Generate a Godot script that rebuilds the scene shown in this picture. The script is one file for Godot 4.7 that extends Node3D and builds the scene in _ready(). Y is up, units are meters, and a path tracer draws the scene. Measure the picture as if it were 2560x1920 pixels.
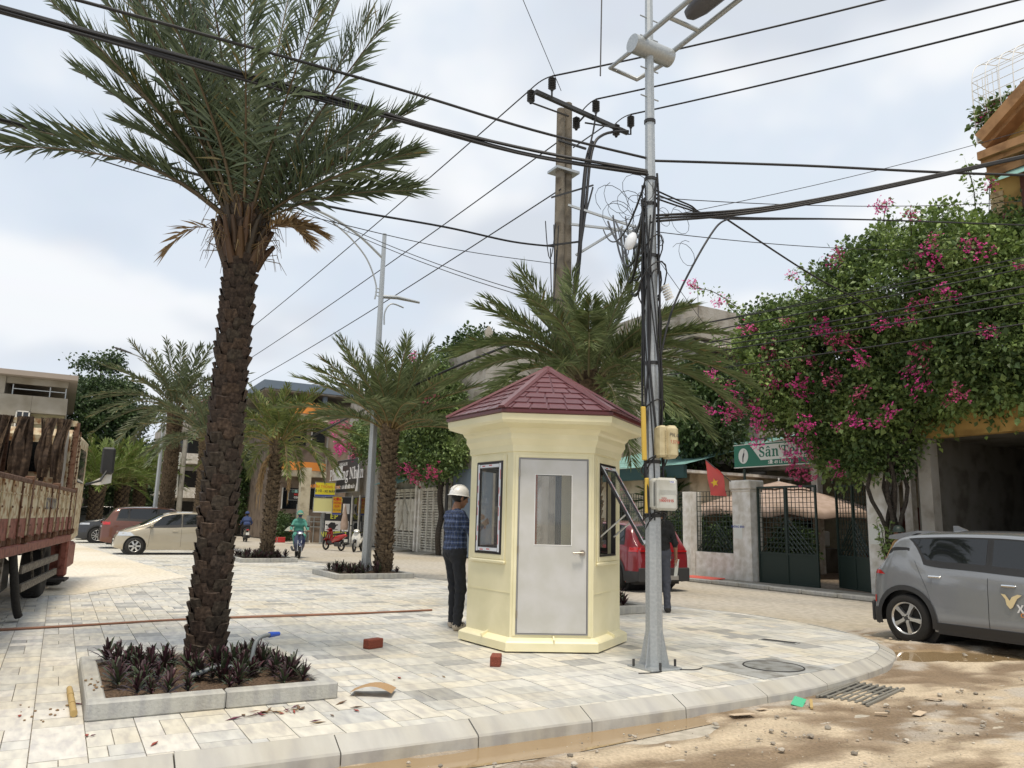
extends Node3D
# World axes: x runs across the boulevard (to the right), -z runs along it; y is up, metres. The paved corner lies at y = 0, the street 0.15 m lower.
var rng := RandomNumberGenerator.new()
var names := {}
var M := {}
var tex := {}
const ST := -0.15

class MB:
	var v := PackedVector3Array()
	var n := PackedVector3Array()
	var uv := PackedVector2Array()
	var c := PackedColorArray()
	var idx := PackedInt32Array()
	var col := Color(1, 1, 1)
	func vert(p: Vector3, nn: Vector3, u := Vector2.ZERO) -> int:
		v.append(p); n.append(nn); uv.append(u); c.append(col)
		return v.size() - 1
	func tri(a: Vector3, b: Vector3, d: Vector3) -> void:
		var nn := (b - a).cross(d - a).normalized()
		var i := vert(a, nn); vert(b, nn, Vector2(1, 0)); vert(d, nn, Vector2(1, 1))
		idx.append(i); idx.append(i + 2); idx.append(i + 1)
	func quad(a: Vector3, b: Vector3, d: Vector3, e: Vector3) -> void:
		var nn := (d - a).cross(e - b).normalized()
		var i := vert(a, nn, Vector2(0, 1)); vert(b, nn, Vector2(1, 1)); vert(d, nn, Vector2(1, 0)); vert(e, nn, Vector2(0, 0))
		idx.append_array(PackedInt32Array([i, i + 2, i + 1, i, i + 3, i + 2]))
	func fan(pts: Array) -> void:
		for i in range(1, pts.size() - 1):
			tri(pts[0], pts[i], pts[i + 1])
	func box(size: Vector3, t := Transform3D()) -> void:
		var h := size * 0.5
		var p := []
		for k in 8:
			p.append(t * Vector3(h.x if k & 1 else -h.x, h.y if k & 2 else -h.y, h.z if k & 4 else -h.z))
		quad(p[4], p[5], p[7], p[6]); quad(p[1], p[0], p[2], p[3]); quad(p[5], p[1], p[3], p[7])
		quad(p[0], p[4], p[6], p[2]); quad(p[6], p[7], p[3], p[2]); quad(p[0], p[1], p[5], p[4])
	func bar(lo: Vector3, hi: Vector3, bev := 0.0) -> void:
		if bev > 0.0: bbox(hi - lo, bev, Transform3D(Basis(), (lo + hi) * 0.5))
		else: box(hi - lo, Transform3D(Basis(), (lo + hi) * 0.5))
	func bbox(size: Vector3, b: float, t := Transform3D()) -> void:
		var h := size * 0.5
		b = minf(b, minf(h.x, minf(h.y, h.z)) * 0.95)
		var q := func(k: int, ax: int) -> Vector3:
			var s := Vector3(1.0 if k & 1 else -1.0, 1.0 if k & 2 else -1.0, 1.0 if k & 4 else -1.0)
			var w := h - Vector3(b, b, b)
			w[ax] = h[ax]
			return t * (s * w)
		quad(q.call(4, 2), q.call(5, 2), q.call(7, 2), q.call(6, 2)); quad(q.call(1, 2), q.call(0, 2), q.call(2, 2), q.call(3, 2))
		quad(q.call(5, 0), q.call(1, 0), q.call(3, 0), q.call(7, 0)); quad(q.call(0, 0), q.call(4, 0), q.call(6, 0), q.call(2, 0))
		quad(q.call(6, 1), q.call(7, 1), q.call(3, 1), q.call(2, 1)); quad(q.call(0, 1), q.call(1, 1), q.call(5, 1), q.call(4, 1))
		var mid := t.origin
		for e in [[0, 1, 1, 2], [2, 3, 1, 2], [4, 5, 1, 2], [6, 7, 1, 2], [0, 2, 0, 2], [1, 3, 0, 2], [4, 6, 0, 2], [5, 7, 0, 2], [0, 4, 0, 1], [1, 5, 0, 1], [2, 6, 0, 1], [3, 7, 0, 1]]:
			var a: Vector3 = q.call(e[0], e[2]); var b2: Vector3 = q.call(e[1], e[2]); var c2: Vector3 = q.call(e[1], e[3]); var d2: Vector3 = q.call(e[0], e[3])
			if (b2 - a).cross(c2 - a).dot((a + c2) * 0.5 - mid) > 0: quad(a, b2, c2, d2)
			else: quad(d2, c2, b2, a)
		for k in 8:
			var a: Vector3 = q.call(k, 0); var b2: Vector3 = q.call(k, 1); var c2: Vector3 = q.call(k, 2)
			if (b2 - a).cross(c2 - a).dot(a - mid) > 0: tri(a, b2, c2)
			else: tri(a, c2, b2)
	func sheet(rows: Array, wrap := false, flat := false) -> void:   # rows of points; smooth surface; front side where (next in row) x (next row) points
		var h := rows.size()
		var w: int = rows[0].size()
		if flat:
			for i in h - 1:
				for j in (w if wrap else w - 1):
					var k := (j + 1) % w
					quad(rows[i][j], rows[i][k], rows[i + 1][k], rows[i + 1][j])
			return
		var first := v.size()
		for i in h:
			for j in w:
				var a: Vector3 = rows[i][(j + 1) % w if wrap else mini(j + 1, w - 1)]
				var b: Vector3 = rows[i][(j - 1 + w) % w if wrap else maxi(j - 1, 0)]
				var d: Vector3 = rows[mini(i + 1, h - 1)][j] - rows[maxi(i - 1, 0)][j]
				var nn := (a - b).cross(d)
				if nn.length_squared() < 1e-14:
					var ii := 1 if i == 0 else h - 2
					nn = (rows[ii][(j + 1) % w if wrap else mini(j + 1, w - 1)] - rows[ii][(j - 1 + w) % w if wrap else maxi(j - 1, 0)]).cross(d)
				vert(rows[i][j], nn.normalized(), Vector2(float(j) / maxi(w - 1, 1), float(i) / maxi(h - 1, 1)))
		for i in h - 1:
			for j in (w if wrap else w - 1):
				var k := (j + 1) % w
				var a := first + i * w + j; var b := first + i * w + k; var e := first + (i + 1) * w + k; var f := first + (i + 1) * w + j
				idx.append_array(PackedInt32Array([a, e, b, a, f, e]))
	func tube(pts: Array, r, sides := 6, caps := true) -> void:
		var rows := []
		var up := Vector3.UP
		for i in pts.size():
			var d: Vector3 = (pts[mini(i + 1, pts.size() - 1)] - pts[maxi(i - 1, 0)]).normalized()
			var x := up.cross(d)
			if i == 0 or x.length() < 0.1:
				x = (Vector3.UP if absf(d.y) < 0.9 else Vector3.RIGHT).cross(d)
			x = x.normalized()
			var y := d.cross(x)
			up = y
			var rr: float = r if r is float or r is int else r[i]
			var ring := []
			for k in sides:
				var a := TAU * k / sides
				ring.append(pts[i] + (x * cos(a) + y * sin(a)) * rr)
			rows.append(ring)
		sheet(rows, true)
		if caps and sides > 2:
			var a: Array = rows[0].duplicate(); a.reverse(); fan(a)
			fan(rows[-1])
	func lathe(prof: Array, sides := 16, t := Transform3D(), flat := false) -> void:   # prof: Vector2(radius, y) from bottom to top on the outside
		var rows := []
		for p in prof:
			var ring := []
			for k in sides:
				var a := -TAU * k / sides
				ring.append(t * Vector3(cos(a) * p.x, p.y, sin(a) * p.x))
			rows.append(ring)
		if flat: sheet(rows, true, true)
		else:
			for i in rows.size() - 1:   # split at sharp corners
				pass
			sheet(rows, true)
	func drum(r: float, h: float, sides := 16, t := Transform3D()) -> void:   # closed cylinder along y, centred, sharp rims
		lathe([Vector2(r, -h / 2), Vector2(r, h / 2)], sides, t)
		var a := []; var b := []
		for k in sides:
			var g := -TAU * k / sides
			a.append(t * Vector3(cos(g) * r, h / 2, sin(g) * r)); b.push_front(t * Vector3(cos(g) * r, -h / 2, sin(g) * r))
		fan(a); fan(b)
	func prism(poly: PackedVector2Array, depth: float, t := Transform3D(), bottom := true) -> void:   # polygon in xy, extruded along +z
		if Geometry2D.is_polygon_clockwise(poly):   # Godot says clockwise with y down; here that is counter-clockwise with y up
			pass
		else:
			poly.reverse()
		if signed(poly) < 0: poly.reverse()
		var ids := Geometry2D.triangulate_polygon(poly)
		for i in range(0, ids.size(), 3):
			var a := poly[ids[i]]; var b := poly[ids[i + 1]]; var d := poly[ids[i + 2]]
			if (b - a).cross(d - a) < 0:
				var s := b; b = d; d = s
			tri(t * Vector3(a.x, a.y, depth), t * Vector3(b.x, b.y, depth), t * Vector3(d.x, d.y, depth))
			if bottom: tri(t * Vector3(a.x, a.y, 0), t * Vector3(d.x, d.y, 0), t * Vector3(b.x, b.y, 0))
		for i in poly.size():
			var a := poly[i]; var b := poly[(i + 1) % poly.size()]
			quad(t * Vector3(a.x, a.y, 0), t * Vector3(b.x, b.y, 0), t * Vector3(b.x, b.y, depth), t * Vector3(a.x, a.y, depth))
	static func signed(p: PackedVector2Array) -> float:
		var s := 0.0
		for i in p.size():
			s += p[i].cross(p[(i + 1) % p.size()])
		return s
	func mesh() -> ArrayMesh:
		var arr := []
		arr.resize(Mesh.ARRAY_MAX)
		arr[Mesh.ARRAY_VERTEX] = v; arr[Mesh.ARRAY_NORMAL] = n; arr[Mesh.ARRAY_TEX_UV] = uv; arr[Mesh.ARRAY_COLOR] = c; arr[Mesh.ARRAY_INDEX] = idx
		var m := ArrayMesh.new()
		m.add_surface_from_arrays(Mesh.PRIMITIVE_TRIANGLES, arr)
		return m

func rot(x: float, y: float, z: float, at := Vector3.ZERO) -> Transform3D:
	return Transform3D(Basis.from_euler(Vector3(deg_to_rad(x), deg_to_rad(y), deg_to_rad(z))), at)
func off(p: Vector3) -> Transform3D: return Transform3D(Basis(), p)
func rr(a: float, b: float) -> float: return rng.randf_range(a, b)
func lin(r: float, g: float, b: float) -> Color: return Color(r, g, b).linear_to_srgb()
func numbered(s: String) -> String:
	names[s] = names.get(s, -1) + 1
	return s if names[s] == 0 else "%s_%03d" % [s, names[s]]
func tag(o: Node3D, label: String, cat: String, group := "") -> void:
	o.set_meta("label", label); o.set_meta("category", cat)
	if group: o.set_meta("group", group)
func thing(called: String, label: String, cat: String, at := Vector3.ZERO, turn := 0.0, group := "") -> Node3D:
	var o := Node3D.new()
	o.name = numbered(called)
	add_child(o)
	o.position = at; o.rotation.y = deg_to_rad(turn)
	tag(o, label, cat, group)
	return o
func part(parent: Node3D, called: String, mesh, mat: Material, t := Transform3D()) -> MeshInstance3D:
	var o := MeshInstance3D.new()
	o.mesh = mesh.mesh() if mesh is MB else mesh
	o.material_override = mat
	o.name = called
	parent.add_child(o, true)
	o.transform = t
	return o
func solo(called: String, mesh, mat: Material, label: String, cat: String, group := "", t := Transform3D()) -> MeshInstance3D:   # a thing of one mesh
	var o := part(self, numbered(called), mesh, mat, t)
	tag(o, label, cat, group)
	return o
func struct(called: String, mesh, mat: Material, t := Transform3D()) -> MeshInstance3D:
	var o := part(self, numbered(called), mesh, mat, t)
	o.set_meta("kind", "structure")
	return o
func copy(o: Node3D, at: Vector3, turn: float, label := "") -> Node3D:
	var c := o.duplicate()
	c.name = numbered(o.name.rstrip("0123456789").trim_suffix("_"))
	add_child(c)
	c.position = at; c.rotation.y = deg_to_rad(turn)
	if label: c.set_meta("label", label)
	return c
func bx(lo: Vector3, hi: Vector3, bev := 0.0) -> MB:
	var m := MB.new()
	m.bar(lo, hi, bev)
	return m
func tb(pts: Array, r, sides := 6) -> MB:
	var m := MB.new()
	m.tube(pts, r, sides)
	return m
func text(parent: Node3D, words: String, h: float, mat: Material, t: Transform3D, bold := 400, serif := false, thick := 0.004) -> MeshInstance3D:
	var f := SystemFont.new()
	f.font_names = PackedStringArray(["Droid Serif" if serif else "Droid Sans"])
	f.font_weight = bold
	var m := TextMesh.new()
	m.text = words; m.font = f; m.font_size = 32; m.pixel_size = h / 23.0; m.depth = thick; m.curve_step = 2.0
	return part(parent, "lettering", m, mat, t)
func noise_tex(key: String, freq: float, lo: Color, hi: Color, oct := 4, seed_ := 1, kind := FastNoiseLite.TYPE_SIMPLEX_SMOOTH, size := 256, mid = null, stretch := Vector2(1, 1)) -> ImageTexture:
	var f := FastNoiseLite.new()
	f.noise_type = kind; f.frequency = freq; f.fractal_octaves = oct; f.seed = seed_
	var im := f.get_seamless_image(int(size * stretch.x), int(size * stretch.y))
	if stretch != Vector2(1, 1): im.resize(size, size, Image.INTERPOLATE_CUBIC)
	var out := Image.create(size, size, true, Image.FORMAT_RGB8)
	for y in size:
		for x in size:
			var g := clampf((im.get_pixel(x, y).r - 0.15) / 0.7, 0, 1)
			var cc: Color = lo.lerp(hi, g) if mid == null else (lo.lerp(mid, g * 2) if g < 0.5 else (mid as Color).lerp(hi, g * 2 - 1))
			out.set_pixel(x, y, cc)
	tex[key] = ImageTexture.create_from_image(out)
	return tex[key]
func bump_tex(key: String, freq: float, strength: float, oct := 4, seed_ := 1, kind := FastNoiseLite.TYPE_SIMPLEX_SMOOTH) -> ImageTexture:
	var f := FastNoiseLite.new()
	f.noise_type = kind; f.frequency = freq; f.fractal_octaves = oct; f.seed = seed_
	var im := f.get_seamless_image(256, 256)
	im.convert(Image.FORMAT_RGBA8)
	im.bump_map_to_normal_map(strength)
	tex[key] = ImageTexture.create_from_image(im)
	return tex[key]
func mat(key: String, r: float, g: float, b: float, rough := 0.7, o := {}) -> StandardMaterial3D:
	var m := StandardMaterial3D.new()
	m.resource_name = key
	m.albedo_color = lin(r, g, b)
	m.roughness = rough
	m.metallic = o.get("metal", 0.0)
	m.metallic_specular = o.get("spec", 0.5)
	if o.has("t"):
		m.albedo_texture = tex[o.t]
	if o.has("n"):
		m.normal_enabled = true
		m.normal_texture = tex[o.n]
		m.normal_scale = o.get("ns", 0.5)
	if o.has("t") or o.has("n"):
		if not o.get("uv", false):
			m.uv1_triplanar = true
			m.uv1_world_triplanar = o.get("world", true)
		var s = o.get("s", 1.0)
		m.uv1_scale = s if s is Vector3 else Vector3(s, s, s)
	if o.has("d"):
		m.detail_enabled = true
		m.detail_albedo = tex[o.d]
		m.detail_blend_mode = BaseMaterial3D.BLEND_MODE_MUL
		m.detail_uv_layer = BaseMaterial3D.DETAIL_UV_2
		m.uv2_triplanar = true
		m.uv2_world_triplanar = true
		var s2: float = o.get("ds", 0.3)
		m.uv2_scale = Vector3(s2, s2, s2)
	if o.get("vc", false):
		m.vertex_color_use_as_albedo = true
	if o.has("coat"):
		m.clearcoat_enabled = true
		m.clearcoat = o.coat
		m.clearcoat_roughness = 0.06
	if o.has("back"):
		m.backlight_enabled = true
		m.backlight = lin(o.back, o.back, o.back)
	if o.has("a"):
		m.transparency = BaseMaterial3D.TRANSPARENCY_ALPHA
		m.albedo_color.a = o.a
	M[key] = m
	return m

func make_materials() -> void:
	var W := Color(1, 1, 1)
	noise_tex("stain", 0.012, Color(0.86, 0.845, 0.81), W, 5, 3)
	noise_tex("grain", 0.06, Color(0.86, 0.86, 0.85), W, 4, 5)
	noise_tex("stone", 0.007, Color(0.88, 0.88, 0.89), Color(1, 1, 0.99), 5, 8, FastNoiseLite.TYPE_SIMPLEX_SMOOTH, 256, Color(0.95, 0.95, 0.94), Vector2(4, 1))
	noise_tex("dust", 0.008, Color(0.965, 0.945, 0.90), W, 5, 11, FastNoiseLite.TYPE_SIMPLEX_SMOOTH, 256, Color(0.99, 0.985, 0.97))
	noise_tex("rough_dirt", 0.05, Color(0.62, 0.60, 0.57), W, 5, 21)
	noise_tex("plaster", 0.009, Color(0.76, 0.74, 0.71), W, 6, 31, FastNoiseLite.TYPE_SIMPLEX_SMOOTH, 256, Color(0.95, 0.945, 0.93))
	noise_tex("bark", 0.03, Color(0.45, 0.42, 0.40), W, 5, 41)
	noise_tex("galv", 0.05, Color(0.90, 0.91, 0.92), W, 3, 51, FastNoiseLite.TYPE_CELLULAR)
	noise_tex("rust", 0.02, Color(0.66, 0.48, 0.34), W, 5, 61, FastNoiseLite.TYPE_SIMPLEX_SMOOTH, 256, Color(0.96, 0.93, 0.88))
	bump_tex("n_fine", 0.09, 3.0, 4, 4)
	bump_tex("n_mud", 0.05, 9.0, 5, 14)
	bump_tex("n_stone", 0.03, 3.0, 5, 24)
	bump_tex("n_wave", 0.02, 2.0, 2, 34)
	# ground
	var pav := [[0.66, 0.655, 0.63], [0.62, 0.62, 0.605], [0.70, 0.68, 0.625], [0.55, 0.555, 0.55], [0.67, 0.64, 0.575], [0.72, 0.70, 0.67], [0.58, 0.57, 0.545], [0.40, 0.405, 0.41]]
	for i in pav.size():
		mat("paver%d" % i, pav[i][0], pav[i][1], pav[i][2], 0.62, {"t": "stone", "s": 1.1 + 0.13 * i, "d": "dust", "ds": 0.21, "n": "n_stone", "ns": 0.25})
	mat("joint", 0.36, 0.335, 0.29, 0.9, {"t": "rough_dirt", "s": 1.5})
	mat("cream_paving", 0.80, 0.745, 0.65, 0.75, {"t": "grain", "s": 0.6, "d": "dust", "ds": 0.11})
	mat("kerb", 0.50, 0.49, 0.465, 0.55, {"t": "stone", "s": 0.7, "d": "dust", "ds": 0.45, "n": "n_stone", "ns": 0.2})
	mat("bed_stone", 0.46, 0.46, 0.445, 0.7, {"t": "stone", "s": 1.3, "d": "dust", "ds": 0.5, "n": "n_fine", "ns": 0.3})
	mat("road", 0.52, 0.48, 0.42, 0.85, {"t": "grain", "s": 0.35, "d": "dust", "ds": 0.09, "n": "n_fine", "ns": 0.5})
	mat("mud", 1, 1, 1, 0.8, {"vc": true, "t": "grain", "s": 1.7, "n": "n_mud", "ns": 0.55})
	mat("muddy_water", 0.33, 0.235, 0.13, 0.04, {"n": "n_wave", "ns": 0.03, "s": 0.8})
	mat("soil", 0.16, 0.105, 0.065, 0.95, {"t": "rough_dirt", "s": 2.5, "n": "n_mud", "ns": 1.2})
	mat("gravel", 1, 1, 1, 0.9, {"vc": true})
	# common
	mat("white_paint", 0.78, 0.78, 0.76, 0.45)
	mat("black_plastic", 0.02, 0.02, 0.021, 0.45)
	mat("rubber", 0.022, 0.021, 0.02, 0.85, {"t": "grain", "s": 4.0})
	mat("black_cable", 0.014, 0.014, 0.016, 0.5)
	mat("steel", 0.55, 0.56, 0.56, 0.35, {"metal": 1.0})
	mat("chrome", 0.8, 0.8, 0.8, 0.12, {"metal": 1.0})
	mat("galvanised", 0.50, 0.52, 0.525, 0.48, {"metal": 0.75, "t": "galv", "s": 3.0})
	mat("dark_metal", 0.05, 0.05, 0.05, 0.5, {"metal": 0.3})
	mat("glass", 0.5, 0.55, 0.55, 0.02, {"a": 0.06})
	mat("tinted_glass", 0.012, 0.014, 0.016, 0.03, {"spec": 0.6})
	mat("red_print", 0.55, 0.03, 0.03, 0.5)
	mat("plastic_film", 0.72, 0.75, 0.80, 0.25)
	mat("concrete", 0.34, 0.32, 0.28, 0.85, {"t": "plaster", "s": 0.6, "n": "n_fine", "ns": 0.4})
	mat("brick", 0.33, 0.085, 0.05, 0.85, {"t": "rough_dirt", "s": 6.0})
	mat("red_light", 0.45, 0.01, 0.012, 0.15, {"coat": 1.0})
	mat("yellow", 0.72, 0.55, 0.03, 0.5)
	mat("wood", 0.34, 0.25, 0.13, 0.75, {"t": "bark", "s": 3.0})

func _ready() -> void:
	rng.seed = 20240611
	var cam := Camera3D.new()
	cam.name = "camera"
	cam.position = Vector3(0, 1.4, 0)
	cam.rotation_degrees = Vector3(10.2, -30, 1.4)
	cam.fov = 53.24
	cam.near = 0.05
	cam.far = 2000.0
	add_child(cam)
	var env := Environment.new()
	env.background_mode = Environment.BG_SKY
	env.sky = Sky.new()
	env.sky.sky_material = make_sky()
	env.tonemap_mode = Environment.TONE_MAPPER_LINEAR
	env.tonemap_exposure = 1.4
	env.sdfgi_enabled = true; env.ssao_enabled = true; env.ssil_enabled = true
	env.fog_enabled = false
	env.fog_density = 0.0012
	env.fog_light_color = lin(0.80, 0.84, 0.90)
	var we := WorldEnvironment.new()
	we.name = "environment"
	we.environment = env
	add_child(we)
	var sun := DirectionalLight3D.new()   # a sun veiled by thin cloud, high and a little behind the kiosk
	sun.name = "sun"
	sun.light_energy = 0.7
	sun.light_angular_distance = 12.0
	sun.light_color = Color(1.0, 0.95, 0.87)
	sun.shadow_enabled = true
	sun.rotation_degrees = Vector3(-71, -25, 0)
	add_child(sun)
	make_materials()
	build_ground()
	build_plaza()
	build_kiosk()
	build_poles()
	build_palms()
	build_beds()
	build_houses_right()
	build_houses_far()
	build_green()
	build_vehicles()
	build_people()
	build_wires()
	build_small()

func make_sky() -> PanoramaSkyMaterial:
	var f := FastNoiseLite.new()
	f.seed = 77; f.frequency = 0.7; f.fractal_octaves = 6; f.fractal_gain = 0.52
	var g := FastNoiseLite.new()
	g.seed = 12; g.frequency = 0.9; g.fractal_octaves = 4
	var w := 1024
	var h := 512
	var im := Image.create(w, h, false, Image.FORMAT_RGB8)
	for y in h:
		var el := (0.5 - (y + 0.5) / h) * PI
		for x in w:
			var az := ((x + 0.5) / w) * TAU
			var d := Vector3(sin(az) * cos(el), sin(el), cos(az) * cos(el))
			var up := maxf(d.y, 0.0)
			var p := Vector3(d.x, 0, d.z) / (up + 0.28) * 1.4
			var k := f.get_noise_3d(p.x, p.y, p.z)
			var k2 := g.get_noise_3d(p.x + 3.0, 5.0, p.z)
			var cover := smoothstep(-0.20, 0.14, k)
			var blue := Color(0.49, 0.555, 0.64)
			var white := Color(0.68, 0.695, 0.715)
			var grey := Color(0.50, 0.535, 0.59)
			var cl := white.lerp(grey, smoothstep(-0.08, 0.34, k2 + 0.25 * k))
			var cc := blue.lerp(cl, 0.22 + 0.78 * cover)
			cc = cc.lerp(Color(0.60, 0.635, 0.675), (1.0 - smoothstep(0.0, 0.35, up)) * 0.7)
			if d.y < 0.0: cc = Color(0.30, 0.29, 0.27).lerp(cc, smoothstep(-0.06, 0.0, d.y))
			im.set_pixel(x, y, cc.linear_to_srgb())
	var s := PanoramaSkyMaterial.new()
	s.panorama = ImageTexture.create_from_image(im)
	return s

# ---------------------------------------------------------------- ground, plaza, kerb
var edge: PackedVector2Array    # inner line of the kerb, as (x, z)

func kerb_line() -> PackedVector2Array:
	var c := Curve2D.new()
	var pts := [[-14, -5.2], [-6, -5.2], [0, -5.2], [4.4, -5.19], [6.15, -5.29], [7.45, -5.58], [8.4, -5.92], [9.15, -6.45], [9.66, -7.35], [9.93, -8.5], [9.93, -9.45], [9.66, -10.3], [8.95, -13], [7.95, -17.2], [7.1, -25], [6.3, -40], [5.6, -62]]
	for i in pts.size():
		var p := Vector2(pts[i][0], pts[i][1])
		var a := Vector2(pts[maxi(i - 1, 0)][0], pts[maxi(i - 1, 0)][1])
		var b := Vector2(pts[mini(i + 1, pts.size() - 1)][0], pts[mini(i + 1, pts.size() - 1)][1])
		var t := (b - a).normalized()
		c.add_point(p, -t * (p - a).length() * 0.32, t * (b - p).length() * 0.32)
	c.bake_interval = 0.08
	return c.get_baked_points()

func build_ground() -> void:
	var g := MB.new()
	var e := 600.0
	g.quad(Vector3(-e, ST - 0.005, e), Vector3(e, ST - 0.005, e), Vector3(e, ST - 0.005, -e), Vector3(-e, ST - 0.005, -e))
	struct("road", g, M.road)
	# churned clay that the works left on the street, as an uneven sheet
	var f := FastNoiseLite.new(); f.seed = 5; f.frequency = 0.5; f.fractal_octaves = 5
	var f2 := FastNoiseLite.new(); f2.seed = 9; f2.frequency = 2.6; f2.fractal_octaves = 4
	var f3 := FastNoiseLite.new(); f3.seed = 19; f3.frequency = 0.9; f3.fractal_octaves = 3
	var m := MB.new()
	var step := 0.06
	var nx := int(17.0 / step)
	var nz := int(10.5 / step)
	var x0 := -2.5
	var z0 := -9.6
	for j in nz + 1:
		for i in nx + 1:
			var x := x0 + i * step
			var z := z0 + j * step
			var a := f.get_noise_2d(x * 0.6, z * 1.6); var b := f2.get_noise_2d(x * 0.7, z * 1.3); var d := f3.get_noise_2d(x * 0.7 + z * 0.5, z * 1.4)
			var pud := maxf(smoothstep(0.34, 0.0, absf(z + 4.80) + 0.10 * a) * smoothstep(0.6, 1.2, x) * smoothstep(5.0, 4.2, x), smoothstep(1.0, 0.55, Vector2((x - 9.5) / 1.5, (z + 6.15 + (x - 9.5) * -0.35) / 0.62).length() + 0.35 * d))
			var el := Vector2((x - 9.5) / 1.5, (z + 6.15 + (x - 9.5) * -0.35) / 0.62).length()
			var far := smoothstep(-6.9, -8.6, z + 1.2 * a - maxf(0.0, (x - 9.0) * 0.1))
			var h := -0.136 + 0.016 * d + 0.012 * a + 0.012 * b - 0.05 * pud - 0.05 * far * smoothstep(1.2, 1.9, el) + 0.035 * smoothstep(0.95, 1.15, el) * smoothstep(1.7, 1.3, el)
			var dry := smoothstep(-0.05, 0.25, d + 0.4 * b)
			var cc := Color(0.34, 0.26, 0.18).lerp(Color(0.60, 0.495, 0.36), dry)
			cc = cc.lerp(Color(0.46, 0.42, 0.37), smoothstep(0.22, 0.42, a + 0.5 * b) * 0.8)
			cc = cc.lerp(Color(0.24, 0.17, 0.105), clampf(pud * 1.2 + smoothstep(-0.12, -0.3, d + 0.5 * b) * 0.8, 0, 1))
			var rut := smoothstep(0.16, 0.05, absf(z + 3.2 + 0.25 * x * 0.3 + 0.2 * a)) + smoothstep(0.16, 0.05, absf(z + 4.0 + 0.25 * x * 0.3 + 0.2 * a))
			h -= 0.022 * rut * (0.6 + b)
			cc = cc.lerp(Color(0.30, 0.225, 0.15), 0.45 * clampf(rut * (0.7 + 1.5 * b), 0, 1)) * (1.0 + 0.22 * b)
			m.col = cc
			m.vert(Vector3(x, h, z), Vector3.UP)
	for j in nz:
		for i in nx:
			var k := j * (nx + 1) + i
			m.idx.append_array(PackedInt32Array([k, k + 1, k + nx + 2, k, k + nx + 2, k + nx + 1]))
	for j in nz + 1:
		for i in nx + 1:
			var k := j * (nx + 1) + i
			var dx := m.v[k + (1 if i < nx else 0)].y - m.v[k - (1 if i > 0 else 0)].y
			var dz := m.v[k + (nx + 1 if j < nz else 0)].y - m.v[k - (nx + 1 if j > 0 else 0)].y
			m.n[k] = Vector3(-dx, 2 * step, -dz).normalized()
	struct("muddy_street", m, M.mud)
	var ellipse := []
	for k in 28:
		var a := TAU * k / 28
		ellipse.append([9.5 + 1.5 * 1.16 * cos(a), -6.15 + 0.35 * 1.5 * 1.16 * cos(a) * -1.0 * -1.0 * 1.0 + 0.62 * 1.16 * sin(a)])
	for p in [[[1.0, -5.06], [2.2, -4.66], [3.2, -4.62], [4.7, -4.8], [4.9, -5.02], [3, -5.08]], ellipse]:
		var q := PackedVector2Array()
		for i in p.size(): q.append(Vector2(p[i][0], -p[i][1]))
		var w := MB.new()
		w.prism(q, 0.001, rot(-90, 0, 0, Vector3(0, -0.150, 0)), false)
		struct("puddle", w, M.muddy_water)
	# loose grit and stones
	var st := MB.new()
	for k in 8:
		pass
	var stone := rock_mesh(3)
	var mm := MultiMesh.new()
	mm.transform_format = MultiMesh.TRANSFORM_3D
	mm.use_colors = true
	mm.mesh = stone
	var list := []
	for k in 5200:
		var x := rr(0.5, 13.0); var z := rr(-5.2, -1.0) if rng.randf() < 0.8 else rr(-7.5, -4)
		if z < -4.85 and x < 9.6: continue
		var cl := f2.get_noise_2d(x * 0.4, z * 0.4)
		if cl < -0.05 and rng.randf() < 0.85: continue
		var s := 0.004 + 0.024 * pow(rng.randf(), 6)
		list.append([Transform3D(Basis.from_euler(Vector3(rr(0, 6), rr(0, 6), rr(0, 6))).scaled(Vector3(s, s * 0.6, s)), Vector3(x, -0.128 + s * 0.2, z)), Color(0.36, 0.31, 0.25).lerp(Color(0.55, 0.5, 0.42), rng.randf()) * rr(0.4, 1.1)])
	mm.instance_count = list.size()
	for i in list.size():
		mm.set_instance_transform(i, list[i][0]); mm.set_instance_color(i, list[i][1])
	var o := MultiMeshInstance3D.new()
	o.multimesh = mm
	o.material_override = M.gravel
	o.name = "gravel"
	add_child(o)
	tag(o, "loose grit and small stones scattered over the muddy street", "gravel")
	o.set_meta("kind", "stuff")

func rock_mesh(sd: int) -> ArrayMesh:
	var r := RandomNumberGenerator.new(); r.seed = sd
	var m := MB.new()
	var rows := []
	for i in 5:
		var a := PI * i / 4.0
		var ring := []
		for k in 6:
			var g := -TAU * k / 6.0
			var q := r.randf_range(0.75, 1.2) if i > 0 and i < 4 else 1.0
			ring.append(Vector3(cos(g) * sin(a) * q, -cos(a) * (0.9 if i == 0 or i == 4 else q), sin(g) * sin(a) * q))
		rows.append(ring)
	m.sheet(rows, true, true)
	return m.mesh()

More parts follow.
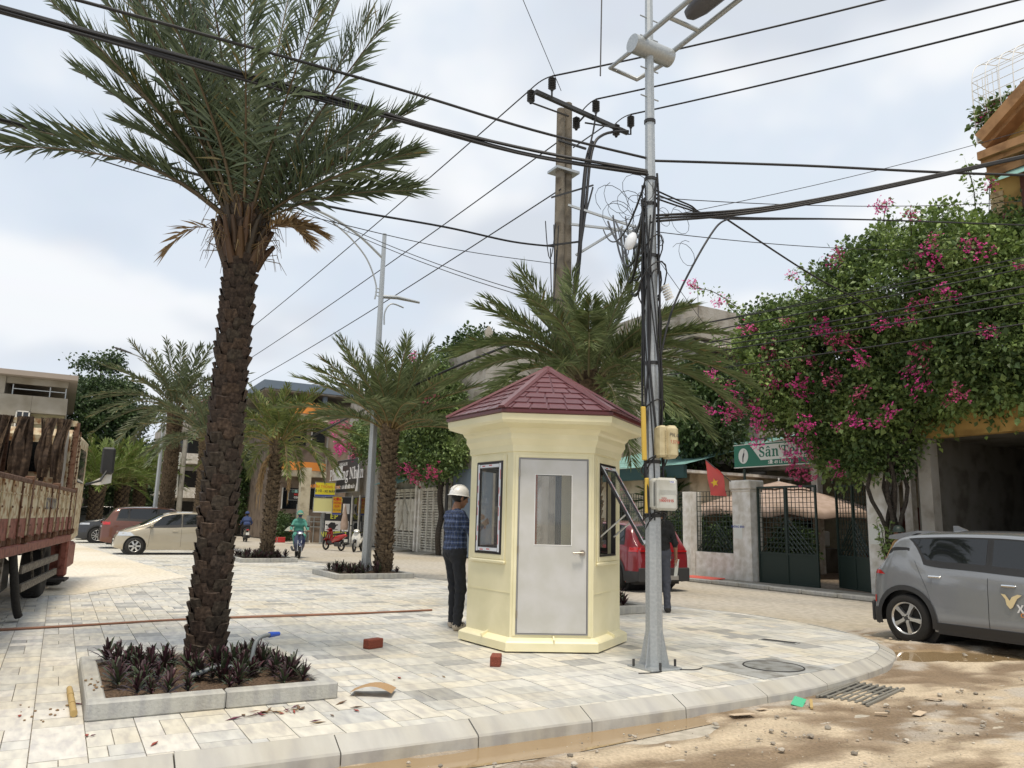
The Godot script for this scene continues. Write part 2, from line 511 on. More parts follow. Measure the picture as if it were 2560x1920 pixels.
func build_plaza() -> void:
	edge = kerb_line()
	var poly := edge.duplicate()
	poly.append(Vector2(-60, -62)); poly.append(Vector2(-60, -5.2))
	var flip := func(p: PackedVector2Array) -> PackedVector2Array:
		var q := PackedVector2Array()
		for a in p: q.append(Vector2(a.x, -a.y))
		return q
	var slab := MB.new()
	slab.prism(flip.call(poly), 0.2, rot(-90, 0, 0, Vector3(0, -0.212, 0)), false)
	var plaza := struct("plaza", slab, M.joint)
	# paving slabs in strips along z
	var shared := {}
	var near := []
	var rest := {}
	var x := -7.2
	while x < 10.0:
		var w := 0.30 if x < 1.6 else 0.40
		var z := -4.95 - rr(0.0, 0.2)
		while z > -27.0:
			var l: float = [0.24, 0.24, 0.30, 0.20, 0.40][rng.randi() % 5]
			var split := rng.randf() < 0.34
			for s in (2 if split else 1):
				var cut: float = 0.5 if rng.randf() < 0.6 else 0.36
				var xa := x + (w * cut if s == 1 else 0.0)
				var ww := w if not split else (w * cut if s == 0 else w * (1 - cut))
				if split and s == 1 and near.size() > 0:
					xa = x + w * last_cut; ww = w * (1 - last_cut)
				if split and s == 0: last_cut = cut
				var r := PackedVector2Array([Vector2(xa + 0.003, z - 0.003), Vector2(xa + ww - 0.003, z - 0.003), Vector2(xa + ww - 0.003, z - l + 0.003), Vector2(xa + 0.003, z - l + 0.003)])
				var inside := true
				for q in r:
					if not Geometry2D.is_point_in_polygon(q, poly): inside = false
				var shape := r
				if not inside:
					var cutp := Geometry2D.intersect_polygons(r, poly)
					if cutp.is_empty(): continue
					shape = cutp[0]
					if absf(MB.signed(shape)) < 0.004: continue
				var c := Vector2(xa + ww / 2, z - l / 2)
				var az := rad_to_deg(atan2(c.x, -c.y))
				var k := mini(7, int(absf(rng.randfn(0.0, 4.0))))
				if c.x < 2.0 and -c.y < 9: k = [0, 2, 4, 4, 2, 5, 6, 1][rng.randi() % 8]
				near.append([c.length() + (100.0 if az < -3 or az > 64 else 0.0), shape, k, Vector3(rr(-0.12, 0.12), 0, rr(-0.12, 0.12)), rr(-0.0015, 0.0015), c])
			z -= l
		x += w
	near.sort_custom(func(a, b): return a[0] < b[0])
	for i in near.size():
		var q: Array = near[i]
		var b: MB = MB.new() if i < 300 else (rest[q[2]] if rest.has(q[2]) else MB.new())
		if i >= 300: rest[q[2]] = b
		var t := Transform3D(Basis.from_euler(Vector3(deg_to_rad(-90 + q[3].x), 0, deg_to_rad(q[3].z))), Vector3(q[5].x, -0.03 + q[4], q[5].y))
		var sh := PackedVector2Array()
		for a in q[1]: sh.append(Vector2(a.x - q[5].x, -(a.y - q[5].y)))
		b.prism(sh, 0.03, t, false)
		if i < 300: part(plaza, "paver", b, M["paver%d" % q[2]])
	for k in rest:
		var o := part(plaza, "paver_field", rest[k], M["paver%d" % k])
		o.set_meta("kind", "stuff")
	var far := MB.new()
	far.quad(Vector3(-60, 0.001, -26.9), Vector3(6.98, 0.001, -26.9), Vector3(5.6, 0.001, -62), Vector3(-60, 0.001, -62))
	struct("far_pavement", far, M.paver0)
	var cream := MB.new()
	cream.prism(PackedVector2Array([Vector2(-9, 41), Vector2(0.64, 40.6), Vector2(2.3, 22.7), Vector2(2.66, 19.0), Vector2(1.5, 17.3), Vector2(0.4, 15.4), Vector2(-9, 14.2)]), 0.006, rot(-90, 0, 0), false)
	struct("cream_pavement", cream, M.cream_paving)
	# bevelled kerb
	var kerb := Node3D.new()
	kerb.name = "kerb"
	add_child(kerb)
	kerb.set_meta("kind", "structure")
	var run := 0.0
	var i0 := 0
	var stops := [0]
	var want := 1.0
	for i in range(1, edge.size()):
		run += edge[i].distance_to(edge[i - 1])
		if run >= want:
			stops.append(i)
			run = 0.0
			var mid := edge[i]
			want = 0.42 if mid.x > 6.6 and mid.y > -8.6 else (0.95 if mid.y > -12 else 3.0)
	for s in stops.size() - 1:
		if edge[stops[s]].x < -4.0: continue
		var rows := []
		var js := rr(-0.004, 0.004)
		for i in range(stops[s], stops[s + 1] + 1):
			var d := (edge[mini(i + 1, edge.size() - 1)] - edge[maxi(i - 1, 0)]).normalized()
			var p := edge[i]
			if i == stops[s]: p += d * 0.005
			if i == stops[s + 1]: p -= d * 0.005
			var o := Vector3(d.x, 0, d.y).cross(Vector3.UP)
			var q := Vector3(p.x, 0, p.y)
			rows.append([q + o * 0.0 + Vector3(0, -0.15, 0), q + o * 0.005 + Vector3(0, 0.003 + js, 0), q + o * 0.02 + Vector3(0, 0.005 + js, 0), q + o * 0.172 + Vector3(0, -0.066 + js, 0), q + o * 0.18 + Vector3(0, -0.078, 0), q + o * 0.184 + Vector3(0, -0.2, 0)])
		var k := MB.new()
		for j in 5:
			var strip := []
			for r in rows: strip.append([r[j], r[j + 1]])
			k.sheet(strip)
		k.fan(rows[0]); var e: Array = rows[-1].duplicate(); e.reverse(); k.fan(e)
		part(kerb, "kerb_stone", k, M.kerb)
var last_cut := 0.5

# ---------------------------------------------------------------- kiosk
func hex(r: float, y: float) -> Array:
	var p := []
	for k in 6:
		var a := deg_to_rad(-30 + 60 * k)
		p.append(Vector3(sin(a) * r, y, cos(a) * r))
	return p

func build_kiosk() -> void:
	mat("kiosk_wall", 0.86, 0.80, 0.545, 0.32, {"t": "stain", "s": 0.5, "world": false, "n": "n_fine", "ns": 0.03})
	M.kiosk_wall.albedo_texture = noise_tex("faint", 0.012, Color(0.95, 0.95, 0.93), Color(1, 1, 1), 4, 71)
	mat("kiosk_door", 0.58, 0.575, 0.565, 0.30, {"t": "faint", "s": 0.8, "world": false})
	mat("roof_tile", 0.16, 0.055, 0.062, 0.28, {"t": "grain", "s": 3.0, "world": false})
	mat("roof_tile_b", 0.18, 0.066, 0.074, 0.30, {"t": "grain", "s": 3.0, "world": false})
	mat("roof_edge", 0.10, 0.022, 0.025, 0.3)
	mat("kiosk_inside", 0.62, 0.60, 0.50, 0.7)
	mat("window_black", 0.016, 0.015, 0.016, 0.35)
	var K := thing("guard_kiosk", "small cream hexagonal guard kiosk with maroon tiled roof and white door", "kiosk", Vector3(5.19, 0, -8.09), -26.3)
	# plinth
	var pl := MB.new()
	var prof := [[1.0, 0.012], [1.02, 0.018], [1.02, 0.105], [1.0, 0.122], [0.92, 0.158]]
	for i in prof.size() - 1:
		pl.sheet([hex(prof[i][0], prof[i][1]), hex(prof[i + 1][0], prof[i + 1][1])], true, true)
	var base := part(K, "plinth", pl, M.kiosk_wall)
	for k in 6:   # lifting notches on the sloped top
		var nt := MB.new()
		nt.box(Vector3(0.016, 0.05, 0.12), rot(0, 60 * k, 0) * rot(23, 0, 0, Vector3(0.02, 0.142, 0.835)))
		part(base, "notch", nt, M.kiosk_wall)
	var fl := MB.new()
	var h0 := hex(0.95, 0.03); fl.fan(h0)
	part(K, "floor", fl, M.dark_metal)
	# cornice and soffit
	var co := MB.new()
	prof = [[0.93, 2.19], [0.95, 2.20], [0.955, 2.27], [1.0, 2.34], [1.0, 2.40], [1.03, 2.425], [1.05, 2.46], [1.21, 2.50], [1.235, 2.53], [1.24, 2.60], [1.215, 2.62]]
	for i in prof.size() - 1:
		co.sheet([hex(prof[i][0], prof[i][1]), hex(prof[i + 1][0], prof[i + 1][1])], true, true)
	part(K, "cornice", co, M.kiosk_wall)
	var ce := MB.new()
	var hc := hex(0.93, 2.195); hc.reverse(); ce.fan(hc)
	part(K, "ceiling", ce, M.kiosk_inside)
	var re := MB.new()
	for q in [[1.232, 2.602, 1.262, 2.612], [1.262, 2.612, 1.262, 2.645], [1.262, 2.645, 1.2, 2.668]]:
		re.sheet([hex(q[0], q[1]), hex(q[2], q[3])], true, true)
	part(K, "roof_edge", re, M.roof_edge)
	# tiled roof: a solid pyramid under, each tile a thin wedge above
	var apex := Vector3(0, 3.33, 0)
	var eave := hex(1.25, 2.655)
	var und := MB.new()
	for k in 6:
		und.tri(eave[k], eave[(k + 1) % 6], apex)
	var roof := part(K, "roof", und, M.roof_edge)
	for k in 6:
		var a: Vector3 = eave[k]; var b: Vector3 = eave[(k + 1) % 6]
		var nn := (b - a).cross(apex - a).normalized()
		var nrow := 8
		for r in nrow:
			var f0 := float(r) / nrow; var f1 := float(r + 1) / nrow
			var l0 := a.lerp(apex, f0); var r0 := b.lerp(apex, f0)
			var l1 := a.lerp(apex, f1); var r1 := b.lerp(apex, f1)
			var wd := l0.distance_to(r0)
			var cells := maxi(1, int(round(wd / 0.22)))
			var cuts := [0.0]
			for c in cells:
				var f := (c + (0.5 if r % 2 == 0 else 1.0)) / cells
				if f < 0.97: cuts.append(f)
			cuts.append(1.0)
			for c in cuts.size() - 1:
				var u0: float = cuts[c] + 0.012 / wd; var u1: float = cuts[c + 1] - 0.012 / wd
				if u1 - u0 < 0.02: continue
				var p := [l0.lerp(r0, u0), l0.lerp(r0, u1), l1.lerp(r1, u1), l1.lerp(r1, u0)]
				var w := MB.new()
				var lo := nn * 0.014; var hi := nn * 0.004
				w.quad(p[0] + lo, p[1] + lo, p[2] + hi, p[3] + hi)
				w.quad(p[0], p[1], p[1] + lo, p[0] + lo)
				w.quad(p[1], p[2], p[2] + hi, p[1] + lo); w.quad(p[3], p[0], p[0] + lo, p[3] + hi)
				part(roof, "roof_tile", w, M.roof_tile if rng.randf() < 0.65 else M.roof_tile_b)
	for k in 6:
		var e: Vector3 = eave[k]
		var rd := MB.new()
		var d := (apex - e).normalized()
		var s := d.cross(Vector3.UP).normalized()
		var u := s.cross(d).normalized()
		if u.y < 0: u = -u
		var rows := []
		for q in [e - d * 0.01, apex + d * 0.0]:
			rows.append([q - s * 0.05 + u * 0.004, q - s * 0.03 + u * 0.034, q + s * 0.03 + u * 0.034, q + s * 0.05 + u * 0.004])
		rd.sheet([rows[1], rows[0]], false, true)
		rd.quad(rows[0][0], rows[0][3], rows[0][2], rows[0][1])
		part(roof, "hip_cap", rd, M.roof_tile_b)
	var fin := MB.new()
	fin.lathe([Vector2(0.09, 3.305), Vector2(0.07, 3.345), Vector2(0.0, 3.375)], 6, rot(0, 30, 0), true)
	part(roof, "cap", fin, M.roof_tile_b)
	# six walls
	var ap := 0.93 * cos(PI / 6)
	for k in 6:
		var t := rot(0, 60 * k, 0) * off(Vector3(0, 0, ap))
		var door := k == 0
		var x0 := -0.40 if door else -0.30
		var x1 := 0.40 if door else 0.27
		var y0 := 0.185 if door else 1.03
		var y1 := 2.125 if door else 2.10
		var wl := MB.new()
		wl.bar(Vector3(-0.465, 0.15, -0.05), Vector3(x0, 2.195, 0)); wl.bar(Vector3(x1, 0.15, -0.05), Vector3(0.465, 2.195, 0))
		wl.bar(Vector3(x0, 0.15, -0.05), Vector3(x1, y0, 0)); wl.bar(Vector3(x0, y1, -0.05), Vector3(x1, 2.195, 0))
		var wall := part(K, "wall", wl, M.kiosk_wall, t)
		if door:
			var sur := MB.new()
			sur.bar(Vector3(-0.44, 0.17, 0.001), Vector3(-0.402, 2.165, 0.012), 0.005); sur.bar(Vector3(0.402, 0.17, 0.001), Vector3(0.44, 2.165, 0.012), 0.005)
			sur.bar(Vector3(-0.402, 2.127, 0.001), Vector3(0.402, 2.165, 0.012), 0.005)
			part(wall, "door_surround", sur, M.kiosk_wall)
			build_kiosk_door(K, t)
		else:
			var pn := MB.new()   # raised field round the window, and the joint of the mould
			var bx0 := x0 - 0.07; var bx1 := x1 + 0.07
			pn.bar(Vector3(bx0, y0 - 0.06, 0.001), Vector3(x0, 2.17, 0.012), 0.006); pn.bar(Vector3(x1, y0 - 0.06, 0.001), Vector3(bx1, 2.17, 0.012), 0.006)
			pn.bar(Vector3(x0, y0 - 0.06, 0.001), Vector3(x1, y0, 0.012), 0.006); pn.bar(Vector3(x0, y1, 0.001), Vector3(x1, 2.17, 0.012), 0.006)
			part(wall, "window_surround", pn, M.kiosk_wall)
			var sill := MB.new()
			sill.bar(Vector3(bx0 - 0.02, y0 - 0.10, 0.001), Vector3(bx1 + 0.02, y0 - 0.062, 0.03), 0.012)
			part(wall, "sill", sill, M.kiosk_wall)
			part(wall, "mould_joint", bx(Vector3(-0.463, 0.62, 0.0005), Vector3(0.463, 0.626, 0.004)), M.kiosk_wall)
			kiosk_window(K, t, x0, x1, y0, y1, k)

func kiosk_window(K: Node3D, t: Transform3D, x0: float, x1: float, y0: float, y1: float, k: int) -> void:
	var win := Node3D.new()
	win.name = "window"
	K.add_child(win, true)
	win.transform = t
	var b := 0.022
	var fr := MB.new()
	fr.bar(Vector3(x0, y0, -0.04), Vector3(x0 + b, y1, 0.016), 0.003); fr.bar(Vector3(x1 - b, y0, -0.04), Vector3(x1, y1, 0.016), 0.003)
	fr.bar(Vector3(x0 + b, y0, -0.04), Vector3(x1 - b, y0 + b, 0.016), 0.003); fr.bar(Vector3(x0 + b, y1 - b, -0.04), Vector3(x1 - b, y1, 0.016), 0.003)
	part(win, "frame", fr, M.window_black)
	var sash := Node3D.new()
	sash.name = "sash"
	win.add_child(sash)
	var w := x1 - x0 - 2 * b - 0.006
	var h := y1 - y0 - 2 * b - 0.006
	sash.position = Vector3((x0 + x1) / 2, y1 - b - 0.003, 0.018)
	if k == 1: sash.rotation.x = deg_to_rad(-30)
	var s := 0.052
	for q in [[-w / 2, -h, -w / 2 + s, 0], [w / 2 - s, -h, w / 2, 0], [-w / 2 + s, -h, w / 2 - s, -h + s], [-w / 2 + s, -s, w / 2 - s, 0]]:
		part(sash, "sash_bar", bx(Vector3(q[0], q[1], -0.03), Vector3(q[2], q[3], 0.0), 0.003), M.window_black)
		var vert: bool = q[3] - q[1] > q[2] - q[0]
		var fm := bx(Vector3(q[0] + (0.007 if vert else 0.0), q[1] + (0.0 if vert else 0.007), 0.0006), Vector3(q[2] - (0.007 if vert else 0.0), q[3] - (0.0 if vert else 0.007), 0.0016))
		part(sash, "film", fm, M.plastic_film)
		var pr := MB.new()
		var n := 6 if vert else 2
		for i in n:
			var f := (i + rr(0.2, 0.6)) / n
			if vert:
				var yy := lerpf(q[1] + 0.05, q[3] - 0.1, f); var xx: float = q[0] + (0.012 if rng.randf() < 0.5 else 0.032)
				pr.bar(Vector3(xx, yy, 0.0018), Vector3(xx + 0.01, yy + rr(0.05, 0.12), 0.0026))
			else:
				var xx := lerpf(q[0], q[2] - 0.12, f); var yy: float = q[1] + rr(0.012, 0.03)
				pr.bar(Vector3(xx, yy, 0.0018), Vector3(xx + rr(0.06, 0.12), yy + 0.011, 0.0026))
		part(sash, "print", pr, M.red_print)
	part(sash, "pane", bx(Vector3(-w / 2 + s, -h + s, -0.018), Vector3(w / 2 - s, -s, -0.012)), M.glass)
	if k == 1:
		for e in [-1, 1]:
			var p0 := Vector3((x0 + x1) / 2 + e * (w / 2 - 0.01), y0 + 0.22, 0.0)
			var p1: Vector3 = sash.transform * Vector3(e * (w / 2 - 0.01), -h * 0.62, -0.02)
			var arm := MB.new()
			arm.tube([p0, p1], 0.011, 4)
			part(win, "stay", arm, M.steel)

func build_kiosk_door(K: Node3D, t: Transform3D) -> void:
	var D := Node3D.new()
	D.name = "door"
	K.add_child(D)
	D.transform = t
	var fr := MB.new()
	for q in [[-0.40, 0.185, -0.388, 2.125], [0.388, 0.185, 0.40, 2.125], [-0.388, 0.185, 0.388, 0.197], [-0.388, 2.113, 0.388, 2.125]]:
		fr.bar(Vector3(q[0], q[1], -0.045), Vector3(q[2], q[3], 0.014))
	part(D, "frame", fr, M.steel).material_override = mat("door_trim", 0.30, 0.30, 0.31, 0.4, {"metal": 0.4})
	var lf := MB.new()
	var g := [-0.215, 1.15, 0.215, 1.945]
	var e := [-0.384, 0.201, 0.384, 2.109]
	lf.bar(Vector3(e[0], e[1], -0.03), Vector3(g[0], e[3], 0.008)); lf.bar(Vector3(g[2], e[1], -0.03), Vector3(e[2], e[3], 0.008))
	lf.bar(Vector3(g[0], e[1], -0.03), Vector3(g[2], g[1], 0.008)); lf.bar(Vector3(g[0], g[3], -0.03), Vector3(g[2], e[3], 0.008))
	var leaf := part(D, "leaf", lf, M.kiosk_door)
	part(leaf, "pane", bx(Vector3(g[0], g[1], -0.014), Vector3(g[2], g[3], -0.008)), M.glass)
	var bd := MB.new()
	for q in [[g[0], g[1], g[0] + 0.008, g[3]], [g[2] - 0.008, g[1], g[2], g[3]], [g[0] + 0.008, g[1], g[2] - 0.008, g[1] + 0.008], [g[0] + 0.008, g[3] - 0.008, g[2] - 0.008, g[3]]]:
		bd.bar(Vector3(q[0], q[1], -0.007), Vector3(q[2], q[3], 0.011))
	part(leaf, "glazing_bead", bd, M.white_paint)
	var hd := MB.new()
	hd.drum(0.034, 0.012, 16, rot(90, 0, 0, Vector3(0.335, 1.075, 0.015)))
	hd.tube([Vector3(0.335, 1.075, 0.015), Vector3(0.335, 1.075, 0.06)], 0.011, 8)
	hd.tube([Vector3(0.34, 1.075, 0.057), Vector3(0.29, 1.076, 0.06), Vector3(0.225, 1.072, 0.058)], [0.012, 0.011, 0.010], 8)
	part(leaf, "handle", hd, mat("handle_metal", 0.40, 0.36, 0.31, 0.35, {"metal": 1.0}))
	var hg := MB.new()
	for y in [0.4, 1.1, 1.95]:
		hg.drum(0.009, 0.08, 8, off(Vector3(-0.392, y, 0.018)))
	part(D, "hinge", hg, M.handle_metal)

# ---------------------------------------------------------------- poles and street lamps
func oct_tube(m: MB, pts: Array, rad: Array, sides := 8) -> void:
	var rows := []
	for i in pts.size():
		var ring := []
		for k in sides:
			var a := -TAU * (k + 0.5) / sides
			ring.append(pts[i] + Vector3(cos(a), 0, sin(a)) * rad[i])
		rows.append(ring)
	m.sheet(rows, true, true)
	m.fan(rows[-1])

func pole_foot(o: Node3D, r: float) -> void:
	part(o, "base_plate", bx(Vector3(-r * 2.1, 0, -r * 2.1), Vector3(r * 2.1, 0.02, r * 2.1), 0.004), M.galvanised)
	for k in 4:
		var t := rot(0, 90 * k + 20, 0)
		var g := MB.new()
		g.prism(PackedVector2Array([Vector2(r * 0.9, 0.02), Vector2(r * 1.95, 0.02), Vector2(r * 1.75, 0.06), Vector2(r * 1.02, 0.36), Vector2(r * 0.9, 0.36)]), 0.012, t * off(Vector3(0, 0, -0.006)))
		part(o, "gusset", g, M.galvanised)
		var b := MB.new()
		b.drum(0.013, 0.07, 6, rot(0, 90 * k + 65, 0) * off(Vector3(r * 2.3, 0.05, 0)))
		part(o, "bolt", b, M.dark_metal)

func build_poles() -> void:
	var P := thing("lamp_post", "galvanised octagonal lamp post wrapped in black cables beside the kiosk", "lamp post", Vector3(5.3, 0, -6.2), 0)
	var sh := MB.new()
	oct_tube(sh, [Vector3(0, 0.02, 0), Vector3(0, 9.2, 0)], [0.092, 0.036])
	part(P, "shaft", sh, M.galvanised)
	pole_foot(P, 0.092)
	var dr := MB.new()
	dr.drum(0.105, 0.56, 20, rot(0, 0, 90, Vector3(0.03, 6.80, 0.0)))
	part(P, "bracket_drum", dr, M.galvanised)
	for s in [-0.13, 0.32]:
		var a := MB.new()
		a.tube([Vector3(s, 6.87, -0.02), Vector3(s + 0.03, 6.92, 0.8), Vector3(s + 0.05, 6.96, 1.4), Vector3(s + 0.06, 7.0, 2.0)], 0.03, 8)
		part(P, "arm", a, M.galvanised)
	part(P, "cross_bar", tb([Vector3(-0.11, 6.90, 0.46), Vector3(0.34, 6.90, 0.46)], 0.026, 8), M.galvanised)
	var bf := MB.new()
	bf.tube([Vector3(-0.2, 6.76, -0.05), Vector3(-0.24, 6.72, -0.42), Vector3(0.18, 6.72, -0.44), Vector3(0.28, 6.76, -0.05)], 0.027, 8)
	part(P, "rear_frame", bf, M.galvanised)
	var hd := MB.new()
	var rows := []
	for q in [[0.50, 0.03, 0.03], [0.54, 0.09, 0.06], [0.68, 0.13, 0.085], [1.1, 0.15, 0.09], [1.5, 0.12, 0.06], [1.6, 0.03, 0.02]]:
		var ring := []
		for k in 12:
			var a := TAU * k / 12
			ring.append(Vector3(0.13 + cos(a) * q[1], 6.97 + (q[0] - 0.5) * 0.06 + sin(a) * q[2], q[0]))
		rows.append(ring)
	hd.sheet(rows, true)
	part(P, "lamp_head", hd, mat("lamp_grey", 0.09, 0.09, 0.10, 0.5))
	for y in [6.2, 6.55, 6.95, 7.2]:
		part(P, "step_bolt", tb([Vector3(-0.13, y, 0.0), Vector3(0.13, y, 0.0)], 0.008, 6), M.galvanised)
	for y in [1.5, 2.05, 3.1, 4.3, 4.9, 5.2, 5.9]:
		var r := lerpf(0.092, 0.036, y / 9.2) + 0.006
		var b := MB.new()
		b.drum(r + 0.004, 0.035, 12, off(Vector3(0, y, 0)))
		part(P, "strap", b, M.black_plastic)
	# bundle of cables running down the post
	for k in 16:
		var a := rr(0, TAU)
		var y0 := rr(4.6, 5.3); var y1 := rr(1.9, 2.6) if k > 3 else 1.45
		var pts := []
		for i in 11:
			var f := i / 10.0
			var y := lerpf(y0, y1, f)
			var rad := lerpf(0.092, 0.036, y / 9.2) + 0.018 + 0.02 * rng.randf()
			var g := a + 0.8 * sin(f * 4.0 + k)
			pts.append(Vector3(cos(g) * rad, y, sin(g) * rad))
		var cb := solo("drop_cable", tb(pts, 0.008 if k % 3 else 0.013, 5), M.black_cable, "black cable strapped down the galvanised lamp post", "cable", "cables on the lamp post")
		cb.position = P.position
	# coiled loops
	for q in [[1.40, 0.10, 0.35], [1.47, 0.13, 0.2], [2.02, 0.14, 0.3], [1.95, 0.11, 0.5], [2.6, 0.12, 0.3], [3.9, 0.10, 0.7], [4.35, 0.12, 0.5], [4.0, 0.16, 0.6]]:
		var pts := []
		var ph := rr(0, TAU)
		for i in 15:
			var a := TAU * 1.1 * i / 14.0 + ph
			pts.append(Vector3(cos(a) * q[1] + 0.02, q[0] + sin(a) * q[2] * 0.35, sin(a) * q[1] * 0.9))
		var cb := solo("cable_loop", tb(pts, 0.008, 5), M.black_cable, "slack loop of black cable hanging at the lamp post", "cable", "cable loops on the lamp post")
		cb.position = P.position
	# boxes
	var right := Vector3(0.866, 0, 0.5)
	mat("box_cream", 0.62, 0.54, 0.34, 0.5, {"t": "stain", "s": 2.0})
	mat("box_grey", 0.55, 0.56, 0.53, 0.4, {"t": "stain", "s": 1.0})
	mat("ink_red", 0.45, 0.07, 0.05, 0.7)
	mat("ink_dark", 0.05, 0.05, 0.06, 0.7)
	mat("ink_blue", 0.05, 0.08, 0.35, 0.6)
	var B1 := thing("cable_box", "weathered cream plastic cable box strapped high on the lamp post", "utility box", P.position + right * 0.10 + Vector3(-0.04, 2.08, 0.09), -14)
	part(B1, "housing", bx(Vector3(-0.1, 0.01, -0.07), Vector3(-0.02, 0.335, 0.1), 0.02), M.box_cream)
	part(B1, "cover", bx(Vector3(-0.022, 0.0, -0.085), Vector3(0.11, 0.34, 0.115), 0.035), M.box_cream)
	var hg := MB.new()
	for i in 14: hg.box(Vector3(0.012, 0.01, 0.012), off(Vector3(-0.045, 0.045 + i * 0.018, 0.106)))
	part(B1, "hinge", hg, M.box_cream)
	text(B1, "PN.4", 0.035, M.ink_dark, rot(0, 0, -6, Vector3(0.045, 0.235, 0.117)), 400, false, 0.001)
	text(B1, "137H", 0.032, M.ink_red, rot(0, 0, -4, Vector3(0.052, 0.165, 0.117)), 400, false, 0.001)
	var B2 := thing("meter_box", "pale grey cabinet with red phone number strapped to the lamp post", "utility box", P.position + right * 0.06 + Vector3(-0.04, 1.55, 0.1), -14)
	part(B2, "housing", bx(Vector3(-0.125, 0.01, -0.06), Vector3(0.12, 0.325, 0.05), 0.025), M.box_grey)
	var cv := part(B2, "door", bx(Vector3(-0.10, 0.0, 0.03), Vector3(0.13, 0.33, 0.1), 0.025), M.box_grey)
	var rb := MB.new()
	for i in 5: rb.bar(Vector3(-0.085, 0.165 + i * 0.009, 0.1), Vector3(0.115, 0.169 + i * 0.009, 0.1025))
	part(cv, "rib", rb, M.box_grey)
	var vt := MB.new()
	for i in 22: vt.bar(Vector3(-0.122, 0.045 + i * 0.011, 0.048), Vector3(-0.105, 0.05 + i * 0.011, 0.053))
	part(B2, "vent", vt, M.dark_metal)
	text(B2, "Hotline", 0.012, M.ink_red, off(Vector3(-0.03, 0.124, 0.1015)), 700, false, 0.001)
	text(B2, "19001515", 0.027, M.ink_red, off(Vector3(-0.005, 0.098, 0.1015)), 700, false, 0.001)
	part(B2, "logo_patch", bx(Vector3(0.035, 0.275, 0.1005), Vector3(0.095, 0.30, 0.1015)), M.white_paint)
	text(B2, "VNN", 0.016, M.ink_blue, off(Vector3(0.058, 0.288, 0.1018)), 900, false, 0.001)
	solo("cable_guard", bx(Vector3(-0.028, 0, -0.02), Vector3(0.022, 0.56, 0.015), 0.008), M.yellow, "yellow plastic cable guard strapped to the lamp post beside the cream box", "cable guard", "", Transform3D(Basis.from_euler(Vector3(0, -0.2, 0.02)), P.position + Vector3(-0.13, 2.06, 0.03))).material_override = mat("guard_yellow", 0.62, 0.42, 0.07, 0.5)
	solo("cable_guard", bx(Vector3(-0.02, 0, -0.02), Vector3(0.02, 0.36, 0.015), 0.008), M.guard_yellow, "short yellow cable guard behind the pale grey cabinet", "cable guard", "", Transform3D(Basis.from_euler(Vector3(0, -0.2, 0)), P.position + Vector3(-0.105, 1.52, 0.03)))
	# concrete power pole
	var C := thing("power_pole", "twin concrete power pole with insulator cross arms behind the palm", "power pole", Vector3(9.46, ST, -14.13), 0)
	for s in [0, 1]:
		part(C, "shaft", tb([Vector3(-0.13 + 0.24 * s, 0, -0.06 * s), Vector3(-0.13 + 0.24 * s, 11.3 + 0.25 * s, -0.06 * s)], [0.17, 0.1], 14), mat("old_concrete", 0.215, 0.19, 0.155, 0.9, {"t": "plaster", "s": 0.9, "n": "n_fine", "ns": 0.5}))
	for q in [[Vector3(-1.1, 11.25, 0.4), Vector3(1.85, 11.25, 0.05), 0.09], [Vector3(-1.1, 11.15, 0.1), Vector3(0, 11.1, 0.14), 0.03], [Vector3(0.5, 11.1, 0.1), Vector3(1.5, 11.15, 0.3), 0.03], [Vector3(-0.3, 10.4, 0.15), Vector3(0.5, 10.4, 0.15), 0.045], [Vector3(0.1, 10.3, 0.2), Vector3(1.1, 11.2, 0.1), 0.03], [Vector3(-0.55, 8.85, 0.3), Vector3(0.75, 9.55, 0.1), 0.04], [Vector3(0.75, 9.5, 0.1), Vector3(0.35, 8.3, 0.2), 0.03], [Vector3(-0.6, 7.7, 0.25), Vector3(0.3, 8.0, 0.2), 0.04], [Vector3(-0.55, 6.5, 0.2), Vector3(0.2, 6.5, 0.2), 0.035]]:
		var a := MB.new()
		var d: Vector3 = q[1] - q[0]
		a.box(Vector3(q[2], q[2], d.length()), Transform3D(Basis.looking_at(d, Vector3.UP), (q[0] + q[1]) * 0.5))
		part(C, "cross_arm", a, M.dark_metal)
	for q in [[Vector3(0.0, 8.85, 0.15), Vector3(1.65, 8.3, 1.0)], [Vector3(0.1, 8.4, 0.15), Vector3(1.5, 8.25, 0.95)], [Vector3(0.2, 7.65, 0.2), Vector3(1.1, 8.35, 0.8)]]:
		var a := MB.new()
		var d: Vector3 = q[1] - q[0]
		a.box(Vector3(0.05, 0.05, d.length()), Transform3D(Basis.looking_at(d, Vector3.UP), (q[0] + q[1]) * 0.5))
		part(C, "bracket", a, M.galvanised)
	for q in [Vector3(-0.75, 11.3, 0.55), Vector3(0.68, 11.3, 0.3), Vector3(1.83, 11.3, 0.2), Vector3(-1.1, 11.05, 0.2), Vector3(0.42, 11.0, -0.15), Vector3(1.45, 11.0, 0.1)]:
		var n := MB.new()
		var pr := [Vector2(0.03, 0), Vector2(0.045, 0.04)]
		for i in 6:
			pr.append(Vector2(0.05, 0.06 + i * 0.045)); pr.append(Vector2(0.095, 0.075 + i * 0.045)); pr.append(Vector2(0.05, 0.095 + i * 0.045))
		pr.append(Vector2(0.02, 0.36))
		n.lathe(pr, 12, off(q))
		part(C, "insulator", n, M.black_plastic)
	for q in [[-0.75, 0.55, 0.4], [0.68, 0.3, 0.15], [1.83, 0.2, 0.05], [-1.1, 0.2, 0.35], [0.42, -0.15, 0.2], [1.45, 0.1, 0.1]]:
		part(C, "insulator_bracket", tb([Vector3(q[0], 11.22, q[2]), Vector3(q[0], 11.14, q[1]), Vector3(q[0], 11.34, q[1])], 0.025, 5), M.dark_metal)
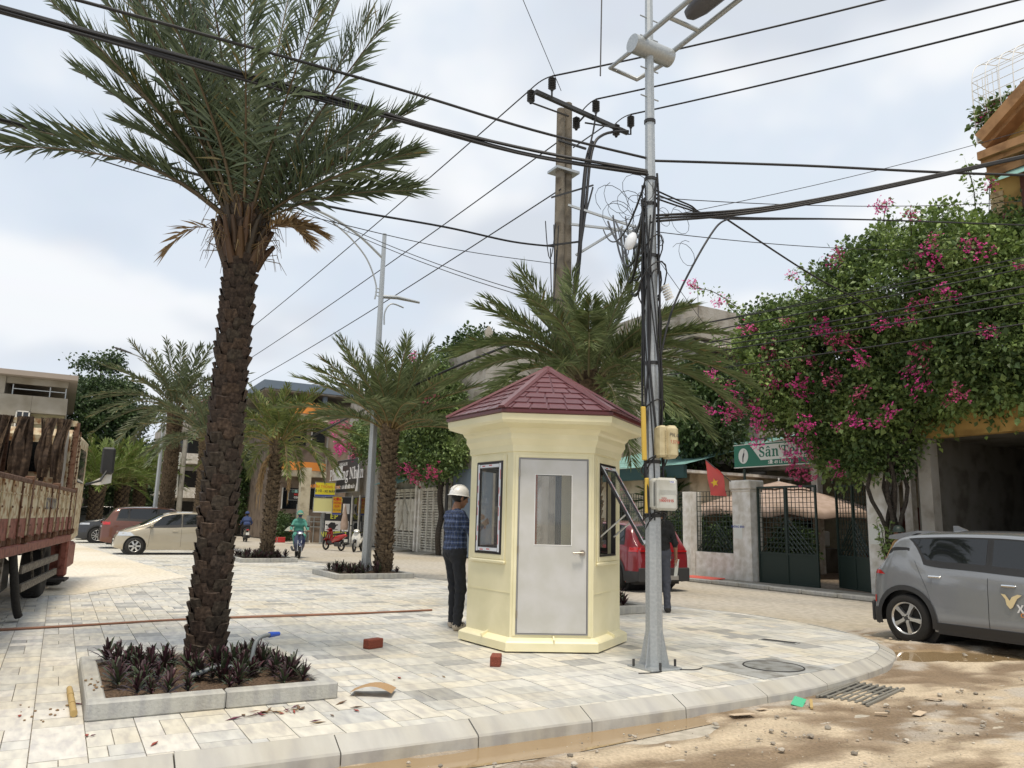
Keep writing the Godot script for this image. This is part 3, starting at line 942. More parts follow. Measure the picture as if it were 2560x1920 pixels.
	for y in [6.1, 9.7]:
		part(C, "clamp", bx(Vector3(-0.33, y, -0.25), Vector3(0.31, y + 0.06, 0.17)), M.galvanised)
	# heavy cables on the power pole
	for q in [[[Vector3(0.65, 10.6, 0.2), Vector3(0.45, 10.0, 0.25), Vector3(0.3, 8.8, 0.3), Vector3(0.18, 7.2, 0.32), Vector3(-0.12, 5.6, 0.32), Vector3(-0.18, 3.5, 0.3)], 0.05], [[Vector3(1.75, 11.2, 0.2), Vector3(1.0, 10.9, 0.2), Vector3(0.6, 10.3, 0.25), Vector3(0.35, 8.6, 0.33), Vector3(0.05, 6.6, 0.34), Vector3(-0.1, 4, 0.3)], 0.035], [[Vector3(0.65, 11.3, 0.35), Vector3(0.6, 10.8, 0.3), Vector3(0.45, 10.2, 0.3)], 0.022], [[Vector3(0.05, 5.0, 0.3), Vector3(0.15, 5.6, 0.35), Vector3(0.5, 5.8, 0.5), Vector3(0.8, 5.5, 0.6), Vector3(0.9, 4.8, 0.6)], 0.05]]:
		var cb := solo("power_cable", tb(smooth(q[0], 6), q[1], 7), M.black_cable, "thick black power cable clamped to the twin concrete pole", "cable", "cables on the power pole")
		cb.position = C.position
	for k in 7:
		var pts := []
		var y := rr(7.6, 8.3)
		var wd := rr(0.12, 0.3); var dr2 := rr(0.5, 1.5)
		var x := rr(-0.6, -0.2) if k < 3 else rr(0.9, 1.5)
		for i in 9:
			var f := i / 8.0
			pts.append(Vector3(x + (f - 0.5) * wd, y - dr2 * 4 * f * (1 - f), 0.3 + (0.55 if k >= 3 else 0.0)))
		var cb := solo("cable_loop", tb(pts, 0.012, 5), M.black_cable, "slack loop of black cable hanging at the concrete power pole", "cable", "cable loops on the power pole")
		cb.position = C.position
	# boulevard lamps
	var L := thing("street_lamp", "tall galvanised street lamp with two curved arms beside the bushy palm", "street lamp", Vector3(6.75, 0.1, -18.75), 0)
	street_lamp(L)
	copy(L, Vector3(4.0, 0, -41.4), 6, "tall galvanised street lamp with two arms behind the row of parked cars")
	copy(L, Vector3(3.3, 0, -73), 8, "distant galvanised street lamp beside the dark spreading tree")
	# far wooden pole with boxes behind the big trunk
	var Q := thing("utility_pole", "far concrete utility pole with meter boxes behind the tall palm trunk", "utility pole", Vector3(6.75, 0, -55), 0)
	part(Q, "shaft", tb([Vector3.ZERO, Vector3(0, 10.2, 0)], [0.19, 0.12], 10), M.concrete)
	for y in [10.0, 9.2, 8.4]: part(Q, "cross_arm", bx(Vector3(-1.1, y - 0.05, -0.05), Vector3(1.1, y + 0.05, 0.05)), M.dark_metal)
	for q in [[2.6, 4.0], [4.3, 5.4]]:
		var mb := part(Q, "meter_cabinet", bx(Vector3(-1.15, q[0], -0.2), Vector3(-0.2, q[1], 0.1), 0.03), M.box_grey)
		var wn := MB.new()
		for i in 4: wn.bar(Vector3(-1.0 + 0.42 * (i % 2), q[0] + 0.35 + 0.5 * (i / 2), 0.101), Vector3(-0.78 + 0.42 * (i % 2), q[0] + 0.55 + 0.5 * (i / 2), 0.106))
		part(mb, "meter_window", wn, M.dark_metal)
	var Q2 := thing("utility_pole", "distant thin utility pole with cross arms against the pale sky", "utility pole", Vector3(5.6, 0, -90), 0)
	part(Q2, "shaft", tb([Vector3.ZERO, Vector3(0, 10.5, 0)], [0.2, 0.14], 8), M.concrete)
	for y in [10.0, 9.0, 7.8]: part(Q2, "cross_arm", bx(Vector3(-1.3, y - 0.06, -0.06), Vector3(1.3, y + 0.06, 0.06)), M.dark_metal)

func smooth(p: Array, per := 6) -> Array:
	var out := []
	for i in p.size() - 1:
		var a: Vector3 = p[maxi(i - 1, 0)]; var b: Vector3 = p[i]; var c: Vector3 = p[i + 1]; var d: Vector3 = p[mini(i + 2, p.size() - 1)]
		for k in per:
			out.append(b.cubic_interpolate(c, a, d, float(k) / per))
	out.append(p[-1])
	return out

func street_lamp(L: Node3D) -> void:
	var sh := MB.new()
	oct_tube(sh, [Vector3(0, 0.02, 0), Vector3(0, 8.85, 0)], [0.12, 0.055])
	part(L, "shaft", sh, M.galvanised)
	pole_foot(L, 0.12)
	part(L, "long_arm", tb(smooth([Vector3(0, 8.15, 0), Vector3(-0.7, 8.65, 0), Vector3(-1.35, 8.95, 0), Vector3(-1.9, 9.1, 0)]), 0.035, 8), M.galvanised)
	part(L, "brace", tb(smooth([Vector3(-0.17, 7.0, 0), Vector3(-0.16, 7.4, 0), Vector3(-0.45, 8.05, 0), Vector3(-0.95, 8.55, 0), Vector3(-1.5, 8.9, 0)]), 0.022, 8), M.galvanised)
	for y in [7.1, 7.2, 7.3]: part(L, "rung", tb([Vector3(-0.17, y, 0), Vector3(0, y, 0)], 0.014, 6), M.galvanised)
	for q in [Vector3(-1.05, 8.72, 0), Vector3(-1.35, 8.86, 0)]:
		var pts := []
		for i in 13: pts.append(q + Vector3(cos(TAU * i / 12.0), sin(TAU * i / 12.0), 0) * 0.07)
		part(L, "ring", tb(pts, 0.01, 5), M.galvanised)
	var hd := MB.new()
	var rows := []
	for q in [[-1.75, 0.03], [-1.85, 0.10], [-2.15, 0.15], [-2.5, 0.13], [-2.62, 0.03]]:
		var ring := []
		for k in 10:
			var a := -TAU * k / 10
			ring.append(Vector3(q[0], 9.1 + (-q[0] - 1.85) * 0.22 + sin(a) * q[1] * 0.35, cos(a) * q[1]))
		rows.append(ring)
	hd.sheet(rows, true)
	part(L, "lamp_head", hd, M.lamp_grey)
	part(L, "short_arm", tb([Vector3(0, 7.1, 0), Vector3(0.45, 7.15, 0), Vector3(1.1, 7.12, 0)], [0.05, 0.055, 0.035], 8), M.galvanised)
	part(L, "brace", tb(smooth([Vector3(0.13, 6.35, 0), Vector3(0.13, 6.7, 0), Vector3(0.3, 6.95, 0), Vector3(0.65, 6.9, 0)]), 0.02, 6), M.galvanised)

# ---------------------------------------------------------------- palms
func frond(chord: Vector3, droop: float, dens: int, leaf: float, cols: Array, spread := 1.0, wid := 0.017, o_start := 0.16) -> MB:   # from the origin to the tip, drooping in the vertical plane
	var m := MB.new()
	var ln := chord.length()
	var pts := []
	var n := 12
	var up := Vector3.UP - chord.normalized() * chord.normalized().y
	up = up.normalized() if up.length() > 0.05 else Vector3(1, 0, 0)
	for i in n + 1:
		var f := float(i) / n
		pts.append(chord * f + up * droop * ln * 4.0 * f * (1.0 - f) * (0.75 + 0.5 * (1.0 - f)))
	var rad := []
	for i in n + 1:
		rad.append(lerpf(0.026, 0.004, pow(float(i) / n, 0.6)) * ln / 2.4)
	m.col = cols[2]
	m.tube(pts, rad, 5, false)
	for k in dens:
		var f := o_start + (1.0 - o_start) * (k + rng.randf() * 0.7) / dens
		var x := f * n
		var i := mini(int(x), n - 1)
		var p: Vector3 = pts[i].lerp(pts[i + 1], x - i)
		var t: Vector3 = (pts[i + 1] - pts[i]).normalized()
		var side := t.cross(Vector3.UP)
		side = side.normalized() if side.length() > 0.1 else t.cross(Vector3.RIGHT).normalized()
		var nu := side.cross(t).normalized()
		var prof := smoothstep(o_start - 0.06, o_start + 0.26, f) * (1.0 - 0.45 * smoothstep(0.75, 1.0, f))
		var l := leaf * (0.25 + 0.75 * prof) * rr(0.85, 1.1)
		for s in [-1.0, 1.0]:
			var ang := deg_to_rad(lerpf(62, 26, f) + rr(-17, 17)) * spread
			var lift := deg_to_rad(rr(5, 48))
			var d: Vector3 = t * cos(ang) + (side * s * cos(lift) + nu * sin(lift)) * sin(ang)
			var b := d.cross(nu).normalized() * wid * rr(0.8, 1.2)
			var sag := Vector3(0, -l * 0.10 * rr(0.2, 1.8), 0)
			var q := p + d * l * 0.42
			m.col = (cols[0] as Color).lerp(cols[1], rng.randf()) * rr(0.75, 1.2)
			if rng.randf() < 0.03: m.col = Color(0.25, 0.2, 0.08)
			var tip := p + d * l + sag
			var bow := nu * 0.006
			m.tri(p, q - b + bow, tip); m.tri(p, tip, q + b + bow)
	return m

func boot_mesh(w: float, h: float, d: float, sd: int) -> ArrayMesh:   # stump of an old leaf: wide shield, cut flat on top, pointed below
	var r := RandomNumberGenerator.new(); r.seed = sd
	var m := MB.new()
	var j := func() -> float: return r.randf_range(0.85, 1.15)
	var bot := Vector3(0, -h * 0.62, 0.0)
	var mid := [Vector3(-w * 0.52, -h * 0.1, 0.0), Vector3(-w * 0.25, -h * 0.12, d * 0.55 * j.call()), Vector3(w * 0.25, -h * 0.12, d * 0.55 * j.call()), Vector3(w * 0.52, -h * 0.1, 0.0)]
	var top := [Vector3(-w * 0.44, h * 0.5 * j.call(), d * 0.35), Vector3(-w * 0.22, h * 0.5, d * 1.15 * j.call()), Vector3(w * 0.22, h * 0.5 * j.call(), d * 1.15 * j.call()), Vector3(w * 0.44, h * 0.48, d * 0.35)]
	for i in 3:
		m.tri(bot, mid[i + 1], mid[i]) if false else m.tri(bot, mid[i + 1], mid[i])
		m.quad(mid[i], mid[i + 1], top[i + 1], top[i])
	for i in 3:
		var tr := PackedInt32Array()
	m.col = Color(1, 1, 1)
	m.quad(top[0], top[1], top[2], top[3])
	m.col = Color(1, 1, 1)
	m.quad(top[0], top[3], Vector3(w * 0.3, h * 0.3, -0.03), Vector3(-w * 0.3, h * 0.3, -0.03))
	return m.mesh()

func palm(label: String, at: Vector3, height: float, r0: float, r1: float, o := {}) -> Node3D:
	var P := thing("date_palm", label, "palm tree", at, 0, o.get("group", "date palms on the boulevard"))
	var bend: Vector3 = o.get("bend", Vector3.ZERO)
	var axis := func(y: float) -> Vector3: return Vector3(0, y, 0) + bend * pow(y / height, 2)
	var tp := []
	var tr := []
	for i in 15:
		var y := height * i / 14.0
		tp.append(axis.call(y))
		tr.append((r0 if i == 0 else lerpf(r0 * 0.94, r1, pow(i / 14.0, 0.8))) - 0.012)
	part(P, "trunk", tb(tp, tr, 14), M.palm_core)
	var big: bool = o.get("big", false)
	var hs: float = o.get("boot", 0.14)
	var boots: Array = o.get("boots", [])
	var rest := MB.new()
	var made := 0
	var dy := hs * hs * 0.62 / (TAU * r0) 
	var y := 0.02
	var i := 0
	var cam_dir := Vector3(-at.x, 0, -at.z).normalized()
	while y < height:
		var a := i * 2.399963 + rr(-0.12, 0.12)
		var f := y / height
		var r := lerpf(r0 * 0.94, r1, pow(f, 0.8))
		var c: Vector3 = axis.call(y)
		var dir := Vector3(sin(a), 0, cos(a))
		var flare := 3.0 + 12.0 * smoothstep(0.6, 1.0, f) + rr(-5, 7)
		var sc := (0.9 + 0.35 * smoothstep(0.82, 1.0, f)) * rr(0.88, 1.12)
		var t := Transform3D(Basis.from_euler(Vector3(0, a, 0)) * Basis.from_euler(Vector3(deg_to_rad(flare), 0, rr(-0.12, 0.12))).scaled(Vector3(sc, sc * (1.0 + 0.8 * smoothstep(0.85, 1.0, f)), sc)), c + dir * (r - 0.012))
		var mesh: ArrayMesh = boots[rng.randi() % boots.size()]
		if big and dir.dot(cam_dir) > -0.15 and made < 298:
			part(P, "leaf_base", mesh, M["boot%d" % (rng.randi() % 4)], t)
			made += 1
		else:
			append(rest, mesh, t, Color(1, 1, 1) * rr(0.65, 1.25))
		y += dy
		i += 1
	var ro := part(P, "leaf_base_cover", rest, M.get(o.get("boot_mat", "boot_all")))
	ro.set_meta("kind", "stuff")
	return P

func append(m: MB, mesh: ArrayMesh, t: Transform3D, tint := Color(1, 1, 1)) -> void:
	var a := mesh.surface_get_arrays(0)
	var b := m.v.size()
	var vs: PackedVector3Array = a[Mesh.ARRAY_VERTEX]; var ns: PackedVector3Array = a[Mesh.ARRAY_NORMAL]; var cs: PackedColorArray = a[Mesh.ARRAY_COLOR]; var ix: PackedInt32Array = a[Mesh.ARRAY_INDEX]
	m.v.append_array(t * vs)
	var nb := t.basis.orthonormalized()
	for k in vs.size():
		m.n.append(nb * ns[k]); m.uv.append(Vector2.ZERO); m.c.append(cs[k] * tint)
	for k in ix: m.idx.append(k + b)

func crown(P: Node3D, at: Vector3, n: int, len: float, o := {}) -> void:
	var cols: Array = o.get("cols", [Color(0.045, 0.075, 0.022), Color(0.10, 0.145, 0.048), Color(0.16, 0.15, 0.06)])
	var lo: float = o.get("lo", -15.0)
	for k in n:
		var f := (k + 0.5) / n
		var az := k * 2.399963 + rr(-0.25, 0.25)
		var el := deg_to_rad(lerpf(o.get("hi", 80.0), lo, pow(f, o.get("pw", 0.8))) + rr(-7, 7))
		var l := len * rr(0.85, 1.12) * (0.72 + 0.28 * sin(f * PI * 0.8 + 0.3))
		var ch := Vector3(cos(az) * cos(el), sin(el), sin(az) * cos(el)) * l
		var dr: float = lerpf(0.05, o.get("droop", 0.16), smoothstep(0.1, 0.7, f))
		part(P, "frond", frond(ch, dr, o.get("dens", 52), o.get("leaf", 0.36) * len / 2.3, cols, 1.0, o.get("wid", 0.019)), M.frond, off(at + Vector3(cos(az), 0, sin(az)) * 0.08))
	if o.has("dead"):
		for k in o.dead:
			var az := rr(0, TAU)
			var ch := Vector3(cos(az) * 0.35, -1.0, sin(az) * 0.35) * len * rr(0.55, 0.8)
			part(P, "dead_frond", frond(ch, 0.12, 40, 0.22, [Color(0.30, 0.2, 0.09), Color(0.40, 0.27, 0.13), Color(0.27, 0.17, 0.08)], 0.6), M.frond, off(at))

func build_palms() -> void:
	mat("palm_core", 0.095, 0.066, 0.047, 0.95, {"t": "bark", "s": 2.0})
	var bc := [[0.105, 0.07, 0.05], [0.085, 0.06, 0.044], [0.13, 0.088, 0.06], [0.095, 0.075, 0.054]]
	for i in 4: mat("boot%d" % i, bc[i][0], bc[i][1], bc[i][2], 0.9, {"t": "bark", "s": 3.0, "vc": true, "n": "n_fine", "ns": 0.6})
	mat("boot_all", 0.10, 0.068, 0.045, 0.9, {"t": "bark", "s": 3.0, "vc": true})
	mat("boot_tan", 0.25, 0.185, 0.115, 0.9, {"t": "bark", "s": 2.0, "vc": true})
	mat("frond", 1, 1, 1, 0.5, {"vc": true, "back": 0.35})
	var boots := []
	for i in 5: boots.append(boot_mesh(0.17, 0.17, 0.042, 100 + i))
	var P := palm("tall date palm with rough trunk growing in the stone-edged bed", Vector3(1.29, 0.08, -7.7), 4.3, 0.172, 0.132, {"big": true, "boots": boots, "boot": 0.165})
	var right := Vector3(0.866, 0, 0.5); var away := Vector3(0.5, 0, -0.866)
	var cols := [Color(0.065, 0.095, 0.048), Color(0.165, 0.21, 0.115), Color(0.12, 0.09, 0.05)]
	var tips := [[-2.80, 1.14, 0.30, 0.07], [-2.25, 0.62, -0.30, 0.12], [-1.95, 1.97, -0.50, 0.05], [-2.37, 2.28, 0.60, 0.05], [-1.27, 2.24, -0.70, 0.04], [-1.65, 3.3, 0.80, 0.03], [-0.50, 2.60, -0.60, 0.02], [-0.16, 3.0, 0.20, 0.01], [-0.09, 3.2, 0.90, 0.02], [0.70, 2.95, 0.40, 0.02], [1.36, 1.87, -0.40, 0.03], [1.61, 1.45, 0.30, 0.02], [1.56, 0.55, -0.50, 0.06], [1.46, 0.52, 0.20, 0.08], [0.88, 1.75, -0.90, 0.03], [-0.2, 2.3, -1.00, 0.03], [-0.9, 1.9, -1.10, 0.05], [0.9, 1.7, 1.00, 0.05], [-1.0, 2.8, 0.2, 0.03], [-1.5, 2.5, -0.1, 0.04], [-0.6, 2.1, 1.3, 0.05], [0.3, 2.0, 1.4, 0.05], [1.05, 2.3, 0.1, 0.02], [-0.45, 1.6, -1.4, 0.08], [0.35, 1.5, -1.3, 0.08], [-1.9, 1.5, 0.9, 0.08], [-0.75, 2.6, -0.3, 0.02], [-1.75, 1.75, -0.2, 0.06], [-1.5, 2.2, 0.4, 0.05], [-1.1, 1.7, -0.8, 0.06], [-2.1, 1.75, 0.3, 0.06], [-1.25, 2.9, 0.5, 0.03], [1.2, 1.15, 0.6, 0.06], [1.25, 1.0, -0.3, 0.05]]
	var ct := Vector3(0, 4.2, 0)
	for q in tips:
		var ch: Vector3 = right * q[0] * (0.9 if q[1] > 0.7 else 1.0) + Vector3(0, q[1] * 1.05 - 0.06, 0) + away * q[2]
		part(P, "frond", frond(ch * 1.04, q[3], 108, 0.46, cols, 1.15, 0.0078, 0.07), M.frond, off(ct + (right * q[0] + away * q[2]).normalized() * 0.12))
	for q in [[0.58, -0.12, -0.25, 0.25, 0.9], [0.66, 0.02, -0.1, 0.22, 0.7], [-0.55, -0.2, -0.1, 0.3, 0.1]]:
		var ch: Vector3 = right * q[0] + Vector3(0, q[1], 0) + away * q[2]
		part(P, "dead_frond", frond(ch, q[3], int(60 * q[4]) + 8, 0.26, [Color(0.22, 0.15, 0.08), Color(0.38, 0.27, 0.14), Color(0.16, 0.10, 0.06)], 0.9, 0.009), M.frond, off(ct + Vector3(0, -0.15, 0) + (right * q[0]).normalized() * 0.15))
	for k in 46:   # green and reddish leaf stalks packed round the heart
		var az := k * 2.399963
		var f := k / 46.0
		var d := Vector3(cos(az), 0, sin(az))
		var st := MB.new()
		st.col = Color(0.055, 0.042, 0.028).lerp(Color(0.13, 0.07, 0.035), rng.randf())
		var y := lerpf(3.75, 4.2, f)
		st.tube([Vector3(0, y, 0) + d * 0.13, Vector3(0, y + 0.15, 0) + d * lerpf(0.21, 0.13, f), Vector3(0, y + rr(0.25, 0.42), 0) + d * lerpf(0.31, 0.16, f)], [0.055, 0.04, 0.02], 4)
		part(P, "leaf_stalk", st, M.frond)
	for k in 90:   # dry leaflets and fibre hanging about the crown base
		var az := rr(0, TAU); var y := rr(3.85, 4.4)
		var d := Vector3(cos(az), 0, sin(az))
		var m := MB.new()
		m.col = Color(0.16, 0.10, 0.05).lerp(Color(0.34, 0.25, 0.13), rng.randf())
		var p0 := Vector3(0, y, 0) + d * 0.16; var p1 := p0 + d * rr(0.08, 0.26) + Vector3(0, rr(-0.05, 0.12), 0); var p2 := p1 + d * rr(0.0, 0.1) + Vector3(0, rr(-0.25, -0.08), 0)
		m.tube([p0, p1, p2], [0.006, 0.005, 0.002], 3, false)
		part(P, "dry_fibre", m, M.frond)
	# neighbours
	var small := []
	for i in 4: small.append(boot_mesh(0.22, 0.22, 0.07, 200 + i))
	var tan := [Color(0.085, 0.12, 0.045), Color(0.22, 0.26, 0.115), Color(0.24, 0.17, 0.07)]
	var p2 := palm("bushy date palm beside the two-armed street lamp", Vector3(7.05, 0.1, -18.35), 3.5, 0.205, 0.155, {"boots": small, "boot": 0.21, "boot_mat": "boot_tan"})
	crown(p2, Vector3(0, 3.45, 0), 46, 2.7, {"cols": tan, "lo": 0, "droop": 0.10, "dens": 66, "leaf": 0.42, "wid": 0.014})
	var p3 := palm("yellow-green drooping date palm with dead brown fronds hanging", Vector3(5.9, 0.1, -25.7), 3.6, 0.21, 0.165, {"boots": small, "boot": 0.22, "boot_mat": "boot_tan", "bend": Vector3(0.1, 0, 0)})
	crown(p3, Vector3(0.1, 3.55, 0), 44, 2.5, {"cols": [Color(0.075, 0.11, 0.028), Color(0.20, 0.235, 0.06), Color(0.26, 0.2, 0.07)], "lo": -35, "droop": 0.24, "dens": 54, "dead": 7})
	var p4 := palm("wide drooping date palm rising behind the kiosk roof", Vector3(7.75, 0.1, -10.75), 3.75, 0.24, 0.19, {"boots": small, "boot": 0.21, "boot_mat": "boot_tan"})
	crown(p4, Vector3(0, 3.6, 0), 50, 2.5, {"cols": [Color(0.10, 0.14, 0.05), Color(0.24, 0.29, 0.125), Color(0.22, 0.2, 0.1)], "lo": -28, "hi": 74.0, "droop": 0.22, "dens": 90, "leaf": 0.42, "wid": 0.011})
	var grey := [Color(0.075, 0.10, 0.05), Color(0.15, 0.18, 0.09), Color(0.2, 0.17, 0.09)]
	var p5 := palm("tall grey-green date palm beyond the parked cars", Vector3(4.0, 0, -36.8), 5.9, 0.30, 0.26, {"boots": small, "boot": 0.2, "boot_mat": "boot_tan"})
	crown(p5, Vector3(0, 5.8, 0), 44, 3.6, {"cols": grey, "lo": -28, "droop": 0.16, "dens": 40, "wid": 0.03})
	var p6 := palm("grey-green palm with a crown overlapping the tall trunk", Vector3(4.9, 0, -33.2), 4.3, 0.26, 0.22, {"boots": small, "boot": 0.2, "boot_mat": "boot_tan"})
	crown(p6, Vector3(0, 4.25, 0), 40, 2.9, {"cols": grey, "lo": -30, "droop": 0.2, "dens": 40, "wid": 0.028})
	var lime := [Color(0.10, 0.15, 0.03), Color(0.21, 0.28, 0.07), Color(0.2, 0.2, 0.07)]
	var lows := [[1.75, -50, 2.7, 3.6, "low bright green palm with bushy crown behind the parked cars"], [3.2, -53, 3.0, 3.4, "short bright green palm next to the distant street lamp"], [4.5, -57, 3.3, 3.5, "short palm with thick dark trunk far down the boulevard"], [3.0, -66, 4.8, 3.6, "greyish palm standing far behind the green ones"]]
	for q in lows:
		var p := palm(q[4], Vector3(q[0], 0, q[1]), q[2], 0.42, 0.36, {"boots": small, "boot": 0.3, "boot_mat": "boot_tan"})
		crown(p, Vector3(0, q[2], 0), 36, q[3], {"cols": lime if q[1] > -60 else grey, "lo": -12, "droop": 0.2, "dens": 34, "wid": 0.035})

# ---------------------------------------------------------------- planted beds
func build_beds() -> void:
	mat("purple_leaf", 1, 1, 1, 0.45, {"vc": true, "back": 0.12})
	var plants := []
	for k in 5:
		var m := MB.new()
		for i in 26:
			var az := i * 2.399963 + rr(-0.3, 0.3)
			var el := deg_to_rad(lerpf(82, 14, i / 26.0) + rr(-8, 8))
			var l := rr(0.13, 0.22)
			var d := Vector3(cos(az) * cos(el), sin(el), sin(az) * cos(el))
			var s := d.cross(Vector3.UP).normalized() * 0.0125 * rr(0.8, 1.3)
			var u := s.cross(d).normalized()
			if u.y < 0: u = -u
			var p0 := Vector3(0, 0.03 + 0.04 * (1 - i / 20.0), 0); var p1 := p0 + d * l * 0.45; var p2 := p0 + d * l * 0.8 + Vector3(0, -0.008, 0); var p3 := p0 + d * l + Vector3(0, -0.028, 0)
			m.col = Color(0.062, 0.022, 0.032).lerp(Color(0.045, 0.03, 0.03), rng.randf()) if rng.randf() < 0.66 else Color(0.055, 0.075, 0.04)
			m.col = m.col * rr(0.7, 1.4)
			m.quad(p0 - s * 0.5 + u * 0.002, p0 + s * 0.5 + u * 0.002, p1 + s + u * 0.006, p1 - s + u * 0.006)
			m.quad(p1 - s + u * 0.006, p1 + s + u * 0.006, p2 + s * 0.7 + u * 0.004, p2 - s * 0.7 + u * 0.004)
			m.tri(p2 - s * 0.7 + u * 0.004, p2 + s * 0.7 + u * 0.004, p3)
		plants.append(m.mesh())
	var beds := [[0.3, -8.1, 2.05, -6.17, "stone-edged bed of purple plants round the tall palm", "dark purple spiky plant in the bed round the tall palm", 84, Vector2(1.29, -7.7)], [5.65, -19.6, 7.6, -17.65, "stone-edged bed holding the bushy palm and a street lamp", "purple plant in the bed of the bushy palm", 40, Vector2(7.05, -18.35)], [4.85, -26.6, 6.6, -24.5, "stone-edged bed round the drooping yellow-green palm", "purple plant in the bed of the yellow-green palm", 46, Vector2(5.9, -25.7)], [6.45, -12.0, 8.5, -9.95, "stone-edged bed behind the kiosk at the road side", "purple plant in the bed behind the kiosk", 22, Vector2(7.75, -10.75)]]
	for bi in beds.size():
		var b: Array = beds[bi]
		var B := thing("planting_bed", b[4], "planter", Vector3(b[0], 0, b[3]), 0, "stone-edged planting beds")
		var w: float = b[2] - b[0]; var d: float = b[3] - b[1]
		var kw := 0.125; var kh := 0.125
		var j := 0.52 * w
		for q in [[0, -kw, j - 0.003, 0], [j + 0.003, -kw, w, 0], [0, -d, j, -d + kw], [j + 0.005, -d, w, -d + kw]]:
			part(B, "edging_stone", bx(Vector3(q[0], 0, q[1]), Vector3(q[2], kh + rr(-0.003, 0.003), q[3]), 0.012), M.bed_stone)
		for q in [[0, -d + kw + 0.004, kw, -d / 2], [0, -d / 2 + 0.004, kw, -kw - 0.004], [w - kw, -d + kw + 0.004, w, -d / 2], [w - kw, -d / 2 + 0.004, w, -kw - 0.004]]:
			part(B, "edging_stone", bx(Vector3(q[0], 0, q[1]), Vector3(q[2], kh + rr(-0.003, 0.003), q[3]), 0.012), M.bed_stone)
		var rows := []
		var n := 16
		for zi in n + 1:
			var row := []
			for xi in n + 1:
				var fx := float(xi) / n; var fz := float(zi) / n
				var c := Vector2(b[0] + fx * w, b[3] - fz * d).distance_to(b[7])
				row.append(Vector3(kw + fx * (w - 2 * kw), 0.085 + rr(-0.012, 0.015) + 0.05 * smoothstep(0.6, 0.15, c), -kw - fz * (d - 2 * kw)))
			rows.append(row)
		var so := MB.new()
		so.sheet(rows)
		part(B, "soil", so, M.soil)
		var done := 0
		var tries := 0
		while done < b[6] and tries < 900:
			tries += 1
			var x := rr(b[0] + 0.2, b[2] - 0.2); var z := rr(b[1] + 0.2, b[3] - 0.18)
			if Vector2(x, z).distance_to(b[7]) < 0.34: continue
			if bi == 0 and z > -6.75 and rng.randf() < 0.35: continue
			var s := rr(0.62, 1.0) * (1.0 if bi == 0 else 1.35)
			solo("purple_plant", plants[rng.randi() % 5], M.purple_leaf, b[5], "plant", "purple plants in bed %s" % ["one", "two", "three", "four"][bi], Transform3D(Basis.from_euler(Vector3(rr(-0.15, 0.15), rr(0, 6), rr(-0.15, 0.15))).scaled(Vector3(s, s, s)), Vector3(x, 0.085, z)))
			done += 1

# ---------------------------------------------------------------- houses on the right
func rect_part(o: Node3D, called: String, a: Vector3, b: Vector3, m: Material, bev := 0.0) -> MeshInstance3D:
	return part(o, called, bx(a, b, bev), m)

func grille(o: Node3D, z0: float, z1: float, y0: float, y1: float, x: float, nv: int, nh: int, w: float, m: Material, called := "bar") -> void:   # bars in the plane x = const
	for i in nv + 1:
		var z := lerpf(z0, z1, float(i) / nv)
		rect_part(o, called, Vector3(x - w, y0, z - w), Vector3(x + w, y1, z + w), m)
	for i in nh + 1:
		var y := lerpf(y0, y1, float(i) / nh)
		rect_part(o, called, Vector3(x - w * 0.8, y - w, minf(z0, z1)), Vector3(x + w * 0.8, y + w, maxf(z0, z1)), m)

func gate_leaf(o: Node3D, w: float) -> void:   # local: hinge at z = 0, leaf runs along -z... built along +z, in the plane x = 0
	for q in [[0.0, 0.05], [w - 0.05, w], [w / 2 - 0.03, w / 2 + 0.03]]:
		rect_part(o, "stile", Vector3(-0.025, 0.03, q[0]), Vector3(0.025, 2.62, q[1]), M.gate_green)
	for y in [0.03, 0.80, 2.57]:
		rect_part(o, "rail", Vector3(-0.022, y, 0.05), Vector3(0.022, y + 0.05, w - 0.05), M.gate_green)
	rect_part(o, "panel", Vector3(-0.006, 0.08, 0.05), Vector3(0.006, 0.80, w - 0.05), M.gate_green)
	grille(o, 0.05, w - 0.05, 0.85, 2.57, 0.0, int(w / 0.13), 13, 0.007, M.gate_green)
	for s in [-1, 1]:
		for k in 6:
			var a := Vector3(0.012, 0.86, w / 2 + s * (0.08 + k * 0.14)); var top := 1.75 - k * 0.14
			var b := Vector3(0.012, top, w / 2 + s * 0.03)
			a.z = clampf(w / 2 + s * (0.03 + (top - 0.86) * 0.95), 0.06, w - 0.06)
			var d := b - a
			if d.length() < 0.1: continue
			var m := MB.new()
			m.box(Vector3(0.012, 0.03, d.length()), Transform3D(Basis.looking_at(d, Vector3.RIGHT), (a + b) * 0.5))
			part(o, "chevron_bar", m, M.gate_green)

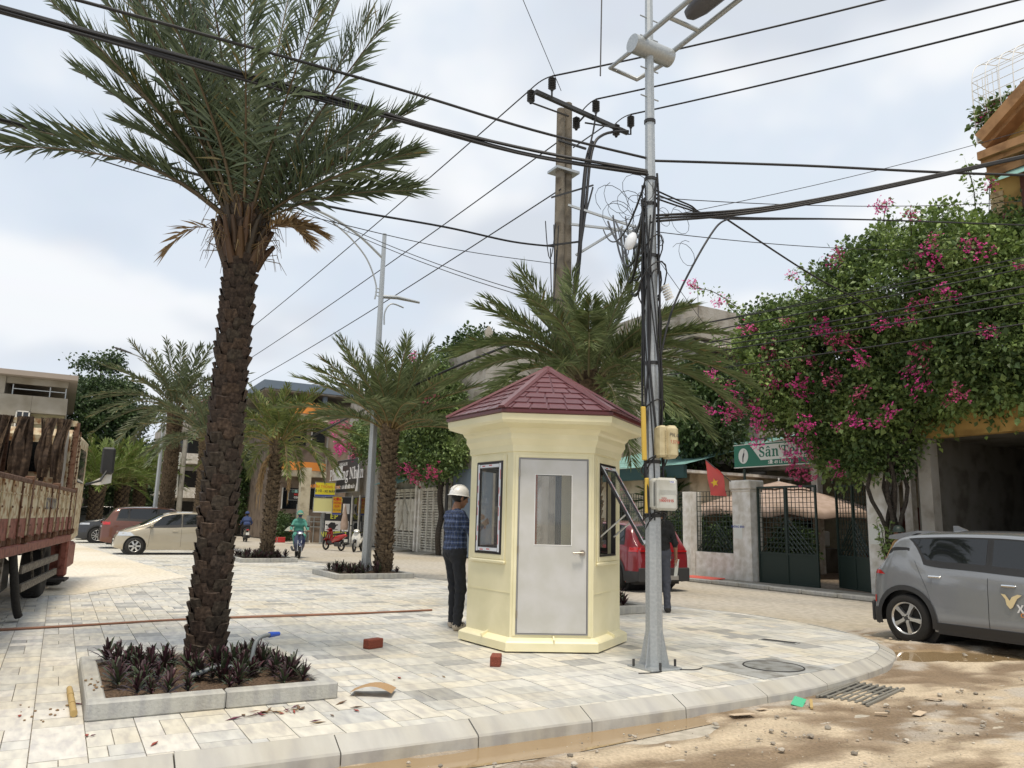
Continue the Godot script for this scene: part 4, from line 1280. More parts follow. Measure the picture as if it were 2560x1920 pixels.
func build_houses_right() -> void:
	mat("white_plaster", 0.80, 0.785, 0.75, 0.8, {"t": "stain", "s": 0.8, "n": "n_fine", "ns": 0.3})
	mat("cream_plaster", 0.58, 0.53, 0.41, 0.8, {"t": "plaster", "s": 0.45, "n": "n_fine", "ns": 0.3})
	mat("grey_plaster", 0.36, 0.34, 0.31, 0.85, {"t": "plaster", "s": 0.35, "n": "n_fine", "ns": 0.3})
	mat("ochre", 0.56, 0.36, 0.12, 0.8, {"t": "plaster", "s": 0.4})
	mat("ochre_trim", 0.40, 0.22, 0.10, 0.8, {"t": "plaster", "s": 0.7})
	mat("slate_grey", 0.16, 0.17, 0.18, 0.6)
	mat("gate_green", 0.018, 0.034, 0.028, 0.5)
	mat("teal_paint", 0.22, 0.42, 0.40, 0.6, {"t": "plaster", "s": 0.8})
	mat("dark_teal", 0.012, 0.05, 0.05, 0.5)
	mat("fibre_roof", 0.27, 0.235, 0.20, 0.9, {"t": "plaster", "s": 0.6})
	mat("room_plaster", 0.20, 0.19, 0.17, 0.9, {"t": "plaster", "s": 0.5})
	mat("canvas", 0.52, 0.40, 0.34, 0.85, {"t": "stain", "s": 0.8, "back": 0.3})
	mat("sign_green", 0.015, 0.16, 0.10, 0.45)
	mat("sign_white", 0.70, 0.72, 0.68, 0.45)
	mat("rust_metal", 0.16, 0.06, 0.045, 0.8)
	# raised footway before the gates
	var fw := MB.new()
	fw.bar(Vector3(15.95, ST, -60), Vector3(40, -0.06, 20))
	struct("footway", fw, M.concrete)
	var kb := Node3D.new(); kb.name = "footway_kerb"; add_child(kb); kb.set_meta("kind", "structure")
	for i in 26:
		var z := -24.0 + i * 1.0
		rect_part(kb, "kerb_stone", Vector3(15.72, ST, z + 0.01), Vector3(15.94, -0.045 + rr(-0.01, 0.01), z + 0.99), M.bed_stone, 0.02)
	# gate pillars
	for q in [["broad white gate pillar with moulded cap carrying the flag", -16.0, 0.68, 2.78, true], ["slim white fence pillar beside the red car", -18.05, 0.36, 2.5, false], ["white gate pillar under the bougainvillea", -11.72, 0.56, 2.85, true]]:
		var P := thing("gate_pillar", q[0], "pillar", Vector3(16.6, -0.06, q[1]), 0, "white gate pillars")
		rect_part(P, "shaft", Vector3(0, 0, 0), Vector3(0.45, q[3] - (0.3 if q[4] else 0.0), q[2]), M.white_plaster, 0.01)
		if q[4]:
			rect_part(P, "cap", Vector3(-0.06, q[3] - 0.26, -0.06), Vector3(0.51, q[3], q[2] + 0.06), M.white_plaster, 0.03)
			rect_part(P, "moulding", Vector3(-0.03, q[3] - 0.32, -0.03), Vector3(0.48, q[3] - 0.262, q[2] + 0.03), M.white_plaster, 0.02)
			var nt := rect_part(P, "notice", Vector3(-0.004, 1.15, 0.04), Vector3(-0.001, 1.55, 0.36), M.sign_white)
			if q[1] < -15: text(nt, "THÔNG BÁO", 0.06, M.ink_blue, rot(0, -90, 0, Vector3(-0.006, 1.48, 0.2)), 700, false, 0.001)
	# low walls and fences
	for q in [["low white wall with barred fence between the gate pillars", -17.67, -16.03], ["barred fence with low wall next to the teal-eaved house", -22.0, -18.07]]:
		var Fe := thing("fence", q[0], "fence", Vector3(16.75, -0.06, q[1]), 0, "barred fences of the court")
		var L: float = q[2] - q[1]
		rect_part(Fe, "low_wall", Vector3(0, 0, 0), Vector3(0.16, 0.72, L), M.white_plaster)
		var n := int(L / 0.13)
		grille(Fe, 0.02, L - 0.02, 0.74, 2.5, 0.08, n, 12, 0.008, M.gate_green)
		for s in [-1, 1]:
			for k in 5:
				var top := 1.6 - k * 0.16
				var a := Vector3(0.06, 0.75, L / 2 + s * minf(L / 2 - 0.05, top - 0.72)); var b := Vector3(0.06, top, L / 2 + s * 0.02)
				var m := MB.new()
				m.box(Vector3(0.012, 0.026, (b - a).length()), Transform3D(Basis.looking_at(b - a, Vector3.RIGHT), (a + b) * 0.5))
				part(Fe, "chevron_bar", m, M.gate_green)
	var g1 := thing("iron_gate", "dark green iron gate leaf with chevron bars, closed beside the flag pillar", "gate", Vector3(16.8, -0.09, -15.24), 0, "dark green gate leaves")
	gate_leaf(g1, 1.95)
	var g2 := thing("iron_gate", "dark green iron gate leaf standing open under the flowers", "gate", Vector3(16.85, -0.09, -11.78), 158, "dark green gate leaves")
	gate_leaf(g2, 1.5)
	# court sign
	var S := thing("court_sign", "green and white signboard with player emblem above the iron gate", "sign", Vector3(16.72, 3.1, -15.98), -90)
	var wide := 3.6
	rect_part(S, "board", Vector3(0, 0, -0.1), Vector3(wide, 0.62, 0), M.sign_green)
	var wp := MB.new()
	wp.prism(PackedVector2Array([Vector2(0.62, 0.585), Vector2(0.98, 0.16), Vector2(wide - 0.03, 0.16), Vector2(wide - 0.03, 0.585)]), 0.004, off(Vector3(0, 0, 0.001)))
	part(S, "white_field", wp, M.sign_white)
	var em := MB.new()
	em.drum(0.2, 0.006, 24, Transform3D(Basis.from_euler(Vector3(PI / 2, 0, 0)).scaled_local(Vector3(0.9, 1, 1.1)), Vector3(0.35, 0.31, 0.004)))
	part(S, "emblem", em, M.sign_white)
	var pl := MB.new()
	pl.prism(PackedVector2Array([Vector2(0.32, 0.13), Vector2(0.345, 0.13), Vector2(0.355, 0.24), Vector2(0.38, 0.31), Vector2(0.395, 0.36), Vector2(0.385, 0.42), Vector2(0.40, 0.48), Vector2(0.385, 0.485), Vector2(0.372, 0.40), Vector2(0.35, 0.38), Vector2(0.32, 0.30), Vector2(0.315, 0.22)]), 0.004, off(Vector3(0, 0, 0.007)))
	part(S, "player_figure", pl, M.ink_dark)
	rect_part(S, "trim", Vector3(-0.02, -0.02, -0.1), Vector3(wide + 0.02, -0.001, 0.006), M.sign_white)
	rect_part(S, "trim", Vector3(-0.02, 0.621, -0.1), Vector3(wide + 0.02, 0.64, 0.006), M.sign_white)
	text(S, "Sân Tennis", 0.27, M.sign_green, off(Vector3(1.95, 0.37, 0.007)), 700, true)
	text(S, "SỐ: 49 LÊ VĂN - TH", 0.085, M.sign_white, off(Vector3(1.75, 0.082, 0.004)), 700)
	for x in [0.3, 3.2]: rect_part(S, "support", Vector3(x, -0.55, -0.08), Vector3(x + 0.05, -0.02, -0.03), M.gate_green)
	# flag
	var Fl := thing("flag", "small red flag with yellow star hanging from the gate pillar", "flag", Vector3(16.58, 2.6, -15.9), 0)
	part(Fl, "pole", tb([Vector3(0.02, -0.05, 0.1), Vector3(-0.25, 0.75, -0.85)], 0.014, 6), M.dark_metal)
	var fm := MB.new()
	var rows := []
	for i in 9:
		var row := []
		for j in 7:
			var u := i / 8.0; var v := j / 6.0
			var a := Vector3(-0.25, 0.75, -0.85).lerp(Vector3(-0.10, 0.30, -0.27), u)
			row.append(a + Vector3(0.03 * sin(v * 9 + u * 5) * v, -v * (1.05 - 0.42 * u), 0.10 * v + 0.08 * v * (1 - u) + 0.02 * sin(u * 11)))
		rows.append(row)
	fm.sheet(rows)
	part(Fl, "cloth", fm, mat("flag_red", 0.55, 0.022, 0.012, 0.7, {"back": 0.25}))
	var sp := PackedVector2Array()
	for k in 10: sp.append(Vector2(sin(TAU * k / 10), cos(TAU * k / 10)) * (0.13 if k % 2 == 0 else 0.055))
	var stp := MB.new()
	stp.prism(sp, 0.006, rot(0, -72, 14, Vector3(-0.215, 0.06, -0.52)))
	part(Fl, "star", stp, mat("star_yellow", 0.75, 0.5, 0.04, 0.7))
	solo("plastic_sheet", bx(Vector3(-0.3, 0, -0.6), Vector3(0.2, 0.03, 0.65), 0.012), mat("coral", 0.75, 0.13, 0.09, 0.6), "coral red plastic sheet lying on the footway by the fence", "sheet", "", rot(0, 4, 2, Vector3(16.15, -0.05, -16.75)))
	# big canvas parasol in the court
	var Pa := thing("parasol", "large faded beige canvas parasol behind the iron gate", "parasol", Vector3(20.2, -0.06, -17.4), 0)
	part(Pa, "pole", tb([Vector3.ZERO, Vector3(0, 3.02, 0)], 0.03, 8), M.galvanised)
	for q in [[[0.0, 2.98], [0.5, 2.86], [0.95, 2.72]], [[0.5, 2.78], [1.4, 2.55], [2.3, 2.28], [2.75, 2.12], [2.85, 2.0], [2.82, 1.86]]]:
		var cr := []
		for p in q:
			var ring := []
			for k in 32:
				var a := -TAU * k / 32.0
				var scal: float = 1.0 - (0.05 * p[0] / 2.8) * absf(sin(a * 4))
				ring.append(Vector3(cos(a) * p[0] * scal, p[1] - (0.09 * absf(sin(a * 4)) + 0.04 * sin(a * 13)) * p[0] / 2.8, sin(a) * p[0] * scal))
			cr.append(ring)
		cr.reverse()
		var cm := MB.new()
		cm.sheet(cr, true)
		part(Pa, "canopy", cm, M.canvas)
	for k in 8:
		var a := TAU * k / 8
		part(Pa, "rib", tb([Vector3(0, 2.7, 0), Vector3(cos(a) * 2.8, 2.06, sin(a) * 2.8)], 0.015, 5), M.galvanised)
	part(Pa, "finial", tb([Vector3(0, 2.98, 0), Vector3(0, 3.08, 0)], 0.03, 6), M.white_paint)
	# club house behind the gate: porch with posts and a corrugated roof
	var H := thing("club_house", "low club house with corrugated roof and dark porch behind the gate", "building", Vector3(23, -0.06, -24), 0)
	rect_part(H, "back_wall", Vector3(3.0, 0, 0), Vector3(3.2, 4.0, 13), M.cream_plaster)
	rect_part(H, "side_wall", Vector3(-1.5, 0, -0.2), Vector3(3.0, 4.0, 0), M.cream_plaster)
	for z in [0.2, 3.4, 6.5, 9.8, 12.6]: rect_part(H, "post", Vector3(-1.1, 0, z), Vector3(-0.85, 3.5, z + 0.25), M.white_plaster)
	rect_part(H, "beam", Vector3(-1.2, 3.5, 0), Vector3(-0.8, 3.85, 13), M.grey_plaster)
	rect_part(H, "door", Vector3(2.96, 0, 7.0), Vector3(2.99, 2.3, 8.0), M.rust_metal)
	rect_part(H, "window", Vector3(2.96, 0.9, 2.0), Vector3(2.99, 2.2, 3.6), M.tinted_glass); rect_part(H, "window", Vector3(2.96, 0.9, 9.6), Vector3(2.99, 2.2, 11.2), M.tinted_glass)
	var ro := []
	for i in 2:
		var row := []
		for k in 131: row.append(Vector3(-2.0 + i * 5.5, 3.95 + i * 1.35 + 0.035 * sin(k * 1.6), -0.6 + k * 0.108))
		ro.append(row)
	var rm := MB.new()
	rm.sheet(ro)
	part(H, "roof", rm, M.fibre_roof)
	rect_part(H, "counter", Vector3(0.6, 0, 7.2), Vector3(1.1, 0.9, 9.0), mat("counter_red", 0.16, 0.04, 0.04, 0.6))
	for q in [[0.3, 5.6, 0.55], [0.1, 9.4, 0.5]]:
		solo("white_tub", bx(Vector3(-0.25, 0, -0.3), Vector3(0.25, q[2], 0.3), 0.05), M.sign_white, "white tub standing in the dark porch of the club house", "tub", "tubs in the porch", off(Vector3(23 + q[0], 0.8 if q[1] < 6 else -0.06, -24 + q[1])))
	solo("porch_table", bx(Vector3(-0.4, 0, -0.6), Vector3(0.4, 0.82, 0.6), 0.02), M.room_plaster, "dark table under the white tub in the porch", "table", "", off(Vector3(23.3, -0.06, -18.4)))
	var tall := MB.new()
	tall.bar(Vector3(16.8, -0.055, -25), Vector3(23, -0.05, -7))
	struct("court_floor", tall, mat("court_clay", 0.26, 0.21, 0.16, 0.9, {"t": "rough_dirt", "s": 0.5}))
	# low house with teal eaves left of the court
	var T := thing("low_house", "low cream house with stained walls and teal eaves beside the fence", "house", Vector3(18.2, -0.06, -26), 0)
	rect_part(T, "wall", Vector3(0, 0, 0), Vector3(5, 3.2, 6.6), M.cream_plaster)
	rect_part(T, "fascia", Vector3(-0.65, 3.02, -0.5), Vector3(-0.5, 3.45, 7.0), M.dark_teal)
	var tr := MB.new()
	tr.quad(Vector3(-0.68, 3.46, 7.1), Vector3(5, 4.9, 7.1), Vector3(5, 4.9, -0.6), Vector3(-0.68, 3.46, -0.6))
	part(T, "roof", tr, M.teal_paint)
	rect_part(T, "soffit", Vector3(-0.5, 3.21, -0.5), Vector3(5, 3.3, 7.0), M.white_plaster)
	rect_part(T, "window", Vector3(-0.02, 1.0, 2.0), Vector3(-0.005, 2.2, 3.4), M.tinted_glass)
	var bnr := rect_part(T, "banner", Vector3(-0.05, 0.7, -0.4), Vector3(-0.02, 2.3, 0.7), mat("banner_yellow", 0.60, 0.58, 0.05, 0.6))
	text(bnr, "BÌNH", 0.42, M.ink_dark, rot(0, -90, 0, Vector3(-0.056, 1.7, 0.15)), 900, false, 0.002)
	# tall concrete house behind
	var Ch := thing("concrete_house", "tall unpainted concrete house with roof block and caged balcony", "house", Vector3(22, -0.06, -36), 0)
	rect_part(Ch, "wall", Vector3(0, 0, 0), Vector3(9, 9.4, 13.0), M.grey_plaster)
	rect_part(Ch, "front_panel", Vector3(-0.02, 1.0, 0.1), Vector3(-0.003, 9.0, 11.8), mat("grey_cream", 0.50, 0.46, 0.38, 0.85, {"t": "plaster", "s": 0.3}))
	rect_part(Ch, "roof_block", Vector3(0.3, 9.41, 4.0), Vector3(4, 11.0, 12.0), M.grey_plaster)
	rect_part(Ch, "parapet", Vector3(-0.45, 9.1, 11.6), Vector3(0.9, 9.95, 13.4), M.concrete)
	part(Ch, "antenna", tb([Vector3(0.2, 9.95, 13.0), Vector3(0.2, 11.6, 13.0)], 0.015, 4), M.dark_metal)
	var bc := part(Ch, "balcony", bx(Vector3(0.2, 5.7, 13.0), Vector3(3, 6.2, 16.6)), M.concrete)
	var bl := MB.new()
	var rws := []
	for i in 2:
		var row := []
		for k in 9: row.append(Vector3(-0.2 + i * 3.4, 9.1 - 0.11 * k - 0.02 * k * (8 - k), 13.0 + k * 0.48))
		rws.append(row)
	bl.sheet(rws)
	part(bc, "canopy", bl, M.grey_plaster)
	rect_part(bc, "beam", Vector3(0.05, 7.75, 13.0), Vector3(0.15, 7.9, 16.8), M.rust_metal)
	for k in 10: rect_part(bc, "rust_bar", Vector3(0.06, 7.9, 13.1 + k * 0.38), Vector3(0.1, 8.9 - k * 0.1, 13.14 + k * 0.38), M.rust_metal)
	grille(bc, 13.1, 16.7, 6.2, 7.75, 0.12, 16, 10, 0.008, M.dark_metal, "cage_bar")
	rect_part(bc, "room_wall", Vector3(1.6, 6.2, 13.0), Vector3(1.7, 8.5, 15.0), M.room_plaster)
	rect_part(bc, "door_frame", Vector3(0.5, 6.2, 13.0), Vector3(0.56, 7.7, 13.45), mat("door_wood", 0.42, 0.26, 0.08, 0.7))
	rect_part(bc, "curtain", Vector3(0.55, 6.2, 13.5), Vector3(0.6, 7.3, 14.0), M.teal_paint)
	# yellow house with pediment
	var Y := thing("yellow_house", "yellow ochre house with brown pediment and brick quoins above the garage", "house", Vector3(16.9, -0.06, -8.45), 0)
	rect_part(Y, "wall", Vector3(0.0, 4.2, 0.0), Vector3(9, 9.6, 9), M.ochre)
	for k in 30: rect_part(Y, "quoin", Vector3(-0.03, 4.9 + k * 0.13, -0.02), Vector3(-0.002, 5.015 + k * 0.13, 0.26), mat("quoin", 0.56, 0.42, 0.24, 0.85, {"t": "plaster", "s": 2.0}) if k == 0 else M.quoin, 0.005)
	rect_part(Y, "window", Vector3(-0.02, 5.6, 0.75), Vector3(0.0, 8.9, 2.3), M.tinted_glass)
	rect_part(Y, "window_frame", Vector3(-0.05, 5.5, 0.62), Vector3(-0.021, 9.0, 0.75), M.rust_metal)
	for q in [[0.30, 9.05, 9.2], [0.22, 9.2, 9.32], [0.42, 9.32, 9.42], [0.55, 9.42, 9.6]]:
		rect_part(Y, "cornice", Vector3(-q[0], q[1], 0.06), Vector3(-0.001, q[2] - 0.003, 9), M.ochre_trim)
	rect_part(Y, "cornice_band", Vector3(-0.25, 9.6, 0), Vector3(-0.002, 9.72, 9), M.brick)
	var gb := MB.new()
	gb.prism(PackedVector2Array([Vector2(0, 9.6), Vector2(9, 9.6), Vector2(4.6, 12.9)]), 0.3, Transform3D(Basis(Vector3(0, 0, 1), Vector3(0, 1, 0), Vector3(-1, 0, 0)), Vector3(0.3, 0, 0)))
	part(Y, "gable", gb, M.ochre)
	var rk := MB.new()
	var e0 := Vector3(0, 9.75, 0.12); var e1 := Vector3(0, 13.3, 5.0)
	var dd := e1 - e0
	for q in [[0.55, 0.24, 0.16], [0.38, 0.14, 0.0]]:
		rk.box(Vector3(q[0], q[1], dd.length()), Transform3D(Basis.looking_at(dd, Vector3.UP), (e0 + e1) * 0.5 + Vector3(-q[0] * 0.5, q[2], 0)))
	part(Y, "raking_cornice", rk, M.ochre_trim)
	var aw := MB.new()
	aw.quad(Vector3(-1.0, 8.6, 0.5), Vector3(-1.0, 8.6, 2.6), Vector3(-0.1, 9.15, 2.6), Vector3(-0.1, 9.15, 0.5))
	part(Y, "awning", aw, M.teal_paint)
	# garage under it
	rect_part(Y, "lintel", Vector3(-0.15, 3.55, -1.9), Vector3(0.15, 4.1, 9), M.ochre)
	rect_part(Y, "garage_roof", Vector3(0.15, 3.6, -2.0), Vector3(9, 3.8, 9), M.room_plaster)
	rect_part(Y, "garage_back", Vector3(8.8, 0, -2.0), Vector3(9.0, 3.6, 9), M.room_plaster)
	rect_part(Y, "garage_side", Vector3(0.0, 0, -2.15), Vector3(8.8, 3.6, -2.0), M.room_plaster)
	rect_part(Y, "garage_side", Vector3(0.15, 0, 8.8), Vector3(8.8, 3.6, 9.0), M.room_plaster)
	rect_part(Y, "partition", Vector3(5.2, 0, -0.9), Vector3(5.4, 3.6, 3.0), M.grey_plaster)
	rect_part(Y, "added_garage_front", Vector3(-0.05, 0, 0.75), Vector3(0.1, 3.548, 9), M.slate_grey)  # unseen front, added to keep daylight out and darken the garage
	rect_part(Y, "pier", Vector3(-0.1, 0, -2.05), Vector3(0.2, 3.55, -1.75), M.grey_plaster)
	for q in [[0.9, 0.0, -1.7, 1.5, 1.15, -1.2], [0.8, 0.0, 0.7, 1.3, 1.2, 1.5]]:
		solo("crate", bx(Vector3(q[0], q[1], q[2]), Vector3(q[3], q[4], q[5]), 0.02), M.grey_plaster, "pale crate standing inside the dark garage", "crate", "crates in the garage", off(Vector3(16.9, -0.06, -8.45)))
	# balcony cage with flowers on the roof corner
	var Cg := thing("balcony_cage", "white wire cage with a curved top on the yellow house roof", "cage", Vector3(17.5, 10.35, -8.95), 0)
	Cg.scale = Vector3(0.72, 0.72, 0.72)
	rect_part(Cg, "planter", Vector3(0, 0, 0), Vector3(1.3, 0.35, 1.5), M.concrete)
	for k in 9:
		var z := k * 0.42
		part(Cg, "hoop", tb(smooth([Vector3(0, 0, z), Vector3(0, 2.1, z), Vector3(0.5, 2.9, z), Vector3(1.7, 3.3, z)], 4), 0.016, 4), M.white_paint)
	for k in 8:
		var y := k * 0.3
		part(Cg, "wire", tb([Vector3(0, y, 0), Vector3(0, y, 3.4)], 0.013, 4), M.white_paint)
	for k in 6:
		part(Cg, "wire", tb([Vector3(k * 0.33, 0, 0), Vector3(k * 0.33, 2.1 + 0.22 * k, 0)], 0.013, 4), M.white_paint)
	for k in 8:
		part(Cg, "wire", tb([Vector3(0, k * 0.3, 0), Vector3(1.7, k * 0.3, 0)], 0.013, 4), M.white_paint)
	for k in 4:
		var q: Vector3 = [Vector3(0.1, 2.3, 0), Vector3(0.45, 2.85, 0), Vector3(1.0, 3.1, 0), Vector3(1.6, 3.28, 0)][k]
		part(Cg, "wire", tb([q, q + Vector3(0, 0, 3.4)], 0.013, 4), M.white_paint)

# ---------------------------------------------------------------- houses farther along, and on the left
func board(label: String, at: Vector3, w: float, h: float, m: Material, turn := 0.0, called := "signboard") -> Node3D:
	var S := thing(called, label, "sign", at, turn)
	rect_part(S, "board", Vector3(-w / 2, -h / 2, -0.05), Vector3(w / 2, h / 2, 0), m)
	var f := 0.02
	for q in [[-w / 2 - f, -h / 2 - f, w / 2 + f, -h / 2], [-w / 2 - f, h / 2, w / 2 + f, h / 2 + f], [-w / 2 - f, -h / 2, -w / 2, h / 2], [w / 2, -h / 2, w / 2 + f, h / 2]]:
		rect_part(S, "frame", Vector3(q[0], q[1], -0.06), Vector3(q[2], q[3], 0.012), M.galvanised)
	return S

func white_door(Z0: float, Z1: float, chev: bool, label: String) -> void:
	var D := thing("folding_door", label, "door", Vector3(14.9, -0.1, Z0), 0, "white steel house doors")
	var w := Z1 - Z0
	rect_part(D, "post", Vector3(-0.05, 0, -0.18), Vector3(0.25, 3.4, -0.001), M.white_plaster)
	rect_part(D, "post", Vector3(-0.05, 0, w + 0.001), Vector3(0.25, 3.4, w + 0.18), M.white_plaster)
	var st := [0.0, w * 0.25, w * 0.5, w * 0.75, w]
	for i in 5: rect_part(D, "stile", Vector3(0.04, 0.05, clampf(st[i] - 0.05, 0.0, w - 0.1)), Vector3(0.1, 3.0, clampf(st[i] + 0.05, 0.1, w)), M.door_white)
	for y in [0.05, 2.9]: rect_part(D, "rail", Vector3(0.045, y, 0.01), Vector3(0.095, y + 0.1, w - 0.01), M.door_white)
	if chev:
		rect_part(D, "leaf", Vector3(0.06, 0.95, 0.02), Vector3(0.09, 2.5, w / 2 - 0.01), M.door_white); rect_part(D, "leaf", Vector3(0.06, 0.95, w / 2 + 0.01), Vector3(0.09, 2.5, w - 0.02), M.door_white)
		for k in 7:
			for e in [-1, 1]:
				var m := MB.new()
				m.box(Vector3(0.07, 0.05, 0.8), Transform3D(Basis.from_euler(Vector3(e * 0.9, 0, 0)), Vector3(0.03, 1.3 + k * 0.14, w / 2 + e * 0.3)))
				part(D, "chevron_slat", m, M.door_white)
	for c in 4:
		for k in 23:
			var y := 0.2 + k * 0.12
			if chev and y > 0.85 and y < 2.5: continue
			rect_part(D, "slat", Vector3(0.05, y, st[c] + 0.05), Vector3(0.085, y + 0.07, st[c + 1] - 0.05), M.door_white)

func build_houses_far() -> void:
	mat("door_white", 0.60, 0.58, 0.52, 0.6, {"t": "plaster", "s": 0.8})
	mat("orange_paint", 0.68, 0.24, 0.04, 0.7)
	mat("slate_blue", 0.13, 0.17, 0.22, 0.6)
	mat("brown_wall", 0.26, 0.20, 0.155, 0.85, {"t": "plaster", "s": 0.4})
	mat("sign_black", 0.018, 0.018, 0.02, 0.4)
	mat("sign_yellow", 0.72, 0.62, 0.04, 0.5)
	mat("letter_white", 0.75, 0.75, 0.75, 0.5)
	white_door(-38.0, -34.9, true, "white steel house door with a chevron pattern")
	white_door(-34.3, -31.6, false, "white louvred house door beside the dark climbing trunk")
	var aw := MB.new()
	aw.quad(Vector3(13.9, 3.1, -34.7), Vector3(15.1, 3.6, -34.7), Vector3(15.1, 3.6, -38.4), Vector3(13.9, 3.1, -38.4))
	solo("awning", aw, M.teal_paint, "thin teal awning over the chevron steel door", "awning")
	# grey rendered house
	var G := thing("grey_house", "grey rendered house with a small dark window behind the bougainvillea", "house", Vector3(15.15, -0.1, -46.5), 0)
	rect_part(G, "wall", Vector3(0, 0, 0), Vector3(9, 9.0, 18), M.grey_plaster)
	var wn := rect_part(G, "window", Vector3(-0.02, 5.0, 0.9), Vector3(-0.002, 6.2, 2.4), M.tinted_glass)
	rect_part(wn, "lintel", Vector3(-0.3, 6.25, 0.6), Vector3(-0.021, 6.35, 2.7), M.grey_plaster)
	rect_part(wn, "frame", Vector3(-0.05, 4.95, 0.82), Vector3(-0.021, 6.22, 0.9), M.concrete)
	for q in [[9.0, 0.5], [9.0, 17.4]]:
		var ur := MB.new()
		ur.lathe([Vector2(0.12, 0), Vector2(0.3, 0.25), Vector2(0.14, 0.5), Vector2(0.2, 0.75), Vector2(0.05, 1.0)], 10, off(Vector3(0.4, q[0], q[1])))
		part(G, "urn", ur, M.concrete)
	# downpipe by the doors
	var dp := solo("downpipe", tb(smooth([Vector3(14.6, 5.5, -31.6), Vector3(14.6, 4.3, -31.55), Vector3(14.75, 3.9, -31.3), Vector3(14.8, 3.6, -31.2), Vector3(14.8, -0.1, -31.2)], 4), 0.07, 8), M.dark_metal, "grey downpipe bent round the corner beside the louvred door", "pipe")
	solo("shutter", bx(Vector3(15.0, -0.1, -31.0), Vector3(15.1, 3.6, -27.5)), M.slate_blue, "dark ribbed steel shutter beside the downpipe", "shutter")
	# hairdresser's signs
	var S := board("large black shop sign with white script lettering", Vector3(14.75, 3.9, -45.1), 4.2, 1.95, M.sign_black, -90, "shop_sign")
	text(S, "Phương Nhàn", 0.66, M.letter_white, off(Vector3(-0.35, 0.1, 0.004)), 700, true)
	text(S, "HAIR SALON", 0.2, M.letter_white, off(Vector3(-0.9, 0.72, 0.004)), 400)
	text(S, "ĐT: 0912   GIÁ RẺ MỖI NGÀY", 0.2, M.letter_white, off(Vector3(-0.4, -0.68, 0.004)), 700)
	var hv := MB.new()
	hv.prism(PackedVector2Array([Vector2(1.55, -0.95), Vector2(2.0, -0.95), Vector2(2.05, 0.9), Vector2(1.8, 0.95), Vector2(1.9, 0.35), Vector2(1.7, 0.0), Vector2(1.8, -0.4)]), 0.004, off(Vector3(0, 0, 0.001)))
	part(S, "portrait", hv, M.letter_white)
	var V := board("tall black sign column listing hair treatments", Vector3(14.45, 1.25, -45.6), 1.55, 2.75, M.sign_black, -28, "column_sign")
	for q in [["UỐN", 1.12], ["ÉP", 0.22], ["NHUỘM", -0.85]]: text(V, q[0], 0.3, mat("sign_lime", 0.60, 0.62, 0.08, 0.6) if q[0] == "UỐN" else M.sign_lime, off(Vector3(-0.2, q[1], 0.004)), 700)
	for y in [0.68, -0.35]:
		rect_part(V, "picture", Vector3(-0.7, y - 0.3, 0.001), Vector3(0.22, y + 0.3, 0.006), M.letter_white); rect_part(V, "picture", Vector3(0.3, y - 0.3, 0.001), Vector3(0.7, y + 0.3, 0.006), M.letter_white)
		var hm := MB.new()
		hm.prism(PackedVector2Array([Vector2(-0.45, y - 0.2), Vector2(-0.15, y - 0.22), Vector2(-0.02, y), Vector2(-0.12, y + 0.2), Vector2(-0.35, y + 0.22), Vector2(-0.55, y + 0.05)]), 0.003, off(Vector3(0, 0, 0.007)))
		part(V, "hair_shape", hm, M.sign_black)
	var sh := thing("salon_front", "narrow glazed shop front under the black sign", "shop front", Vector3(14.95, -0.1, -44.4), 0)
	rect_part(sh, "pane", Vector3(0.0, 0.1, 0), Vector3(0.02, 2.7, 2.6), M.tinted_glass)
	for z in [0.0, 1.3, 2.6]: rect_part(sh, "mullion", Vector3(-0.06, 0, z - 0.05), Vector3(-0.001, 2.8, z + 0.05), M.white_plaster)
	# yellow signs
	var y1 := board("bright yellow sign with orange and black lettering", Vector3(13.72, 3.05, -46), 1.2, 0.84, M.sign_yellow)
	text(y1, "KIỂM THÔNG GIÁ", 0.155, M.orange_paint, off(Vector3(0, 0.17, 0.004)), 900)
	text(y1, "Ô TÔ - XE MÁY", 0.13, M.ink_dark, off(Vector3(0, -0.1, 0.004)), 700)
	rect_part(y1, "blue_band", Vector3(-0.6, -0.42, 0.001), Vector3(0.6, -0.31, 0.005), M.ink_blue)
	var y2 := board("blank pale yellow signboard below the bright yellow one", Vector3(13.45, 2.1, -45.2), 1.2, 0.84, mat("sign_pale", 0.68, 0.66, 0.30, 0.5))
	rect_part(y2, "strip", Vector3(-0.6, -0.42, 0.001), Vector3(0.6, -0.36, 0.005), M.letter_white)
	var y3 := board("narrow upright orange-yellow sign with red lettering", Vector3(14.2, 2.1, -45.0), 0.52, 1.05, mat("sign_amber", 0.74, 0.42, 0.03, 0.5))
	for q in [["KIỂM", 0.36], ["THÔNG", 0.16], ["GIÁ", -0.04]]: text(y3, q[0], 0.13, M.red_print, off(Vector3(0, q[1], 0.004)), 900)
	text(y3, "Ô TÔ - XE MÁY", 0.06, M.ink_dark, off(Vector3(0, -0.26, 0.004)), 700)
	rect_part(y3, "blue_band", Vector3(-0.26, -0.52, 0.001), Vector3(0.26, -0.42, 0.005), M.ink_blue)
	var d1 := board("small dark sign with red and teal lettering behind the palm", Vector3(13.2, 2.78, -50), 1.25, 0.66, M.sign_black)
	text(d1, "GIẢI KHÁT", 0.13, M.teal_paint, off(Vector3(0, 0.2, 0.004)), 700)
	text(d1, "MÍA ĐÁ", 0.12, M.red_print, off(Vector3(0, 0.02, 0.004)), 700)
	text(d1, "COFFEE", 0.12, M.letter_white, off(Vector3(0, -0.17, 0.004)), 700)
